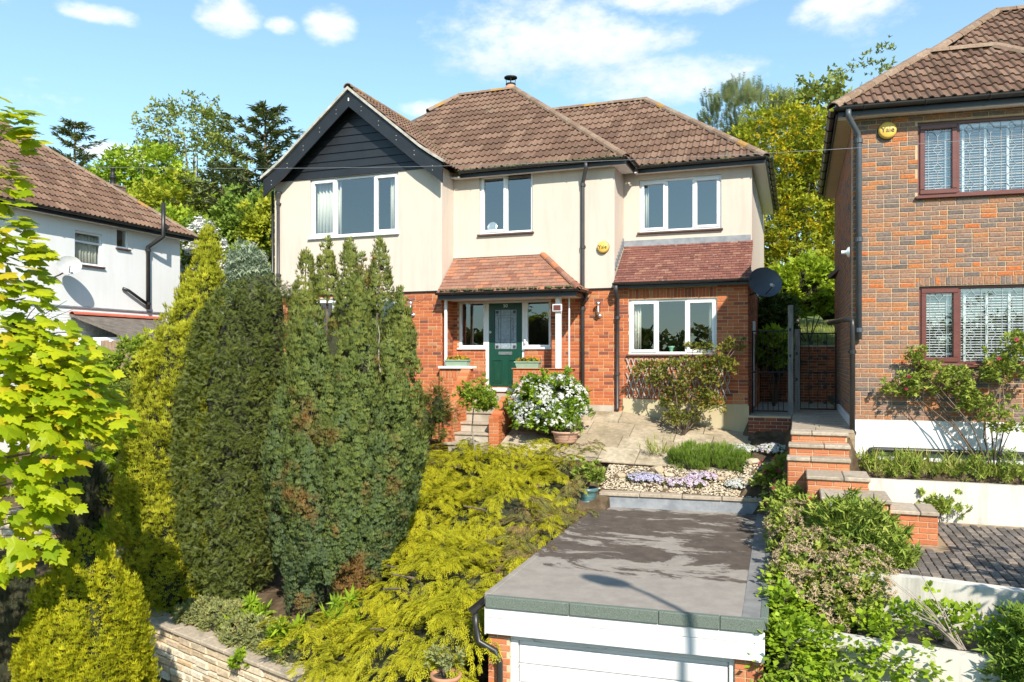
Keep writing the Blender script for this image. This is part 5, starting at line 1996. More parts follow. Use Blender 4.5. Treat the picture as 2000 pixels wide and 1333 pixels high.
# ================================================================== RIGHT TERRACES AND STEPS
def build_right_steps():
    t = thing('brick_steps', 'orange brick garden steps with grey stone treads turning down to the block paving', 'steps', (.4, 12.4, -2.4))
    BS = Bricks('brick3', lambda r: r.random())
    st = [(-.10, .72, 13.02, 13.38, -1.15), (-.13, .73, 12.70, 13.06, -1.315), (-.15, .72, 12.42, 12.76, -1.485), (.12, .93, 11.76, 12.46, -1.655), (.29, 1.12, 11.05, 11.80, -1.825), (1.13, 1.70, 11.33, 11.95, -1.99)]
    for i, (x0, x1, y0, y1, z) in enumerate(st):
        MB().bevbox(x0, y0 - .03, z - .055, (x0 + x1) / 2 + (.08 if i % 2 else -.1), y1, z, .012, None, RND.random()).obj('tread', 'stepstone', t)
        MB().bevbox((x0 + x1) / 2 + (.085 if i % 2 else -.095), y0 - .03, z - .055, x1 + .02, y1, z + .003, .012, None, RND.random()).obj('tread', 'stepstone', t)
        b = MB().box(x0 + .02, y0 + .012, -2.7, x1, y1 - .01, z - .056).obj('brick_base', 'mortar', t)
        BS.lay(b, FR(0, y0 + .012), x0 + .02, x1, z - .056 - 8 * .075, z - .06)
        BS.lay(b, FR(x0 + .02, 0, rad(-90)), -(y1 - .02), -(y0 + .012), z - .056 - 8 * .075, z - .06)
        if i > 3:
            BS.lay(b, FR(x1, 0, rad(90)), y0 + .012, y1 - .02, z - .056 - 8 * .075, z - .06)
    BS.build(260)


build_right_steps()


def white_wall(pts, z0, z1, th, label):
    """low masonry wall along a polyline, tops and base per point"""
    mb = MB()
    n = len(pts)
    for i in range(n - 1):
        a, b = Vector(pts[i]), Vector(pts[i + 1])
        d = (b - a).normalized()
        k = Vector((-d.y, d.x))
        q = [tuple(a), tuple(b), tuple(b + k * th), tuple(a + k * th)]
        mb.slab(q, [z0[i], z0[i + 1], z0[i + 1], z0[i]], [z1[i], z1[i + 1], z1[i + 1], z1[i]])
    o = mb.obj('retaining_wall', 'whitewall')
    return tag(o, label, 'wall')


white_wall([(.95, 13.02), (2.3, 13.08), (4.5, 13.16)], [-2.7] * 3, [-1.845, -1.85, -1.87], .16, 'white painted retaining wall holding the weedy bed below the brick house')
white_wall([(.55, 9.62), (1.4, 9.45), (2.6, 9.22), (4.2, 9.0)], [-3.2] * 4, [-2.42, -2.40, -2.40, -2.42], .16, 'white painted retaining wall along the front of the block paving')
white_wall([(-.15, 8.75), (.8, 8.62), (1.9, 8.52), (4.2, 8.35)], [-4.2] * 4, [-2.86, -2.87, -2.88, -2.9], .16, 'lowest white painted retaining wall below the bramble bed')
o = MB().slab([(.6, 8.75), (4.4, 8.55), (4.4, 9.0), (.6, 9.6)], -3.0, -2.885).obj('weed_membrane', 'membrane')
struct(o)


def build_blocks():
    base = MB().slab([(.75, 9.60), (4.4, 9.14), (4.4, 13.1), (.75, 13.0)], -2.6, -2.432).obj('block_paving', 'sand')
    struct(base)
    rr = random.Random(4)
    me = {}
    ang = rad(-3)
    cnt = 0
    rest = MB()
    # staggered courses running away from the house wall
    for i in range(-1, 36):
        for j in range(-1, 20):
            x = .78 + i * .104
            y = 9.3 + j * .206 + (.103 if i % 2 else 0)
            if not (.80 < x < 4.25 and y + .2 < 13.0):
                continue
            lim = 9.60 - (x - .75) * .126 + .03
            if y < lim or (x < 1.8 and y > 10.9 and y < 12.2):
                continue
            k = rr.randrange(6)
            V = MB().bevbox(.003, .003, -.03, .101, .203, 0, .005)
            z = -2.412 + rr.uniform(-.007, .007)
            dd, vx, vy = view_of((x, y, z))
            if vx < .662 and cnt < 300:
                if k not in me:
                    me[k] = MB().bevbox(.006, .011, -.03, .098, .193, 0, .007, None, k / 5).mesh('paving_block', 'block')
                place('paving_block', me[k], Matrix.Translation((x, y, z)), base)
                cnt += 1
            else:
                rest.bevbox(x + .006, y + .011, z - .03, x + .098, y + .193, z, .007, None, k / 5)
    if rest.v:
        o = rest.obj('paving_blocks', 'block', base)
        o['kind'] = 'stuff'


build_blocks()


# ================================================================== STONE WALLS ON THE LEFT
def stone_wall(p0, p1, zt0, zt1, zb0, zb1, label, n_limit=300, th=.28, seed=1, cap=True):
    rr = random.Random(seed)
    a, b = Vector(p0), Vector(p1)
    d = (b - a)
    L = d.length
    ang = math.atan2(d.y, d.x)
    M = FR(a.x, a.y, ang)
    t = thing('stone_wall', label, 'wall', (a.x, a.y, min(zb0, zb1)))
    mb = MB()
    c = .03
    mb.add([(0, c, zb0 - .3), (L, c, zb1 - .3), (L, c, zt0 + (zt1 - zt0)), (0, c, zt0), (0, th, zb0 - .3), (L, th, zb1 - .3), (L, th, zt1), (0, th, zt0)],
           [(0, 1, 2, 3), (5, 4, 7, 6), (3, 2, 6, 7), (0, 4, 5, 1), (1, 5, 6, 2), (4, 0, 3, 7)], .5, M)
    core = mb.obj('core', 'sand', t)
    top = lambda u: zt0 + (zt1 - zt0) * u / L
    bot = lambda u: zb0 + (zb1 - zb0) * u / L
    hmax = max(zt0 - zb0, zt1 - zb1)
    z = 0
    row = 0
    while z < hmax:
        h = rr.uniform(.075, .125)
        u = -rr.uniform(0, .2)
        while u < L:
            w = rr.uniform(.16, .42)
            ua, ub = max(u, 0), min(u + w, L)
            if ub - ua > .05:
                zz = top((ua + ub) / 2) - z - h
                if zz > bot((ua + ub) / 2) - .25:
                    g = .006
                    o = rr.uniform(-.02, .012)
                    tl = [rr.uniform(-.008, .008) for _ in range(8)]
                    V = [(ua + g, .06, zz + g), (ub - g, .06, zz + g), (ub - g, .06, zz + h - g), (ua + g, .06, zz + h - g),
                         (ua + g, o + tl[0] + .012, zz + g), (ub - g, o + tl[1] + .012, zz + g), (ub - g, o + tl[2] + .012, zz + h - g), (ua + g, o + tl[3] + .012, zz + h - g),
                         (ua + g + .015, o + tl[4] - .008, zz + g + .014), (ub - g - .015, o + tl[5] - .008, zz + g + .014), (ub - g - .015, o + tl[6] - .008, zz + h - g - .014), (ua + g + .015, o + tl[7] - .008, zz + h - g - .014)]
                    F = [(0, 1, 5, 4), (1, 2, 6, 5), (2, 3, 7, 6), (3, 0, 4, 7), (4, 5, 9, 8), (5, 6, 10, 9), (6, 7, 11, 10), (7, 4, 8, 11), (8, 9, 10, 11)]
                    MB().add(V, F, rr.random(), M).obj('stone', 'stone', core)
            u += w
        z += h
        row += 1
    if cap:
        u = 0
        while u < L:
            w = min(rr.uniform(.55, .8), L - u)
            if w > .1:
                MB().add(*(lambda m: (m.v, m.f))(MB().bevbox(u + .004, -.05, 0, u + w - .004, th + .05, .055, .012)), rr.random(),
                         M @ Matrix.Translation((0, 0, top(u + w / 2) + .002 + rr.uniform(0, .008)))).obj('coping_stone', 'stepstone', t)
            u += w


stone_wall((-10.45, 9.54), (-4.3, 7.66), -3.98, -4.0, -4.72, -4.75, 'cream coursed stone retaining wall along the front flower bed', seed=2)
stone_wall((-14.6, 10.10), (-11.35, 11.29), -2.92, -2.86, -3.42, -3.38, 'cream stone wall at the back of the path behind the small conifer', seed=3)
# paving slabs on the low path
pth = MB().slab([(-16, 5.4), (-3.5, 5.4), (-3.5, 7.35), (-10.4, 9.45), (-16, 9.4)], -5.2, [-4.74, -4.74, -4.74, -4.735, -4.735]).obj('garden_path', 'sand')
struct(pth)
rr = random.Random(9)
for i in range(16):
    for j in range(6):
        x, y = -10.6 + i * .48 + (j % 2) * .2, 6.2 + j * .5
        if y + .5 > wall1_y(np.array(x + .25)) - .12:
            continue
        z = -4.70 + rr.uniform(-.004, .004)
        MB().slab([(x + .008, y + .008), (x + .472, y + .008), (x + .472, y + .492), (x + .008, y + .492)], z - .03, z, rr.random()).obj('slab', 'slab', pth)
for j in range(9):
    for i in range(3):
        x, y = -11.9 + i * .46, 7.9 + j * .36
        z = float(ground_h(np.array([x + .2]), np.array([y + .1]))[0]) + .05
        z2 = float(ground_h(np.array([x + .2]), np.array([min(y + .35, 10.75)]))[0]) + .05
        MB().slab([(x + .006, y + .006), (x + .45, y + .006), (x + .45, y + .352), (x + .006, y + .352)], [z - .04, z - .04, z2 - .04, z2 - .04], [z, z, z2, z2], rr.random()).obj('slab', 'slab', pth)


# fence panel near the white house
def build_fence():
    t = thing('fence_panel', 'weathered close-boarded fence panel among the hedges by the white house', 'fence', (-14, 13.7, -1.5))
    x = -15.2
    k = 0
    while x < -13.1:
        MB().bevbox(x, 13.72 + (k % 2) * .012, -1.6, x + .118, 13.74 + (k % 2) * .012, .40 + RND.uniform(-.02, .02), .003, None).obj('board', 'fencewood', t)
        x += .108
        k += 1
    MB().box(-15.2, 13.76, .05, -13.05, 13.80, .13).obj('rail', 'fencewood', t)


build_fence()


# street lamp on the pavement behind the camera; its shadow falls on the garage
def build_street_lamp():
    bx, by = 2.90, 2.32
    t = thing('street_lamp', 'tall grey steel street lamp casting its shadow across the garage roof', 'street lamp', (bx, by, -5.02))
    MB().tube([(bx, by, -5.1), (bx, by, -3.4), (bx, by, -3.3), (bx, by, 2.7), (bx - .06, by, 3.15), (bx - .17, by - .0, 3.55), (bx - .30, by, 3.78)], [.085, .085, .05, .042, .038, .034, .032], 12).obj('pole', 'galv', t, True)
    M = Matrix.Translation((bx - .48, by, 3.86)) @ Matrix.Rotation(rad(20), 4, 'Y')
    MB().lathe([(0, -.30), (.07, -.27), (.125, -.14), (.14, .02), (.11, .18), (.05, .27), (0, .28)], 16, M @ Matrix.Rotation(rad(90), 4, 'Y')).obj('lantern', 'galv', t, True)
    MB().lathe([(.0, -.09), (.09, -.06), (.12, 0), (0, 0)], 14, M @ Matrix.Translation((-.02, 0, -.08))).obj('diffuser', 'lampglass', t, True)


build_street_lamp()
# overhead telephone wire
pts = []
A, B_ = Vector((-26, 6.5, 4.75)), Vector((22, 16.0, 5.0))
for i in range(41):
    s = i / 40
    p = A.lerp(B_, s)
    p.z -= 2.0 * 4 * s * (1 - s)
    pts.append(p)
o = MB().tube(pts, .003, 5).obj('overhead_wire', 'galv')
tag(o, 'thin overhead telephone wire sagging across the front of the houses', 'wire')


# ================================================================== PLANTS
def unit(v):
    return v / (np.linalg.norm(v, axis=-1, keepdims=True) + 1e-9)


def rdirs(n):
    return unit(NR.normal(size=(n, 3)))


UP = np.array([0, 0, 1.0])


def T_leaf(w=.28, fold=.08, droop=.1):
    V = [(0, 0, 0), (-w, .42, fold), (0, 1, -droop), (w, .42, fold)]
    return np.array(V), np.array([(0, 3, 2), (0, 2, 1)]), np.array([0, .5, 1, .5])


def T_join(parts):
    V, F, t, n = [], [], [], 0
    for (v, f, q) in parts:
        V.append(v)
        F.append(f + n)
        t.append(q)
        n += len(v)
    return np.concatenate(V), np.concatenate(F), np.concatenate(t)


def T_xform(T, ang=0, pitch=0, s=1.0, off=(0, 0, 0), roll=0):
    M = (Matrix.Translation(off) @ Matrix.Rotation(ang, 4, 'Z') @ Matrix.Rotation(pitch, 4, 'X') @ Matrix.Rotation(roll, 4, 'Y') @ Matrix.Scale(s, 4))
    A = np.array(M)
    return T[0] @ A[:3, :3].T + A[:3, 3], T[1], T[2]


def T_fan(n=5, spread=62, w=.10):
    ps = []
    for i in range(n):
        a = rad(-spread + 2 * spread * i / (n - 1))
        ps.append(T_xform(T_leaf(w, .05, .12), a, rad(RND.uniform(-14, 14)), 1 - .28 * abs(a)))
    return T_join(ps)


def T_sprig(n=4, w=.06, l=.34, ang=52):
    ps = []
    V = np.array([(-.018, 0, 0), (.018, 0, 0), (0, 1, -.12)])
    ps.append((V, np.array([(0, 1, 2)]), np.array([0, 0, 1.0])))
    for k in range(n):
        y = .1 + k * .8 / n
        for sg in (-1, 1):
            b = np.array([(0, -w, 0), (0, w, 0), (0, 0, 0.0)])
            tip = np.array([sg * math.sin(rad(ang)) * l * (1 - .35 * y), math.cos(rad(ang)) * l, .05 - .1 * y])
            v = np.array([(0, y - w, -.12 * y * y), (0, y + w, -.12 * y * y), (tip[0], y + tip[1], tip[2] - .12 * y * y)])
            ps.append((v, np.array([(0, 1, 2)]), np.array([y * .6, y * .6, .5 + .5 * y])))
    return T_join(ps)


def T_plume(n=4):
    ps = []
    for k in range(n):
        y = .05 + .9 * k / n
        z = -.30 * y * y
        sg = -1 if k % 2 else 1
        l = .42 * (1 - .55 * y)
        for q, a0 in ((sg, 38), (-sg, 30)):
            a = rad(a0) * q
            v = np.array([(0, y - .03, z), (math.sin(a) * l * .5 - math.cos(a) * .042, y + math.cos(a) * l * .5, z + .03), (math.sin(a) * l, y + math.cos(a) * l, z - .05), (math.sin(a) * l * .5 + math.cos(a) * .042, y + math.cos(a) * l * .5, z + .03)])
            ps.append((v, np.array([(0, 3, 2), (0, 2, 1)]), np.array([y * .5, .3 + .5 * y, .5 + .5 * y, .3 + .5 * y])))
    return T_join(ps)


def T_cluster(n=5, w=.26, pitch=28):
    ps = []
    for i in range(n):
        a = 2 * math.pi * i / n + RND.uniform(-.3, .3)
        ps.append(T_xform(T_leaf(w, .07, .14), a, rad(RND.uniform(pitch - 18, pitch + 22)), RND.uniform(.75, 1.05)))
    return T_join(ps)


def T_flower(n=5, w=.36):
    ps = []
    for i in range(n):
        ps.append(T_xform((np.array([(0, .05, 0), (-w, .6, .12), (0, 1, .16), (w, .6, .12)]), np.array([(0, 3, 2), (0, 2, 1)]), np.array([.2, .7, 1, .7])), 2 * math.pi * i / n))
    v, f, t = T_join(ps)
    return v[:, [0, 1, 2]], f, t


def T_blade(w=.035):
    V = [(-w, 0, 0), (w, 0, 0), (w * .7, .5, .06), (-w * .7, .5, .06), (0, 1, -.12)]
    return np.array(V), np.array([(0, 1, 2), (0, 2, 3), (3, 2, 4)]), np.array([0, 0, .5, .5, 1])


def T_maple():
    R = [(.14, -.05), (.35, -.10), (.37, .06), (.58, .15), (.52, .28), (.62, .43), (.40, .46), (.40, .66), (.22, .62), (.14, .79)]
    out = [(0, 0)] + R + [(0, 1.0)] + [(-x, y) for x, y in R[::-1]]
    V = [(0, .34, .05)] + [(x, y, -.20 * x * x - .10 * (y - .3) ** 2 + RND.uniform(-.025, .025)) for x, y in out]
    n = len(out)
    F = [(0, i + 1, (i + 1) % n + 1) for i in range(n)]
    return np.array(V), np.array(F), np.array([.3] + [.6] * n)


TM = {'leaf': T_leaf(), 'fan': T_fan(), 'fan4': T_fan(4, 48, .13), 'sprig': T_sprig(), 'plume': T_plume(), 'cluster': T_cluster(4, .29), 'tri': T_cluster(3, .33), 'cluster4': T_cluster(4, .2, 40), 'flower': T_flower(), 'blade': T_blade(),
      'maple': T_maple(), 'ivy': T_join([T_xform(T_leaf(.5, .05, .1), 0, rad(20), 1)]), 'narrow': T_cluster(5, .13, 40)}


def scatter_mesh(name, T, P, D, Nn, S, tint, m):
    V, F, tip = T
    n, k = len(P), len(V)
    D = unit(D)
    X = np.cross(D, Nn)
    X = unit(X)
    Z = np.cross(X, D)
    S = np.broadcast_to(np.asarray(S, float).reshape(-1, 1, 1), (n, 1, 1))
    W = P[:, None, :] + S * (V[None, :, 0, None] * X[:, None, :] + V[None, :, 1, None] * D[:, None, :] + V[None, :, 2, None] * Z[:, None, :])
    W = W.reshape(-1, 3)
    FF = (F[None] + (np.arange(n) * k)[:, None, None]).reshape(-1, 3)
    me = bpy.data.meshes.new(name)
    me.vertices.add(len(W))
    me.vertices.foreach_set('co', W.astype(np.float32).ravel())
    me.loops.add(len(FF) * 3)
    me.loops.foreach_set('vertex_index', FF.astype(np.int32).ravel())
    me.polygons.add(len(FF))
    me.polygons.foreach_set('loop_start', np.arange(0, len(FF) * 3, 3, dtype=np.int32))
    me.update(calc_edges=True)
    a = me.attributes.new('tint', 'FLOAT', 'POINT')
    a.data.foreach_set('value', np.repeat(np.clip(tint, 0, 1), k).astype(np.float32))
    a = me.attributes.new('tip', 'FLOAT', 'POINT')
    a.data.foreach_set('value', np.tile(tip, n).astype(np.float32))
    me.materials.append(MT[m] if isinstance(m, str) else m)
    return me


def scatter(name, T, P, D, Nn, S, tint, m, parent=None):
    return link(bpy.data.objects.new(name, scatter_mesh(name, TM[T] if isinstance(T, str) else T, P, D, Nn, S, tint, m)), parent)


def around(C, O, rc, n, cling=.55, flat=1.0):
    """n leaf points round each clump centre, on its outer side"""
    k = len(C)
    v = rdirs(k * n).reshape(k, n, 3)
    v[..., 2] *= flat
    d = (v * O[:, None, :]).sum(-1, keepdims=True)
    v = np.where(d < -.25, -v, v)
    r = np.asarray(rc).reshape(-1, 1, 1) * (cling + (1 - cling) * NR.random((k, n, 1)))
    P = C[:, None, :] + v * r
    out = unit(v + .7 * O[:, None, :])
    return P.reshape(-1, 3), out.reshape(-1, 3), np.repeat(np.arange(k), n)


def profile_points(rows, k, back=.3):
    R = np.array(rows)
    R = R[np.argsort(-R[:, 2])]
    zs, rs = R[:, 2], R[:, 3]
    zz = NR.uniform(zs[-1], zs[0], 60 * k)
    r = np.interp(-zz, -zs, rs)
    keep = NR.random(len(zz)) < (r / rs.max()) * .92 + .05
    zz, r = zz[keep], r[keep]
    cx, cy = np.interp(-zz, -zs, R[:, 0]), np.interp(-zz, -zs, R[:, 1])
    ph = NR.uniform(0, 2 * math.pi, len(zz))
    camdir = np.arctan2(-cy, -cx)
    off = np.abs((ph - camdir + math.pi) % (2 * math.pi) - math.pi)
    keep = (off < 2.0) | (NR.random(len(zz)) < back)
    zz, r, cx, cy, ph = [q[keep][:k] for q in (zz, r, cx, cy, ph)]
    dr = np.gradient(rs, -zs) if len(zs) > 2 else np.zeros_like(rs)
    sl = np.interp(-zz, -zs, dr)
    O = unit(np.stack([np.cos(ph), np.sin(ph), np.clip(sl, -.8, 1.2)], -1))
    C = np.stack([cx + np.cos(ph) * r, cy + np.sin(ph) * r, zz], -1)
    h = (zz - zs[-1]) / (zs[0] - zs[-1])
    return C, O, h, r


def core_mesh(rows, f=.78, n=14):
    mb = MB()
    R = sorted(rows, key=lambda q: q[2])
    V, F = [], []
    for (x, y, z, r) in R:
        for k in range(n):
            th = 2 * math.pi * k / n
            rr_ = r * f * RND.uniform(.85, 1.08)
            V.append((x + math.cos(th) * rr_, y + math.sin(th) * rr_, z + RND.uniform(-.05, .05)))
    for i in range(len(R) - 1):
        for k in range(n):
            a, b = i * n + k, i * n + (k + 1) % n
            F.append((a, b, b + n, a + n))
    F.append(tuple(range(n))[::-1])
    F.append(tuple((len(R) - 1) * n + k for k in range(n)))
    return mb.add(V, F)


def gz(x, y):
    return float(ground_h(np.array([x], float), np.array([y], float))[0])


def conifer(name, label, rows, T, k, n, rc, size, m, mode='up', lump=.12, tintmode='rand', core=.78, group=None, stretch=1.0):
    R = sorted(rows, key=lambda q: q[2])
    bx, by, bz = R[0][0], R[0][1], min(R[0][2], gz(R[0][0], R[0][1]))
    t = thing(name, label, 'conifer', (bx, by, bz), group)
    top = R[-1]
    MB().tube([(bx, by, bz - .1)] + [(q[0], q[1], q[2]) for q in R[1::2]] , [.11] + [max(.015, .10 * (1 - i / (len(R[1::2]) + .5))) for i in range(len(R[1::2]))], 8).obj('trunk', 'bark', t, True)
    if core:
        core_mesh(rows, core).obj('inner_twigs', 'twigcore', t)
    C, O, h, r = profile_points(rows, k)
    ln = NR.normal(0, lump, len(C))
    C = C + O * (ln * np.minimum(r, .6))[:, None] - O * (rc * .7)
    P, out, ci = around(C, O, np.full(len(C), rc), n)
    if stretch != 1.0:
        rel = P - C[ci]
        up_ = np.maximum(0, rel[:, 2:3])
        rel[:, :2] *= np.clip(1.15 - up_ / (rc * 1.3), .25, 1)
        rel[:, 2] *= stretch
        P = C[ci] + rel
    if mode == 'up':
        D = unit(out * .55 + UP * .85 + rdirs(len(P)) * .25)
        Nn = unit(out + rdirs(len(P)) * .35)
    elif mode == 'out':
        D = unit(out + UP * .12 + rdirs(len(P)) * .3)
        Nn = unit(UP * .8 + out * .5 + rdirs(len(P)) * .35)
    elif mode == 'tang':
        q = unit(np.cross(out, rdirs(len(P))))
        D = unit(q * .75 + out * .5 + UP * .18)
        Nn = unit(UP * .6 + out * .75 + rdirs(len(P)) * .3)
    else:
        D = unit(out - UP * .15 + rdirs(len(P)) * .25)
        Nn = unit(UP + out * .4 + rdirs(len(P)) * .25)
    ct = NR.random(len(C))
    if tintmode == 'height':
        tint = .58 * h[ci] + .34 * ct[ci] + .12 * NR.random(len(P))
    else:
        tint = .55 * ct[ci] + .45 * NR.random(len(P))
    S = size * NR.uniform(.7, 1.25, len(P))
    scatter('foliage', T, P, D, Nn, S, tint, m, t)
    return t


def lobe_points(lobes, k, low=-.35, back=.45):
    L = np.array(lobes)
    w = (L[:, 3] * L[:, 4] + L[:, 3] * L[:, 5] + L[:, 4] * L[:, 5])
    idx = NR.choice(len(L), 6 * k, p=w / w.sum())
    v = rdirs(6 * k)
    keep = v[:, 2] > low
    idx, v = idx[keep], v[keep]
    P = L[idx, :3] + v * L[idx, 3:6]
    # drop what lies deep inside another lobe
    ins = np.zeros(len(P), bool)
    for i, l in enumerate(L):
        q = (((P - l[:3]) / l[3:6]) ** 2).sum(-1)
        ins |= (q < .72) & (idx != i)
    camd = unit(-P)
    f = (v * camd).sum(-1)
    keep = (~ins) & ((f > -.25) | (NR.random(len(P)) < back))
    P, v, idx = P[keep][:k], v[keep][:k], idx[keep][:k]
    O = unit(v / L[idx, 3:6])
    return P, O


def shrub(name, label, cat, base, lobes, T, k, n, rc, size, m, mode='out', flowers=None, stems=5, core=None, group=None, lump=.1, flat=1.0, stemr=.018, back=.45, stemmat='bark', low=-.35):
    t = thing(name, label, cat, base, group)
    B = Vector(base)
    mb = MB()
    for i in range(stems):
        l = lobes[i % len(lobes)]
        e = Vector((l[0] + RND.uniform(-.5, .5) * l[3], l[1] + RND.uniform(-.5, .5) * l[4], l[2] + RND.uniform(-.1, .5) * l[5]))
        mid = B.lerp(e, .5) + Vector((RND.uniform(-.1, .1), RND.uniform(-.1, .1), .05)) * (e - B).length
        mb.tube([B + Vector((RND.uniform(-.04, .04), RND.uniform(-.04, .04), -.05)), mid, e], [stemr, stemr * .75, stemr * .35], 6)
        st = mb.obj('stem', stemmat, t, True)
        mb = MB()
    if core:
        for l in lobes:
            bm = bmesh.new()
            bmesh.ops.create_icosphere(bm, subdivisions=2, radius=1)
            mbc = MB()
            bm.verts.index_update()
            mbc.add([(l[0] + v.co.x * l[3] * core * RND.uniform(.85, 1.05), l[1] + v.co.y * l[4] * core * RND.uniform(.85, 1.05), l[2] + v.co.z * l[5] * core * RND.uniform(.85, 1.05)) for v in bm.verts], [tuple(v.index for v in f.verts) for f in bm.faces])
            bm.free()
            mbc.obj('inner_twigs', 'twigcore', t)
    C, O = lobe_points(lobes, k, low, back)
    C = C + O * NR.normal(0, lump, (len(C), 1)) - O * rc * .5
    P, out, ci = around(C, O, np.full(len(C), rc), n, .35, flat)
    if mode == 'up':
        D = unit(out * .5 + UP * .9 + rdirs(len(P)) * .3)
        Nn = unit(out + rdirs(len(P)) * .4)
    elif mode == 'droop':
        D = unit(out * .8 - UP * .45 + rdirs(len(P)) * .3)
        Nn = unit(UP * .7 + out * .7 + rdirs(len(P)) * .3)
    else:
        D = unit(out + UP * .1 + rdirs(len(P)) * .55)
        Nn = unit(UP * .9 + out * .6 + rdirs(len(P)) * .5)
    ct = NR.random(len(C))
    tint = .5 * ct[ci] + .5 * NR.random(len(P))
    scatter('foliage', T, P, D, Nn, size * NR.uniform(.65, 1.3, len(P)), tint, m, t)
    for fl in (flowers or []):
        # (template, clumps, per clump, spread, size, material, normal bias)
        fT, fk, fn, frc, fs, fm = fl[:6]
        C, O = lobe_points(lobes, fk, fl[6] if len(fl) > 6 else -.1, .3)
        C = C + O * (fl[7] if len(fl) > 7 else .03)
        P, out, ci = around(C, O, np.full(len(C), frc), fn, .2)
        Dn = unit(rdirs(len(P)) + .2 * out)
        Nn = unit(out * .9 + UP * .5 + rdirs(len(P)) * .35)
        Dn = unit(np.cross(Nn, Dn))
        o = scatter('flowers', fT, P, Dn, Nn, fs * NR.uniform(.7, 1.2, len(P)), NR.random(len(P)), fm, t)
    return t


def tree(name, label, base, lobes, T, k, n, rc, size, m, trunk_r=.16, mode='out', flowers=None, limbs=9, cat='tree', group=None, lump=.25, back=.25, bark='bark'):
    t = thing(name, label, cat, base, group)
    B = Vector(base)
    L = np.array(lobes)
    cz = L[:, 2].mean()
    cx, cy = L[:, 0].mean(), L[:, 1].mean()
    zt = (L[:, 2] + L[:, 5]).max()
    fork = B.lerp(Vector((cx, cy, cz)), .55)
    tr = MB().tube([B - Vector((0, 0, .2)), B.lerp(fork, .5) + Vector((.05, .03, 0)), fork, Vector((cx, cy, cz + (zt - cz) * .45))], [trunk_r, trunk_r * .8, trunk_r * .6, trunk_r * .18], 8).obj('trunk', bark, t, True)
    for i in range(limbs):
        l = lobes[i % len(lobes)]
        s = B.lerp(fork, RND.uniform(.6, 1.0))
        e = Vector((l[0], l[1], l[2])) + Vector((RND.uniform(-.6, .6) * l[3], RND.uniform(-.6, .6) * l[4], RND.uniform(-.2, .6) * l[5]))
        md = s.lerp(e, .5) + Vector((0, 0, (e - s).length * .08))
        MB().tube([s, md, e], [trunk_r * .4, trunk_r * .25, trunk_r * .07], 6).obj('limb', bark, tr, True)
    C, O = lobe_points(lobes, k, -.55, back)
    C = C + O * NR.normal(0, lump, (len(C), 1))
    P, out, ci = around(C, O, np.full(len(C), rc), n, .25)
    if mode == 'droop':
        D = unit(out * .8 - UP * .5 + rdirs(len(P)) * .3)
        Nn = unit(UP * .8 + out * .6 + rdirs(len(P)) * .3)
    elif mode == 'up':
        D = unit(out * .5 + UP * .9 + rdirs(len(P)) * .3)
        Nn = unit(out + rdirs(len(P)) * .4)
    else:
        D = unit(out + rdirs(len(P)) * .6)
        Nn = unit(UP * .9 + out * .5 + rdirs(len(P)) * .5)
    ct = NR.random(len(C))
    scatter('crown', T, P, D, Nn, size * NR.uniform(.65, 1.3, len(P)), .55 * ct[ci] + .45 * NR.random(len(P)), m, t)
    for (fT, fk, fn, frc, fs, fm, lo, off) in (flowers or []):
        C, O = lobe_points(lobes, fk, lo, .3)
        C = C + O * off
        P, out, ci = around(C, O, np.full(len(C), frc), fn, .2)
        scatter('blossom', fT, P, unit(rdirs(len(P)) - UP * .4), unit(out + rdirs(len(P)) * .4), fs * NR.uniform(.7, 1.2, len(P)), NR.random(len(P)), fm, t)
    return t


def lobes_for(cx, cy, z0, z1, r, n, seed, sy=.8):
    rr_ = random.Random(seed)
    out = []
    for i in range(n):
        f = (i + .5) / n
        z = z0 + (z1 - z0) * f
        w = math.sin(math.pi * min(.97, .18 + .78 * f)) ** .7
        a = rr_.uniform(0, 6.28)
        q = r * .55 * w
        out.append((cx + math.cos(a) * q, cy + math.sin(a) * q * sy, z, r * rr_.uniform(.42, .62) * (.55 + .45 * w), r * rr_.uniform(.42, .6) * sy * (.55 + .45 * w), (z1 - z0) / n * rr_.uniform(.9, 1.4)))
    out[-1] = (out[-1][0] * .4 + cx * .6, out[-1][1] * .4 + cy * .6, z1 - out[-1][5] * .8, *out[-1][3:])
    return out


# ------------------------------------------------------------------ leaf materials
LM = {}
LM['golden'] = leafmat('golden_cypress_leaf', [(0, (.17, .21, .014)), (.5, (.37, .40, .020)), (1, (.56, .54, .04))], (.60, .56, .045), .45, .14, .6)
LM['yew'] = leafmat('yew_needle', [(0, (.036, .054, .012)), (.5, (.072, .098, .018)), (.9, (.125, .140, .022)), (1, (.24, .15, .04))], (.16, .185, .03), .5, .10, .5)
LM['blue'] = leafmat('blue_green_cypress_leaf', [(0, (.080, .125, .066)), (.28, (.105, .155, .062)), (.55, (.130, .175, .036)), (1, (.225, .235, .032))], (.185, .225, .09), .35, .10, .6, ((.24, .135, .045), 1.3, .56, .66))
LM['juniper'] = leafmat('golden_juniper_leaf', [(0, (.17, .215, .016)), (.45, (.40, .40, .018)), (1, (.60, .55, .024))], (.66, .60, .03), .5, .2, .6)
LM['juniper_old'] = leafmat('old_juniper_leaf', [(0, (0.246, 0.145, 0.065)), (.35, (0.348, 0.217, 0.102)), (.6, (0.217, 0.217, 0.058)), (1, (0.290, 0.290, 0.072))], (0.377, 0.290, 0.116), .3, .15, .6)
LM['thuja'] = leafmat('golden_thuja_leaf', [(0, (.16, .20, .008)), (.5, (.36, .38, .012)), (1, (.60, .55, .018))], (.64, .58, .022), .5, .2, .6)
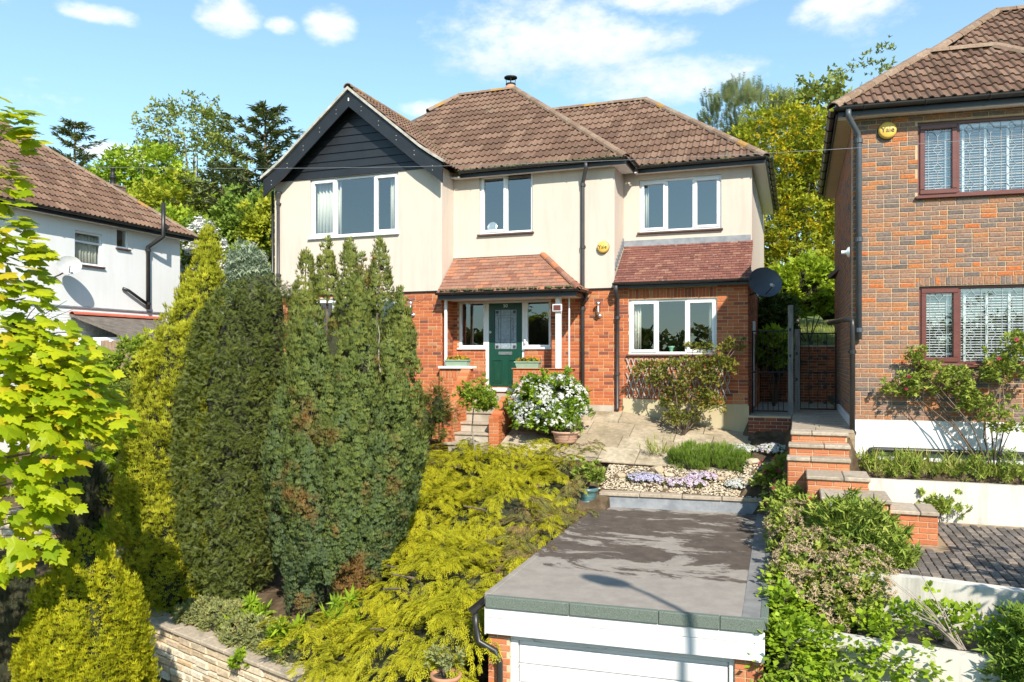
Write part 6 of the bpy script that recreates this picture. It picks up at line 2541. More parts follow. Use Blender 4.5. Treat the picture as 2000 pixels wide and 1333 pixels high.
LM['maple'] = leafmat('lime_maple_leaf', [(0, (0.247, 0.351, 0.010)), (.5, (0.416, 0.494, 0.013)), (.85, (0.546, 0.572, 0.018)), (1, (0.598, 0.494, 0.026))], None, 0, .5, .45)
LM['hedge'] = leafmat('fresh_hedge_leaf', [(0, (0.100, 0.167, 0.020)), (.5, (0.217, 0.308, 0.030)), (1, (0.350, 0.434, 0.041))], (0.367, 0.451, 0.049), .4, .3)
LM['olive'] = leafmat('olive_green_leaf', [(0, (0.100, 0.136, 0.027)), (.5, (0.181, 0.226, 0.036)), (1, (0.290, 0.299, 0.054))], None, 0, .25)
LM['dark'] = leafmat('dark_evergreen_leaf', [(0, (0.038, 0.070, 0.020)), (.5, (0.078, 0.131, 0.031)), (1, (0.148, 0.209, 0.049))], None, 0, .2, .4)
LM['darkcon'] = leafmat('dark_conifer_needle', [(0, (0.075, 0.106, 0.048)), (.5, (0.141, 0.177, 0.066)), (1, (0.247, 0.271, 0.083))], (0.260, 0.283, 0.106), .35, .15)
LM['greycon'] = leafmat('grey_brown_conifer_leaf', [(0, (0.072, 0.080, 0.051)), (.5, (0.116, 0.123, 0.072)), (1, (0.189, 0.131, 0.080))], (0.160, 0.174, 0.102), .4, .15)
LM['spring'] = leafmat('bright_spring_leaf', [(0, (0.184, 0.285, 0.022)), (.5, (0.330, 0.449, 0.033)), (1, (0.496, 0.569, 0.045))], None, 0, .35)
LM['mid'] = leafmat('mid_green_leaf', [(0, (0.100, 0.169, 0.028)), (.5, (0.200, 0.289, 0.040)), (1, (0.340, 0.410, 0.059))], None, 0, .3)
LM['yellowgreen'] = leafmat('yellow_green_leaf', [(0, (0.203, 0.246, 0.017)), (.5, (0.348, 0.377, 0.026)), (1, (0.493, 0.478, 0.036))], None, 0, .35)
LM['airy'] = leafmat('young_grey_green_leaf', [(0, (.15, .19, .04)), (.5, (.25, .29, .055)), (1, (.34, .36, .075))], None, 0, .3)
LM['silver'] = leafmat('silver_green_leaf', [(0, (0.160, 0.217, 0.131)), (.5, (0.275, 0.341, 0.217)), (1, (0.435, 0.493, 0.348))], None, 0, .25)
LM['choisya'] = leafmat('glossy_choisya_leaf', [(0, (0.102, 0.189, 0.017)), (.5, (0.217, 0.334, 0.026)), (1, (0.377, 0.478, 0.043))], None, 0, .3, .35)
LM['petal'] = leafmat('white_petal', [(0, (.66, .66, .62)), (1, (.82, .82, .80))], None, 0, .3, .6)
LM['lilacpetal'] = leafmat('lavender_petal', [(0, (.50, .47, .66)), (1, (.70, .67, .82))], None, 0, .3, .6)
LM['pinkpetal'] = leafmat('pale_pink_petal', [(0, (.66, .52, .66)), (1, (.80, .70, .80))], None, 0, .3, .6)
LM['redpetal'] = leafmat('crimson_petal', [(0, (.42, .03, .09)), (1, (.58, .06, .15))], None, 0, .3, .6)
LM['creampetal'] = leafmat('faded_buff_flower', [(0, (.40, .30, .18)), (1, (.60, .47, .30))], None, 0, .25, .7)
LM['yellowpetal'] = leafmat('yellow_petal', [(0, (.55, .42, .01)), (1, (.68, .55, .02))], None, 0, .3, .6)
LM['orangepetal'] = leafmat('orange_petal', [(0, (.55, .14, .02)), (.5, (.62, .34, .02)), (1, (.35, .06, .03))], None, 0, .3, .6)
LM['rose'] = leafmat('bronze_rose_leaf', [(0, (0.102, 0.123, 0.029)), (.45, (0.203, 0.232, 0.036)), (.8, (0.290, 0.246, 0.043)), (1, (0.406, 0.174, 0.072))], None, 0, .3, .45)
LM['rosegreen'] = leafmat('rose_leaf', [(0, (0.131, 0.192, 0.031)), (.5, (0.278, 0.348, 0.052)), (.92, (0.401, 0.434, 0.078)), (1, (0.452, 0.278, 0.086))], None, 0, .3, .45)
LM['coton'] = leafmat('grey_green_cotoneaster_leaf', [(0, (0.152, 0.176, 0.070)), (.5, (0.270, 0.293, 0.106)), (.88, (0.376, 0.376, 0.130)), (1, (0.620, 0.259, 0.116))], None, 0, .2)
LM['heath'] = leafmat('bright_heath_leaf', [(0, (0.102, 0.174, 0.022)), (.6, (0.189, 0.290, 0.036)), (1, (0.290, 0.362, 0.072))], None, 0, .25)
LM['weed'] = leafmat('weed_leaf', [(0, (0.133, 0.200, 0.033)), (.5, (0.267, 0.350, 0.049)), (1, (0.434, 0.467, 0.100))], None, 0, .3)
LM['grassblade'] = leafmat('grass_blade', [(0, (0.174, 0.232, 0.029)), (.6, (0.290, 0.348, 0.051)), (1, (0.522, 0.435, 0.160))], None, 0, .3)
LM['bramble'] = leafmat('bramble_leaf', [(0, (0.131, 0.217, 0.017)), (.5, (0.275, 0.406, 0.026)), (1, (0.435, 0.536, 0.036))], None, 0, .35, .4)
LM['orangeleaf'] = leafmat('orange_spiraea_leaf', [(0, (0.330, 0.220, 0.022)), (1, (0.506, 0.242, 0.022))], None, 0, .3)
MT.update(LM)

# ------------------------------------------------------------------ the conifer group in the front bed
conifer('golden_cypress', 'tall golden green lumpy cypress column left of the dark yew', [(-9.00, 10.23, 2.13, .03), (-9.03, 10.22, 1.67, .18), (-9.11, 10.19, 1.17, .28), (-9.29, 10.13, .17, .55), (-9.42, 10.08, -.67, .67), (-9.52, 10.04, -1.50, .72), (-9.57, 10.02, -2.34, .77), (-9.57, 10.02, -3.17, .79), (-9.54, 10.03, -3.75, .75), (-9.50, 10.05, -4.05, .5)],
        'fan', 1150, 18, .15, .08, 'golden', 'up', .20)
conifer('yew_tree', 'broad dark green clipped yew standing between the golden and the blue-green conifers', [(-7.95, 10.19, 1.29, .16), (-8.00, 10.17, 1.01, .61), (-8.08, 10.14, .48, .84), (-8.16, 10.11, -.32, .95), (-8.23, 10.08, -1.21, .97), (-8.31, 10.06, -2.02, .91), (-8.35, 10.04, -2.83, .76), (-8.35, 10.04, -3.39, .58), (-8.35, 10.04, -3.78, .32)],
        'sprig', 2300, 14, .10, .088, 'yew', 'tang', .07, core=.60)


def build_blue():
    t = thing('blue_cypress', 'blue-green many-spired cypress with brown patches beside the golden juniper', 'conifer', (-6.6, 9.95, -3.8))
    MB().tube([(-6.6, 9.95, -3.85), (-6.5, 9.98, -2.5), (-6.25, 10.05, -.5), (-6.2, 10.08, 1.0)], [.12, .10, .06, .02], 8).obj('trunk', 'bark', t, True)
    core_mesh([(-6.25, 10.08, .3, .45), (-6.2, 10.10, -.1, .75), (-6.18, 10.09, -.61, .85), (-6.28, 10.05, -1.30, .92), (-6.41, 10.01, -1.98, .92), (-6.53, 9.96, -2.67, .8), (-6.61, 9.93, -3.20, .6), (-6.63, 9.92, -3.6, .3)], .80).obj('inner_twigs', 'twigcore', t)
    cols = [(-6.87, 9.84, 1.56), (-6.58, 9.95, 1.74), (-6.25, 10.06, 1.70), (-6.09, 10.12, 1.50), (-5.84, 10.21, 1.70), (-5.56, 10.30, .85)]
    ax = lambda z: (np.interp(z, [-3.7, -1.3, .6], [-6.62, -6.3, -6.2]), np.interp(z, [-3.7, -1.3, .6], [9.92, 10.05, 10.08]))
    rr_ = random.Random(31)
    for k in range(13):
        a = math.radians(-160 + k * 15.5 + rr_.uniform(-4, 4))
        cols.append((-6.22 + .78 * math.cos(a), 10.07 + .74 * math.sin(a), rr_.uniform(-.15, 1.0)))
    for k in range(9):
        a = math.radians(-150 + k * 17 + rr_.uniform(-5, 5))
        cols.append((-6.32 + .96 * math.cos(a), 10.03 + .92 * math.sin(a), rr_.uniform(-1.4, -.3)))
    for k in range(4):
        a = math.radians(40 + k * 34)
        cols.append((-6.25 + .6 * math.cos(a), 10.07 + .6 * math.sin(a), .7))
    for n_, (x, y, zt) in enumerate(cols):
        rows = []
        for dz, r in ((0, .03), (.18, .085), (.5, .14), (.95, .22), (1.6, .30), (2.4, .34), (3.4, .32), (4.6, .2)):
            z = zt - dz
            if z < -3.62:
                break
            f = max(0.0, min(1.0, (-1.6 - z) / 2.1))
            cx_, cy_ = ax(z)
            rows.append((x + (cx_ - x) * f * .55 + rr_.gauss(0, .012), y + (cy_ - y) * f * .55, z, r * (1 - .35 * f)))
        if len(rows) < 3:
            continue
        C, O, h, r = profile_points(rows, int(16 + 24 * len(rows)), .12)
        if zt > .3:
            C2, O2, h2, r2 = profile_points(rows[:4], 46, .6)
            C, O, r = np.concatenate([C, C2]), np.concatenate([O, O2]), np.concatenate([r, r2])
        C = C + O * (NR.normal(0, .10, len(C)) * r)[:, None] - O * .03
        P, out, ci = around(C, O, np.full(len(C), .075), 12, .3)
        rel = P - C[ci]
        rel[:, 2] *= 1.7
        P = C[ci] + rel
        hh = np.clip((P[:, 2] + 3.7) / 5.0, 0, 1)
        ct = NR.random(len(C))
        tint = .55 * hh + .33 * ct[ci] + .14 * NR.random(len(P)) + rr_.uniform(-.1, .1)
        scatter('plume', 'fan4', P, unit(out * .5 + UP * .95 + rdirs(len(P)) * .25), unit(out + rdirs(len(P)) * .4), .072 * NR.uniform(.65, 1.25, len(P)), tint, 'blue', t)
        MB().tube([(rows[-1][0], rows[-1][1], rows[-1][2]), (rows[2][0], rows[2][1], rows[2][2]), (x, y, zt - .04)], [.03, .014, .003], 5).obj('stem', 'bark', t)
    for (x, y, z0, z1) in ((-5.66, 9.60, -.35, .55), (-5.52, 9.66, -.2, .45), (-5.66, 9.42, -1.35, -.75)):
        pts = [(x + RND.uniform(-.03, .03), y + RND.uniform(-.02, .02), z0 + (z1 - z0) * i / 5) for i in range(6)]
        MB().tube(pts, [.014, .012, .011, .009, .007, .004], 6).obj('bare_stem', 'palebark', t)


build_blue()
conifer('golden_thuja', 'bright golden cone-shaped thuja at the low end of the stone wall', [(-7.73, 6.75, -2.05, .03), (-7.72, 6.76, -2.22, .21), (-7.71, 6.76, -2.54, .41), (-7.71, 6.76, -2.96, .56), (-7.71, 6.76, -3.37, .64), (-7.71, 6.76, -3.78, .66), (-7.71, 6.76, -4.26, .64), (-7.71, 6.76, -4.68, .5)],
        'fan', 1300, 15, .085, .058, 'thuja', 'up', .10, stretch=1.7)
conifer('dwarf_conifer', 'small grey-brown bushy conifer in front of the rear stone wall', [(-12.2, 10.62, -1.60, .06), (-12.2, 10.62, -1.85, .26), (-12.2, 10.62, -2.3, .41), (-12.2, 10.62, -2.8, .44), (-12.2, 10.62, -3.2, .40), (-12.2, 10.62, -3.45, .28)],
        'sprig', 420, 14, .1, .11, 'greycon', 'up', .08)
conifer('slim_conifer', 'slim brown and green conifer under the lime green maple', [(-9.9, 7.58, -2.55, .05), (-9.9, 7.58, -2.9, .20), (-9.9, 7.58, -3.5, .28), (-9.9, 7.58, -4.2, .28), (-9.9, 7.58, -4.65, .2)], 'sprig', 360, 14, .09, .1, 'greycon', 'up', .08)


# ------------------------------------------------------------------ spreading golden juniper on the bank
JUN = np.array([(-5.33, 14.56, -1.58), (-6.87, 13.46, -1.87), (-3.85, 14.3, -1.78), (-3.62, 12.53, -2.56), (-3.66, 10.6, -2.80), (-3.56, 8.52, -2.95), (-3.6, 8.0, -3.55), (-5.20, 8.0, -3.87), (-6.03, 8.44, -3.6), (-5.97, 9.6, -3.0), (-6.4, 11.6, -2.35), (-5.0, 10.4, -2.87), (-4.58, 8.76, -3.22), (-5.06, 12.5, -2.22), (-5.9, 13.6, -1.85), (-4.5, 13.6, -2.0)])


def jun_z(x, y):
    w = 1 / (((x[:, None] - JUN[None, :, 0]) ** 2 + (y[:, None] - JUN[None, :, 1]) ** 2) + .15) ** 1.6
    return (w * JUN[None, :, 2]).sum(1) / w.sum(1)


def in_poly(x, y, poly):
    c = np.zeros(len(x), bool)
    n = len(poly)
    for i in range(n):
        x0, y0 = poly[i]
        x1, y1 = poly[(i + 1) % n]
        c ^= ((y0 > y) != (y1 > y)) & (x < (x1 - x0) * (y - y0) / (y1 - y0 + 1e-12) + x0)
    return c


def build_juniper():
    t = thing('golden_juniper', 'wide spreading golden juniper covering the bank beside the garage', 'shrub', (-4.9, 11.2, -3.2))
    poly = [(-3.58, 7.95), (-5.3, 8.0), (-6.2, 8.5), (-5.6, 9.6), (-5.75, 10.6), (-6.75, 12.2), (-6.9, 13.4), (-6.3, 14.3), (-5.3, 14.75), (-4.2, 14.7), (-3.72, 14.2), (-3.52, 12.6), (-3.52, 10.0), (-3.47, 8.4)]
    x, y = NR.uniform(-7, -3.4, 12000), NR.uniform(7.9, 14.8, 12000)
    k = in_poly(x, y, poly)
    x, y = x[k], y[k]
    # spread the boughs evenly
    pick = []
    for i in range(len(x)):
        if all((x[i] - x[j_]) ** 2 + (y[i] - y[j_]) ** 2 > .019 for j_ in pick):
            pick.append(i)
    x, y = x[pick], y[pick]
    q = len(x)
    tier = np.sin(x * 3.1 + y * 2.3) * .09 + np.sin(x * 5.7 - y * 4.1 + 1) * .07 + NR.normal(0, .06, q)
    e = .05
    gx = (jun_z(x + e, y) - jun_z(x - e, y)) / (2 * e)
    gy = (jun_z(x, y + e) - jun_z(x, y - e)) / (2 * e)
    ds = unit(np.stack([-gx + .15, -gy - .30, 0 * gx], -1) + rdirs(q) * .75 * np.array([1, 1, 0]))
    side = unit(np.cross(ds, UP))
    slope = (gx * ds[:, 0] + gy * ds[:, 1])
    C = np.stack([x, y, jun_z(x, y) + tier - .12], -1)
    old = ((x > -4.25 + .2 * np.sin(y * 2)) & (NR.random(q) < .7)) & (y > 10.2)
    for sel, m, nm, nn in ((~old, 'juniper', 'foliage', 44), (old, 'juniper_old', 'old_growth', 34)):
        c, d, sd, sl = C[sel], ds[sel], side[sel], slope[sel]
        qq = len(c)
        L = NR.uniform(.36, .62, (qq, 1, 1))
        u = NR.random((qq, nn, 1)) ** .8
        sg = np.where(NR.random((qq, nn, 1)) < .5, -1.0, 1.0)
        w = sg * NR.random((qq, nn, 1)) * .15 * (1.05 - .8 * u)
        rise = (.20 * np.sin(np.minimum(u * 2.1, 2.6)) - .10 * u * u + .85 * sl[:, None, None] * u * L - .5 * np.abs(w))
        P = c[:, None] + d[:, None] * (u * L) + sd[:, None] * w + UP * (rise + NR.normal(0, .012, (qq, nn, 1)))
        D = unit(d[:, None] * (.75 + .5 * u) + sd[:, None] * (sg * (1.0 - .75 * u) + NR.normal(0, .15, (qq, nn, 1))) + UP * (.32 - .55 * u + .6 * sl[:, None, None] + NR.normal(0, .15, (qq, nn, 1))))
        Nn = unit(UP + NR.normal(0, .22, (qq, nn, 3)))
        ct = NR.random((qq, 1, 1))
        tint = (.35 * ct + .45 * u + .2 * NR.random((qq, nn, 1))).reshape(-1)
        scatter(nm, 'plume', P.reshape(-1, 3), D.reshape(-1, 3), Nn.reshape(-1, 3), .118 * NR.uniform(.7, 1.3, qq * nn), tint, m, t)
    # woody mass under the sprays
    xs, ys = np.meshgrid(np.linspace(-7.1, -3.42, 40), np.linspace(7.8, 14.9, 72))
    fx, fy = xs.ravel(), ys.ravel()
    inside = in_poly(fx, fy, poly)
    zz = jun_z(fx, fy) - .28 + np.sin(fx * 3.1 + fy * 2.3) * .08 + NR.normal(0, .03, len(fx))
    zz = np.where(inside, zz, -4.9)
    idx = np.arange(len(fx)).reshape(xs.shape)
    F = []
    for j in range(xs.shape[0] - 1):
        for i in range(xs.shape[1] - 1):
            q = (idx[j, i], idx[j, i + 1], idx[j + 1, i + 1], idx[j + 1, i])
            if all(inside[a] for a in q):
                F.append(q)
    MB().add(list(zip(fx, fy, zz)), F).obj('inner_twigs', 'twigcore', t)
    for i in range(14):
        a = Vector((RND.uniform(-5.2, -4.4), RND.uniform(9, 13.5), 0))
        a.z = gz(a.x, a.y)
        b = a + Vector((RND.uniform(-.9, .9), RND.uniform(-1.0, .4), .5))
        MB().tube([a, a.lerp(b, .5) + Vector((0, 0, .12)), b], [.03, .022, .01], 6).obj('bough', 'bark', t)


build_juniper()


# ------------------------------------------------------------------ maple
def build_maple():
    base = (-7.4, 4.6, -4.75)
    t = thing('maple_tree', 'lime green maple with large pointed leaves reaching in beside the white house', 'tree', base)
    cl = [(-6.45, 4.79, 2.13, .17), (-6.40, 4.81, 1.96, .16), (-6.50, 4.79, 1.63, .12), (-6.45, 4.80, 1.45, .14), (-6.43, 4.81, 1.19, .14), (-6.27, 4.86, .97, .15), (-6.40, 4.82, .79, .2), (-6.25, 4.87, .57, .14), (-6.45, 4.81, .26, .18), (-6.25, 4.89, .12, .2), (-5.98, 4.96, .27, .17), (-5.88, 5.01, .04, .18),
          (-6.19, 4.87, -.09, .26), (-5.72, 5.07, -.18, .2), (-5.94, 4.96, -.40, .26), (-5.62, 5.10, -.48, .17), (-6.23, 4.86, -.57, .26), (-5.86, 5.01, -.70, .2), (-6.10, 4.92, -.97, .22), (-6.40, 4.81, -1.01, .24), (-6.0, 4.96, -1.17, .14), (-6.33, 4.83, -1.36, .22), (-6.12, 4.92, -1.58, .15), (-6.40, 4.81, -1.76, .14), (-6.5, 4.9, -.3, .25), (-6.45, 4.7, -.75, .25), (-6.1, 5.1, -.2, .2), (-6.3, 4.8, -.35, .25), (-6.45, 4.8, .0, .24), (-5.75, 5.05, -.32, .2)]
    for i in range(46):
        a, b = RND.uniform(0, 6.28), RND.uniform(-1, 1)
        q = math.sqrt(1 - b * b)
        p = (-7.7 + 1.25 * q * math.cos(a), 4.5 + 1.25 * q * math.sin(a), .35 + 2.2 * b)
        if p[0] / max(.1, p[1]) < -1.42:
            cl.append((*p, .26))
    K = 1.19
    base = (-8.8, 5.5, -4.72)
    t.location = base
    WORLD_LOC[t.name] = base
    cl = [(a * K, b * K, c * K, d * K) for a, b, c, d in cl]
    P, D, Nn = [], [], []
    for (x, y, z, r) in cl:
        n = int(12 + r * (105 if z > -.6 else 66))
        o = Vector((x + 9.0, y - 5.4, (z - .2) * .5)).normalized()
        for i in range(n):
            lay = RND.choice((-.55, -.1, .35, .7))
            a = RND.uniform(0, 6.28)
            q = math.sqrt(RND.random()) * r * 1.35
            p = Vector((x + math.cos(a) * q, y + math.sin(a) * q, z + lay * r * .8 - q * .25 + RND.gauss(0, .02)))
            d = Vector((math.cos(a), math.sin(a), 0)) * .8 + o * .7 + Vector((RND.gauss(0, .3), RND.gauss(0, .3), -.55))
            nn = Vector((RND.gauss(0, .3), RND.gauss(0, .3), 1.0)) + o * .5 + Vector((.25, -.35, 0))
            P.append(p)
            D.append(d)
            Nn.append(nn)
    P, D, Nn = np.array(P), unit(np.array(D)), unit(np.array(Nn))
    S = .168 * NR.uniform(.55, 1.3, len(P))
    tint = NR.random(len(P))
    # branches
    fork = Vector((-8.87, 5.5, -2.4))
    tr = MB().tube([Vector(base) - Vector((0, 0, .1)), Vector((-8.83, 5.5, -3.7)), fork, Vector((-8.92, 5.42, -.2)), Vector((-9.0, 5.4, 2.1))], [.10, .085, .07, .045, .015], 10).obj('trunk', 'bark', t, True)
    for (x, y, z, r) in cl:
        s = Vector((-8.9, 5.45, max(-2.3, min(1.4, z - .6))))
        e = Vector((x, y, z - .06))
        m_ = s.lerp(e, .55) + Vector((0, 0, .08))
        MB().tube([s, m_, e], [.022, .015, .006], 5).obj('branch', 'bark', tr)
    vis = []
    for i in range(len(P)):
        d, a, b = view_of(P[i])
        vis.append(d if (d > 0 and a > -.66 and abs(b) < .46) else 1e6)
    order = np.argsort(vis)
    crown = scatter('crown', 'maple', P[order[300:]], D[order[300:]], Nn[order[300:]], S[order[300:]], tint[order[300:]], 'maple', t)
    crown['kind'] = 'stuff'
    mes = {}
    for i in order[:300]:
        k = int(tint[i] * 7.99)
        if k not in mes:
            V, F, tip = TM['maple']
            mes[k] = MB().add([tuple(v) for v in V], [tuple(int(q) for q in f) for f in F], k / 7).mesh('leaf', 'maple')
        X = unit(np.cross(D[i], Nn[i]))
        Z = np.cross(X, D[i])
        M = Matrix(((X[0] * S[i], D[i][0] * S[i], Z[0] * S[i], P[i][0]), (X[1] * S[i], D[i][1] * S[i], Z[1] * S[i], P[i][1]), (X[2] * S[i], D[i][2] * S[i], Z[2] * S[i], P[i][2]), (0, 0, 0, 1)))
        place('leaf', mes[k], M, crown)
    for i in range(7):
        a = Vector((-7.86, 5.95, .15))
        b = a + Vector((RND.uniform(.2, .75), RND.uniform(.1, .4), RND.uniform(.1, .6)))
        MB().tube([a, a.lerp(b, .5) + Vector((0, 0, .05)), b], [.008, .005, .002], 5).obj('bare_twig', 'bark', tr)


build_maple()

# ------------------------------------------------------------------ left garden shrubs
shrub('hedge', 'fresh green untrimmed hedge in front of the white house outbuilding', 'hedge', (-13.6, 12.9, -2.6), [(-13.3, 13.0, -1.0, .9, .5, 1.42), (-14.3, 12.6, -1.2, .9, .6, 1.35), (-15.4, 12.9, -1.1, .9, .6, 1.3), (-12.6, 13.4, -1.2, .5, .4, 1.4)], 'cluster', 520, 12, .16, .085, 'hedge', core=.8)
shrub('round_shrub', 'domed olive green clipped shrub behind the stone wall', 'shrub', (-12.4, 12.0, -2.7), [(-12.4, 12.0, -1.45, .80, .6, .95), (-13.2, 12.0, -1.6, .6, .5, .85)], 'cluster4', 420, 14, .1, .05, 'olive', core=.85, lump=.03)
shrub('laurel', 'glossy bright green broadleaf shrub in front of the domed shrub', 'shrub', (-12.1, 11.55, -2.8), [(-12.15, 11.5, -2.05, .45, .3, .6), (-11.75, 11.6, -2.3, .35, .3, .45)], 'cluster', 200, 10, .12, .11, 'bramble', core=.75)
shrub('spiraea', 'small orange and yellow leaved shrub on top of the rear stone wall', 'shrub', (-12.35, 11.55, -2.85), [(-12.35, 11.42, -2.62, .3, .2, .22)], 'cluster', 80, 12, .07, .045, 'orangeleaf', core=.7)
shrub('dark_laurel', 'dark shaded evergreen shrub tucked between fence panel and golden cypress', 'shrub', (-11.5, 12.9, -2.5), [(-11.5, 12.7, -1.5, .6, .5, 1.5), (-11.0, 12.2, -2.0, .5, .5, 1.0)], 'cluster', 260, 10, .14, .1, 'dark', core=.8)
shrub('elder_shoots', 'pale yellow-green leafy shoots in front of the fence panel', 'shrub', (-12.45, 12.75, -2.4), [(-12.6, 12.6, -.05, .3, .2, .22), (-12.25, 12.6, -.3, .25, .2, .2)], 'cluster', 60, 8, .12, .12, 'yellowgreen', mode='droop')
shrub('silver_shrub', 'silvery blue-green loose shrub against the left end of the cream house', 'shrub', (-13.4, 16.6, -1.6), [(-13.2, 16.5, .8, .7, .5, 1.9), (-13.7, 16.9, 1.2, .6, .5, 1.7), (-12.9, 16.2, -.2, .5, .4, 1.3)], 'narrow', 380, 11, .17, .13, 'silver', 'up', core=.6)
shrub('lilac', 'white flowering lilac behind the corner of the white house', 'shrub', (-18.6, 21.0, -1.3), [(-18.9, 20.9, 2.7, 1.0, .7, 1.8), (-18.1, 21.2, 1.8, .9, .7, 1.7), (-17.2, 21.2, 2.0, .8, .7, 1.6), (-16.6, 20.6, 1.8, .7, .6, 1.5)], 'cluster', 360, 11, .24, .14, 'mid', core=.7, flowers=[('cluster', 130, 18, .2, .10, 'petal', -.3, .1)])
for (nm, lb, ba, lo, kk) in (('cotoneaster', 'low grey-green cotoneaster spilling over the stone wall below the golden cypress', (-8.2, 9.5, -3.95), [(-8.3, 9.42, -3.88, .55, .32, .24), (-7.75, 9.25, -3.86, .5, .3, .26)], 240),
                             ('cotoneaster', 'low red-tinged cotoneaster mat spilling over the stone wall towards the juniper', (-6.8, 9.0, -4.0), [(-7.15, 9.0, -3.88, .5, .34, .26), (-6.6, 8.85, -3.9, .5, .3, .26), (-6.2, 8.65, -3.92, .4, .26, .24)], 300)):
    shrub(nm, lb, 'shrub', ba, lo, 'cluster4', kk, 14, .075, .042, 'coton', core=.8, lump=.03, group='cotoneasters on the front wall')
shrub('wall_weed', 'single bright green weed growing out of the front stone wall face', 'weed', (-6.95, 8.42, -4.1), [(-6.95, 8.40, -4.02, .1, .06, .08)], 'cluster', 14, 8, .05, .075, 'bramble', stems=2)
shrub('yew_hedge', 'dark green feathery shrub beside the left wall of the front steps', 'shrub', (-7.45, 14.95, -2.0), [(-7.5, 14.95, -1.45, .36, .3, .55), (-7.2, 15.08, -1.1, .22, .2, .45), (-7.75, 15.1, -1.6, .3, .25, .4)], 'sprig', 260, 12, .1, .11, 'yew', core=.75)
shrub('topiary', 'small flat-topped standard tree on a thin bare stem in front of the steps', 'shrub', (-5.62, 13.5, -2.2), [(-5.64, 13.5, -.70, .31, .28, .12), (-5.52, 13.5, -.9, .2, .18, .12)], 'cluster4', 190, 14, .065, .042, 'hedge', stems=1, stemr=.02, stemmat='palebark')
shrub('choisya', 'rounded white flowering shrub at the right of the front steps', 'shrub', (-5.0, 15.8, -1.75), [(-5.2, 15.78, -1.08, .56, .42, .62), (-4.72, 15.88, -1.02, .55, .42, .60), (-4.95, 15.6, -1.28, .6, .4, .42)], 'cluster', 330, 12, .11, .075, 'choisya', core=.78, flowers=[('flower', 560, 7, .05, .025, 'petal', -.25, .05)])


def pot(name, label, x, y, z, r, h, m, rim=1.08):
    t = thing(name, label, 'pot', (x, y, z))
    MB().lathe([(0, 0), (r * .72, 0), (r * .80, h * .15), (r * .95, h * .75), (r * 1.0, h * .82), (r * rim, h * .84), (r * rim, h), (r * .92, h), (r * .90, h * .85)], 24, Matrix.Translation((x, y, z))).obj('body', m, t, True)
    MB().lathe([(0, 0), (r * .91, 0)], 24, Matrix.Translation((x, y, z + h * .88))).obj('soil', 'soil', t)
    for f in (.35, .6):
        MB().lathe([(r * (.80 + .15 * f) * 1.02, 0), (r * (.80 + .15 * f) * 1.06, h * .03), (r * (.80 + .15 * f) * 1.02, h * .06)], 24, Matrix.Translation((x, y, z + h * f))).obj('band', m, t, True)
    return t


pot('terracotta_pot', 'wide pink terracotta pot with bands below the white flowering shrub', -4.48, 15.45, -1.74, .27, .24, 'potpink')
shrub('pot_plant', 'tuft of narrow green leaves growing in the pink terracotta pot', 'plant', (-4.48, 15.45, -1.53), [(-4.48, 15.45, -1.42, .2, .18, .14)], 'blade', 40, 9, .06, .2, 'heath', 'up', stems=0)
pot('garden_pot', 'teal green glazed pot tipped beside the garage coping', -3.52, 13.50, -2.68, .19, .38, 'potblue')
shrub('pot_plant', 'leafy green plant growing in the teal glazed pot', 'plant', (-3.52, 13.5, -2.32), [(-3.5, 13.5, -2.12, .24, .2, .2)], 'cluster', 60, 9, .07, .06, 'weed', stems=3)
stone_wall((-4.28, 7.66), (-3.42, 7.62), -3.78, -3.78, -4.75, -4.75, 'short end of the stone wall below the terracotta pot by the garage', seed=6)
pot('terracotta_pot', 'small orange terracotta pot on the stone wall beside the garage pier', -3.62, 7.78, -3.72, .16, .26, 'terracotta')
shrub('pot_plant', 'sparse twiggy plant in the small orange pot by the garage', 'plant', (-3.62, 7.78, -3.5), [(-3.62, 7.78, -3.32, .14, .14, .14)], 'cluster4', 26, 7, .06, .04, 'coton', stems=5)
for (x, y, z, lb) in ((-7.36, 16.47, -.03, 'orange and yellow pansies in the planter on the white coping'), (-5.64, 16.47, -.065, 'orange and yellow pansies in the planter beside the porch post')):
    shrub('pansies', lb, 'flowers', (x, y, z - .02), [(x, y, z - .01, .26, .08, .06)], 'cluster4', 60, 8, .035, .035, 'weed', stems=0, lump=.01, flowers=[('flower', 34, 2, .02, .024, 'orangepetal', .1, .03), ('flower', 20, 2, .02, .022, 'yellowpetal', .1, .03)])

# ------------------------------------------------------------------ terrace and rockery
shrub('rose_bush', 'bronze-leaved rambling rose trained over the trellis', 'shrub', (-2.25, 16.4, -1.63), [(-2.25, 16.62, -.40, .72, .26, .34), (-2.15, 16.6, -.85, .5, .26, .40), (-1.55, 16.68, -.15, .34, .2, .28), (-1.2, 16.78, .22, .26, .14, .16), (-2.9, 16.8, -.28, .36, .14, .2), (-1.95, 16.8, .22, .3, .12, .1), (-2.3, 16.5, -1.25, .3, .24, .28), (-1.75, 16.6, -1.0, .32, .2, .25)],
      'cluster', 430, 8, .10, .052, 'rose', stems=12, stemr=.014, lump=.08, back=.8)
shrub('heath', 'soft bright green mound of heath on the rockery', 'shrub', (-1.5, 14.95, -2.05), [(-1.85, 14.95, -1.95, .45, .32, .3), (-1.35, 15.0, -1.93, .45, .32, .28), (-1.0, 14.9, -1.98, .25, .25, .2)], 'sprig', 330, 14, .08, .085, 'heath', 'up', core=.82, lump=.03)
shrub('candytuft', 'white candytuft in flower below the sandy plinth', 'flowers', (-1.05, 15.5, -1.80), [(-1.05, 15.5, -1.76, .32, .24, .08)], 'cluster4', 70, 8, .05, .03, 'weed', stems=0, lump=.01, flowers=[('flower', 120, 7, .035, .02, 'petal', .0, .02)])
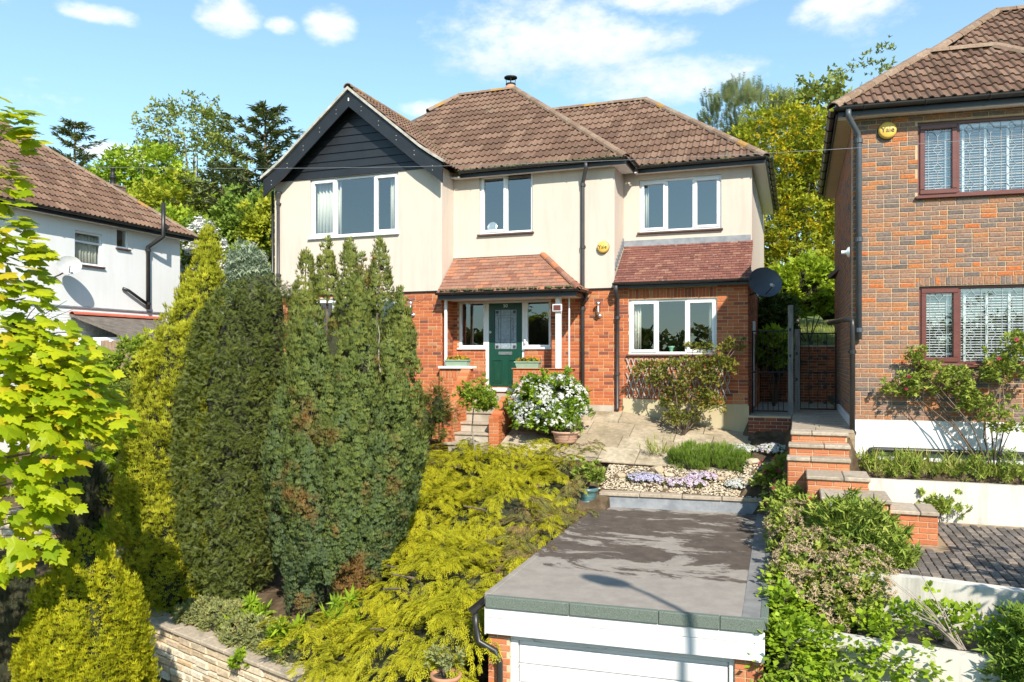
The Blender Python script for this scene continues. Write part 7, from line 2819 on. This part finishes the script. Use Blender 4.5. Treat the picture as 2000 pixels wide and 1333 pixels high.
shrub('candytuft', 'white candytuft in flower beside the brick garden steps', 'flowers', (-.42, 15.2, -1.72), [(-.42, 15.2, -1.70, .26, .22, .08)], 'cluster4', 70, 8, .05, .03, 'weed', stems=0, lump=.01, flowers=[('flower', 80, 7, .035, .02, 'petal', .0, .02), ('flower', 20, 7, .035, .018, 'pinkpetal', .0, .02)])
for (x, y, rx, ry, fm, lb) in ((-2.64, 14.28, .30, .19, 'lilacpetal', 'rounded mat of lavender blue phlox near the terrace slabs'), (-1.92, 14.17, .40, .16, 'pinkpetal', 'long mat of pale pink phlox along the garage coping'), (-1.62, 14.42, .24, .12, 'pinkpetal', 'small mat of pale pink phlox behind the long mat'), (-.93, 14.22, .24, .15, 'petal', 'white phlox mat beside the red valerian')):
    z = gz(x, y)
    shrub('phlox', lb, 'flowers', (x, y, z), [(x, y, z + .03, rx, ry, .07)], 'cluster4', 60, 8, .04, .028, 'olive', stems=0, lump=.01, flowers=[('flower', 130, 8, .035, .017, fm, .0, .015)])
shrub('valerian', 'leafy red valerian between rockery and brick steps', 'flowers', (-.30, 14.05, -2.35), [(-.25, 14.05, -2.12, .34, .26, .32), (-.15, 13.8, -2.25, .25, .2, .25)], 'cluster', 150, 9, .1, .075, 'weed', stems=7, flowers=[('flower', 16, 14, .04, .018, 'redpetal', .3, .14)])
shrub('rock_plant', 'wispy yellow-green tuft where the terrace meets the rockery', 'plant', (-2.55, 15.15, -1.85), [(-2.55, 15.15, -1.80, .22, .16, .1)], 'blade', 40, 6, .06, .14, 'grassblade', 'up', stems=0)
for i, (x, y, r, lb) in enumerate(((-2.45, 14.62, .14, 'pale flat limestone rock beside the lavender phlox'), (-2.2, 14.45, .10, 'small rounded limestone rock behind the lavender phlox'), (-.75, 14.75, .13, 'pale upright limestone rock right of the heath'), (-3.1, 14.35, .11, 'pale limestone rock near the teal pot'), (-.9, 14.5, .10, 'limestone rock in front of the upright rock'), (-1.3, 14.42, .09, 'small limestone rock between the pink and white phlox'))):
    bm = bmesh.new()
    bmesh.ops.create_icosphere(bm, subdivisions=2, radius=r)
    for v in bm.verts:
        v.co *= RND.uniform(.82, 1.12)
        v.co.z *= .55
    bm.verts.index_update()
    o = MB().add([v.co + Vector((x, y, gz(x, y) + r * .2)) for v in bm.verts], [tuple(v.index for v in f.verts) for f in bm.faces], RND.random()).obj('rock', 'rock')
    bm.free()
    tag(o, lb, 'rock')


def gravel():
    n = 3600
    x, y = NR.uniform(-3.4, -.35, n), NR.uniform(13.9, 14.78, n)
    z = ground_h(x, y)
    V = np.array([(-.5, -.4, 0), (.5, -.45, 0), (.55, .4, .05), (-.45, .5, 0), (-.2, -.2, .45), (.3, -.1, .4), (.15, .3, .42)])
    F = np.array([(0, 1, 5), (0, 5, 4), (1, 2, 5), (2, 6, 5), (2, 3, 6), (3, 0, 4), (3, 4, 6), (4, 5, 6)])
    D = unit(rdirs(n) * np.array([1, 1, .2]))
    me = scatter_mesh('gravel', (V, F, np.zeros(7)), np.stack([x, y, z + .0], -1), D, np.tile(UP, (n, 1)) + rdirs(n) * .3, NR.uniform(.015, .045, n), NR.random(n), 'rock')
    o = bpy.data.objects.new('gravel', me)
    COL.objects.link(o)
    tag(o, 'pale limestone chippings covering the rockery bed behind the garage', 'gravel', None, 'stuff')


gravel()

# ------------------------------------------------------------------ right bank, beds and weeds
shrub('faded_shrub', 'straggly shrub with faded buff flowers leaning over the garage edge', 'shrub', (.3, 10.6, -2.9), [(.10, 11.3, -2.35, .45, .55, .32), (.30, 10.3, -2.60, .5, .6, .42), (.62, 9.8, -2.62, .42, .45, .4), (.0, 9.9, -2.75, .32, .55, .42), (.25, 9.4, -2.85, .4, .35, .4)], 'cluster', 460, 9, .11, .055, 'rosegreen', stems=14, stemr=.012, lump=.07, core=.6,
      flowers=[('cluster4', 330, 9, .06, .036, 'creampetal', -.1, .05)])
shrub('buddleia', 'upright dark leafy shrub in front of the orange brick steps', 'shrub', (.75, 10.5, -2.7), [(.72, 10.45, -2.30, .36, .32, .42), (.9, 10.2, -2.45, .3, .3, .35), (.55, 10.9, -2.2, .3, .3, .35)], 'narrow', 240, 9, .1, .11, 'weed', 'up', stems=8, core=.55)
shrub('valerian', 'red valerian beside the far edge of the garage roof', 'flowers', (-.12, 12.2, -2.5), [(-.12, 12.3, -2.25, .25, .5, .3), (.1, 12.9, -2.1, .3, .35, .3), (.0, 11.7, -2.4, .25, .4, .3)], 'cluster', 200, 9, .1, .06, 'weed', stems=7, flowers=[('flower', 10, 12, .035, .018, 'redpetal', .3, .12)])
shrub('bramble', 'bright green lobed-leaf vine hanging along the garage side wall', 'shrub', (-.1, 8.9, -3.5), [(-.12, 9.2, -2.95, .22, .6, .40), (-.1, 8.5, -3.2, .25, .45, .45), (.1, 8.8, -3.15, .3, .4, .4)], 'ivy', 300, 9, .11, .062, 'bramble', 'droop', stems=8, core=.6)
shrub('bramble', 'bright round-leaved bramble in the membrane bed between the two lower white walls', 'shrub', (1.4, 9.0, -2.9), [(1.25, 9.05, -2.72, .38, .24, .18), (1.65, 8.98, -2.76, .36, .22, .16), (.9, 8.95, -2.8, .3, .2, .14)], 'ivy', 100, 9, .09, .06, 'bramble', stems=7, stemr=.006)
shrub('bramble', 'trailing bramble hanging over the lowest white wall', 'shrub', (.65, 8.6, -2.9), [(.35, 8.52, -3.05, .4, .16, .25), (.95, 8.45, -3.05, .35, .14, .22)], 'ivy', 80, 8, .09, .06, 'bramble', 'droop', stems=6, stemr=.006)
shrub('weed_patch', 'mixed weeds and rough grass at the foot of the lowest white wall', 'weeds', (.5, 7.95, -3.6), [(.2, 8.05, -3.45, .6, .4, .3), (.9, 7.9, -3.5, .5, .35, .3), (1.5, 7.8, -3.55, .4, .3, .3), (-.1, 7.7, -3.6, .4, .4, .3)], 'cluster', 200, 8, .1, .07, 'weed', 'up', stems=0)
shrub('edge_shrub', 'blue-green leafy shrub at the outer end of the lower white walls', 'shrub', (2.25, 8.75, -2.95), [(2.25, 8.75, -2.70, .34, .3, .35), (2.1, 8.45, -3.0, .3, .25, .35), (2.55, 8.9, -2.6, .3, .3, .35)], 'narrow', 200, 9, .1, .09, 'heath', stems=6, core=.6)
shrub('wall_weed', 'leafy weed growing at the foot of the upper white wall beside the steps', 'weed', (1.98, 12.95, -2.4), [(1.98, 12.93, -2.22, .2, .1, .16)], 'cluster', 40, 8, .06, .055, 'weed', 'up', stems=5, stemr=.006)
shrub('climbing_rose', 'climbing rose with a few red flowers against the brown brick and white plinth', 'shrub', (2.75, 13.45, -1.75), [(1.55, 13.55, -.55, .3, .12, .22), (2.05, 13.5, -.45, .45, .18, .34), (1.8, 13.6, -.05, .14, .1, .22), (2.6, 13.5, -.75, .3, .16, .22), (2.95, 13.5, -.25, .32, .2, .3), (3.2, 13.5, .1, .3, .2, .3), (2.9, 13.4, -1.0, .25, .16, .2)], 'cluster', 290, 8, .09, .055, 'rosegreen', stems=12, stemr=.013, lump=.07, back=.8,
      flowers=[('flower', 4, 4, .02, .03, 'redpetal', -.2, .06)])


def tufts(name, label, xs, ys, hs, per, m, spread=.06, T='blade', kind_cat='grass'):
    n = len(xs)
    P, D, S = [], [], []
    zs = ground_h(np.array(xs), np.array(ys))
    for i in range(n):
        for k in range(per):
            P.append((xs[i] + RND.gauss(0, spread), ys[i] + RND.gauss(0, spread), zs[i] - .01))
            D.append((RND.gauss(0, .4), RND.gauss(0, .4), 1))
            S.append(hs[i] * RND.uniform(.5, 1.15))
    P, D = np.array(P), unit(np.array(D))
    o = scatter(name, T, P, D, unit(rdirs(len(P)) * np.array([1, 1, .1])), np.array(S), NR.random(len(P)), m)
    return tag(o, label, kind_cat, None, 'stuff')


rr = random.Random(21)
xs = [rr.choice((rr.gauss(1.5, .25), rr.gauss(2.2, .3), rr.uniform(.95, 4.2))) for _ in range(130)]
ys = [rr.uniform(13.28, 13.6) for _ in range(130)]
tufts('weed_grass', 'tufts of weeds and grass in the bed below the white plinth', xs, ys, [rr.uniform(.06, .22) if rr.random() < .8 else .36 for _ in xs], 12, 'grassblade', .05)
shrub('weed_patch', 'leafy weeds in the bed between the white plinth and the upper white wall', 'weeds', (2.0, 13.4, -1.75), [(1.45, 13.42, -1.72, .30, .14, .14), (1.85, 13.4, -1.74, .2, .12, .10), (2.45, 13.42, -1.72, .28, .13, .10), (3.0, 13.38, -1.68, .3, .16, .2), (.98, 13.35, -1.62, .12, .12, .14)], 'narrow', 130, 8, .08, .065, 'weed', 'up', stems=0)
xs = [rr.uniform(-.2, 1.9) for _ in range(120)]
ys = [rr.uniform(7.5, 8.35) for _ in range(120)]
tufts('rough_grass', 'rough dry grass below the lowest white wall', xs, ys, [rr.uniform(.25, .5) for _ in xs], 14, 'grassblade', .07)
xs = [rr.uniform(-3, 4) for _ in range(500)]
ys = [rr.uniform(22.9, 28) for _ in range(500)]
P = np.array([(x, y, .36 + (y - 22.8) / 7.2 * 1.14) for x, y in zip(xs, ys) for _ in range(10)])
P[:, :2] += NR.normal(0, .08, (len(P), 2))
o = scatter('lawn_grass', 'blade', P, unit(rdirs(len(P)) * .4 + UP), unit(rdirs(len(P))), NR.uniform(.08, .22, len(P)), NR.random(len(P)), 'grassblade')
tag(o, 'sunlit long grass above the wall at the end of the alley', 'grass', None, 'stuff')
# dry bramble canes on the membrane bed
t = thing('dry_canes', 'bundle of dry brown canes leaning over the membrane bed', 'canes', (1.55, 8.72, -2.9))
for i in range(13):
    a = Vector((1.52 + RND.uniform(-.04, .04), 8.70, -2.86))
    b = a + Vector((RND.uniform(-.75, -.2), RND.uniform(.0, .4), RND.uniform(.25, .75)))
    MB().tube([a, a.lerp(b, .5) + Vector((0, 0, .06)), b], [.006, .005, .002], 5).obj('cane', 'palebark', t)
o = MB().tube([(.50, 10.75, -2.6), (.40, 10.8, -1.85)], .012, 6).obj('garden_stake', 'galv')
tag(o, 'thin grey metal stake standing in the shrubs before the brick steps', 'stake')

# soil litter and low ground cover in the front bed
xs = [rr.uniform(-9.8, -5.6) for _ in range(160)]
ys = [float(wall1_y(np.array(x))) + rr.uniform(.35, .9) for x in xs]
tufts('ground_cover', 'low leafy ground cover along the front bed', xs, ys, [rr.uniform(.06, .14) for _ in xs], 9, 'weed', .07, 'leaf', 'ground cover')
for (x, y, z, lb) in ((-7.35, 9.25, -3.75, 'rosette of long green leaves in front of the yew'), (-5.75, 9.05, -3.6, 'rosette of long green leaves between blue cypress and juniper'), (-6.35, 8.75, -3.72, 'tall leafy weed among the cotoneaster')):
    shrub('leafy_plant', lb, 'plant', (x, y, z - .15), [(x, y, z, .2, .15, .12)], 'narrow', 22, 7, .08, .17, 'bramble', stems=1)

xs = [rr.uniform(-14.5, -11.3) for _ in range(110)]
ys = [float(wall2_y(np.array(x))) + rr.uniform(.35, 1.2) for x in xs]
tufts('ground_cover', 'low leafy ground cover behind the rear stone wall', xs, ys, [rr.uniform(.08, .2) for _ in xs], 10, 'weed', .08, 'leaf', 'ground cover')
shrub('leafy_plant', 'clump of strap leaves at the foot of the rear stone wall', 'plant', (-11.55, 10.75, -3.4), [(-11.55, 10.75, -3.25, .25, .2, .14)], 'narrow', 26, 7, .1, .2, 'bramble', stems=1)

# ------------------------------------------------------------------ trees behind the houses
G2 = 'trees behind the houses'
tree('broadleaf_tree', 'bright green rounded tree above the white house chimney', (-30.2, 29.4, gz(-30.2, 29.4)), lobes_for(-30.2, 29.4, 2.0, 10.0, 4.2, 9, 1), 'tri', 900, 12, .5, .22, 'spring', .3, group=G2)
tree('broadleaf_tree', 'yellow-green spreading tree right behind the white house roof hip', (-26.0, 26.7, gz(-26, 26.7)), lobes_for(-26, 26.7, 1.0, 7.2, 3.9, 8, 2), 'tri', 900, 12, .45, .21, 'yellowgreen', .28, group=G2)
tree('broadleaf_tree', 'tall airy young-leaved tree rising above the green wood', (-30.2, 33.7, gz(-30.2, 33.7)), lobes_for(-30.2, 33.7, 4, 13.3, 3.8, 9, 3) + [(-30.2, 33.4, 9.5, 2.3, 2.0, 2.4), (-29.6, 33.4, 7, 2.4, 2, 2.2)], 'tri', 780, 8, .6, .19, 'airy', .3, group=G2, limbs=16)
tree('broadleaf_tree', 'mid green bushy tree close behind the left gable', (-20.2, 25.4, gz(-20.2, 25.4)), lobes_for(-20.2, 25.4, .6, 6.0, 3.0, 8, 4), 'tri', 850, 12, .42, .19, 'mid', .26, group=G2)
tree('broadleaf_tree', 'golden green tree glimpsed beside the left gable downpipe', (-17.6, 24.0, gz(-17.6, 24)), lobes_for(-17.6, 24.0, .6, 5.6, 2.3, 7, 5), 'tri', 700, 11, .34, .17, 'yellowgreen', .2, group=G2)
tree('broadleaf_tree', 'low green tree between lilac and wood', (-22.8, 23.2, gz(-22.8, 23.2)), lobes_for(-22.8, 23.2, .8, 5.2, 2.6, 7, 6), 'tri', 700, 11, .38, .18, 'spring', .2, group=G2)
tree('broadleaf_tree', 'mid green tree far left behind the white house roof', (-36.5, 31.5, gz(-36.5, 31.5)), lobes_for(-36.5, 31.5, 2, 9.6, 4.4, 8, 7), 'tri', 600, 11, .55, .25, 'mid', .3, group=G2)


def fir(name, label, x, y, zt, r, k, m, whorls=15, group=None, up=.25, drop=.0, n=26, size=.32):
    zb = gz(x, y)
    t = thing(name, label, 'conifer', (x, y, zb), group)
    tr = MB().tube([(x, y, zb - .2), (x, y, zb + (zt - zb) * .6), (x, y, zt)], [.25, .14, .02], 8).obj('trunk', 'bark', t, True)
    P, D, Nn = [], [], []
    for w in range(whorls):
        f = (w + .5) / whorls
        z = zt - (zt - zb) * (f ** 1.1) * .86
        L = r * (.10 + .95 * f ** .85)
        nb = 5 + int(4 * f)
        for b in range(nb):
            a = 6.283 * b / nb + RND.uniform(-.4, .4) + w
            l = L * RND.uniform(.65, 1.2)
            d = Vector((math.cos(a), math.sin(a), up + RND.uniform(-.12, .15)))
            s = Vector((x, y, z))
            e = s + d * l
            MB().tube([s, s.lerp(e, .5) - Vector((0, 0, l * .05)), e], [.035, .022, .006], 5).obj('bough', 'bark', tr)
            for q in range(int(n * (.35 + f))):
                u = RND.uniform(.18, 1.02)
                p = s.lerp(e, u) + Vector((RND.gauss(0, .10), RND.gauss(0, .10), RND.gauss(0, .07) - l * .05 * math.sin(u * 3.1))) * (.6 + .6 * l / r)
                P.append(p)
                D.append(d + Vector((RND.gauss(0, .55), RND.gauss(0, .55), RND.gauss(0, .25) - drop)))
                Nn.append(Vector((RND.gauss(0, .3), RND.gauss(0, .3), 1)))
    P, D, Nn = np.array(P), unit(np.array(D)), unit(np.array(Nn))
    scatter('foliage', 'fan4', P, D, Nn, size * NR.uniform(.6, 1.3, len(P)), NR.random(len(P)), m, t)


fir('fir_tree', 'dark upswept fir standing tall left of the black gable', -21.3, 27.6, 10.7, 4.3, 0, 'darkcon', 16, G2, .34, n=46, size=.36)
fir('fir_tree', 'broad dark fir half hidden in the wood left of the gable', -23.6, 27.6, 8.5, 3.8, 0, 'darkcon', 13, G2, .28, n=44, size=.36)
fir('spruce_tree', 'grey-green spruce peaking above the white house roof', -39.2, 33.6, 13.6, 4.2, 0, 'darkcon', 17, G2, .30, n=34, size=.42)
tree('cypress_tree', 'dark dense cypress behind the right end of the cream house roof', (-2.3, 35.2, gz(-2.3, 35.2)), lobes_for(-2.6, 35.2, 4.5, 11.2, 3.1, 9, 12), 'sprig', 520, 16, .42, .42, 'darkcon', .3, 'up', group=G2)
tree('laburnum_tree', 'yellow flowering laburnum filling the gap between the two houses', (-.1, 26.8, gz(-.1, 26.8)), [(-.3, 26.6, 6.6, 1.5, 1.1, 1.3), (.6, 26.8, 5.4, 1.3, 1.1, 1.2), (-.9, 26.6, 4.6, 1.2, 1.0, 1.2), (.2, 26.2, 3.6, 1.5, 1.0, 1.2), (-.6, 25.9, 2.6, 1.0, .9, 1.0), (.9, 26.2, 2.6, 1.0, .9, 1.1)], 'tri', 900, 10, .30, .13, 'yellowgreen', .16, group=G2, limbs=14,
     flowers=[('cluster4', 260, 16, .2, .075, 'yellowpetal', -.6, .06)])
tree('broadleaf_tree', 'young pale tree above the laburnum', (.9, 28.5, gz(.9, 28.5)), lobes_for(.7, 28.5, 4.5, 9.0, 1.9, 7, 13), 'tri', 330, 7, .36, .19, 'airy', .14, group=G2, limbs=14)
shrub('garden_bush', 'sunlit light green bush at the end of the alley', 'shrub', (.3, 23.6, .4), [(.35, 23.6, 1.9, .9, .6, .9), (-.5, 23.4, 1.6, .7, .6, .9), (.9, 23.6, 1.5, .6, .6, .7)], 'cluster', 300, 10, .2, .12, 'spring', core=.7)
shrub('garden_bush', 'dark green bush in the shade behind the plain iron gate', 'shrub', (-.55, 21.8, -1.2), [(-.55, 21.8, .9, .5, .5, .8), (-.5, 21.9, 0.0, .42, .4, .7)], 'cluster', 200, 10, .15, .12, 'dark', core=.8)
shrub('hosta', 'clump of broad bright leaves behind the plain iron gate', 'plant', (-.55, 20.6, -1.2), [(-.52, 20.6, .05, .32, .3, .55)], 'cluster', 70, 7, .12, .22, 'bramble', 'out', stems=4)
tree('bare_tree', 'thin airy tree whose twigs rise behind the brown brick house roof', (2.6, 32.9, gz(2.6, 32.9)), [(1.9, 32.9, 8.6, 1.1, .9, 1.3), (2.7, 32.9, 10.4, .7, .6, 1.3), (3.6, 32.9, 9.4, 1.0, .9, 1.4), (1.0, 32.6, 7.4, 1.0, .9, 1.2)], 'cluster4', 150, 5, .45, .17, 'airy', .14, group=G2, limbs=26)


def woodland(name, label, pts, m, size, per=1):
    P = np.array(pts)
    n = len(P)
    o = scatter(name, 'tri', P, rdirs(n), unit(UP + rdirs(n) * .6 + np.array([0, -.3, 0])), size * NR.uniform(.6, 1.3, n), NR.random(n), m)
    return tag(o, label, 'woodland', None, 'stuff')


def wood_pts(x0, x1, y0, y1, ztop, n, seed):
    r_ = np.random.default_rng(seed)
    out = []
    k = int((x1 - x0) / 4.5)
    for i in range(k):
        cx, cy = x0 + (i + .5) * (x1 - x0) / k + r_.normal(0, 1.2), r_.uniform(y0, y1)
        zb = gz(cx, cy)
        zt = ztop * r_.uniform(.72, 1.08)
        v = unit(r_.normal(size=(n // k, 3)))
        rr_ = r_.uniform(.75, 1.05, (len(v), 1))
        out.append(np.array([cx, cy, (zb + zt) / 2]) + v * rr_ * np.array([3.4, 2.6, (zt - zb) / 2]))
    return np.concatenate(out)


woodland('distant_woodland', 'wooded hillside rising far behind the houses', wood_pts(-90, 60, 48, 60, 10.5, 7000, 3), 'mid', 1.0)
woodland('opposite_woodland', 'belt of dark trees on the far side of the street', wood_pts(-110, 110, -62, -48, 4.2, 8000, 4), 'olive', 1.0)

# street tree beside the camera: its shade dapples the block paving
tree('street_tree', 'slim street tree at the end of the brick house front bed', (4.6, 7.4, -4.0), [(4.5, 7.5, -.2, .9, .8, .6), (4.0, 7.9, -.9, .8, .6, .5), (5.2, 7.2, .4, .8, .8, .7), (3.7, 8.4, -1.3, .6, .5, .4)], 'cluster', 100, 8, .22, .12, 'mid', .08, back=1, limbs=8)
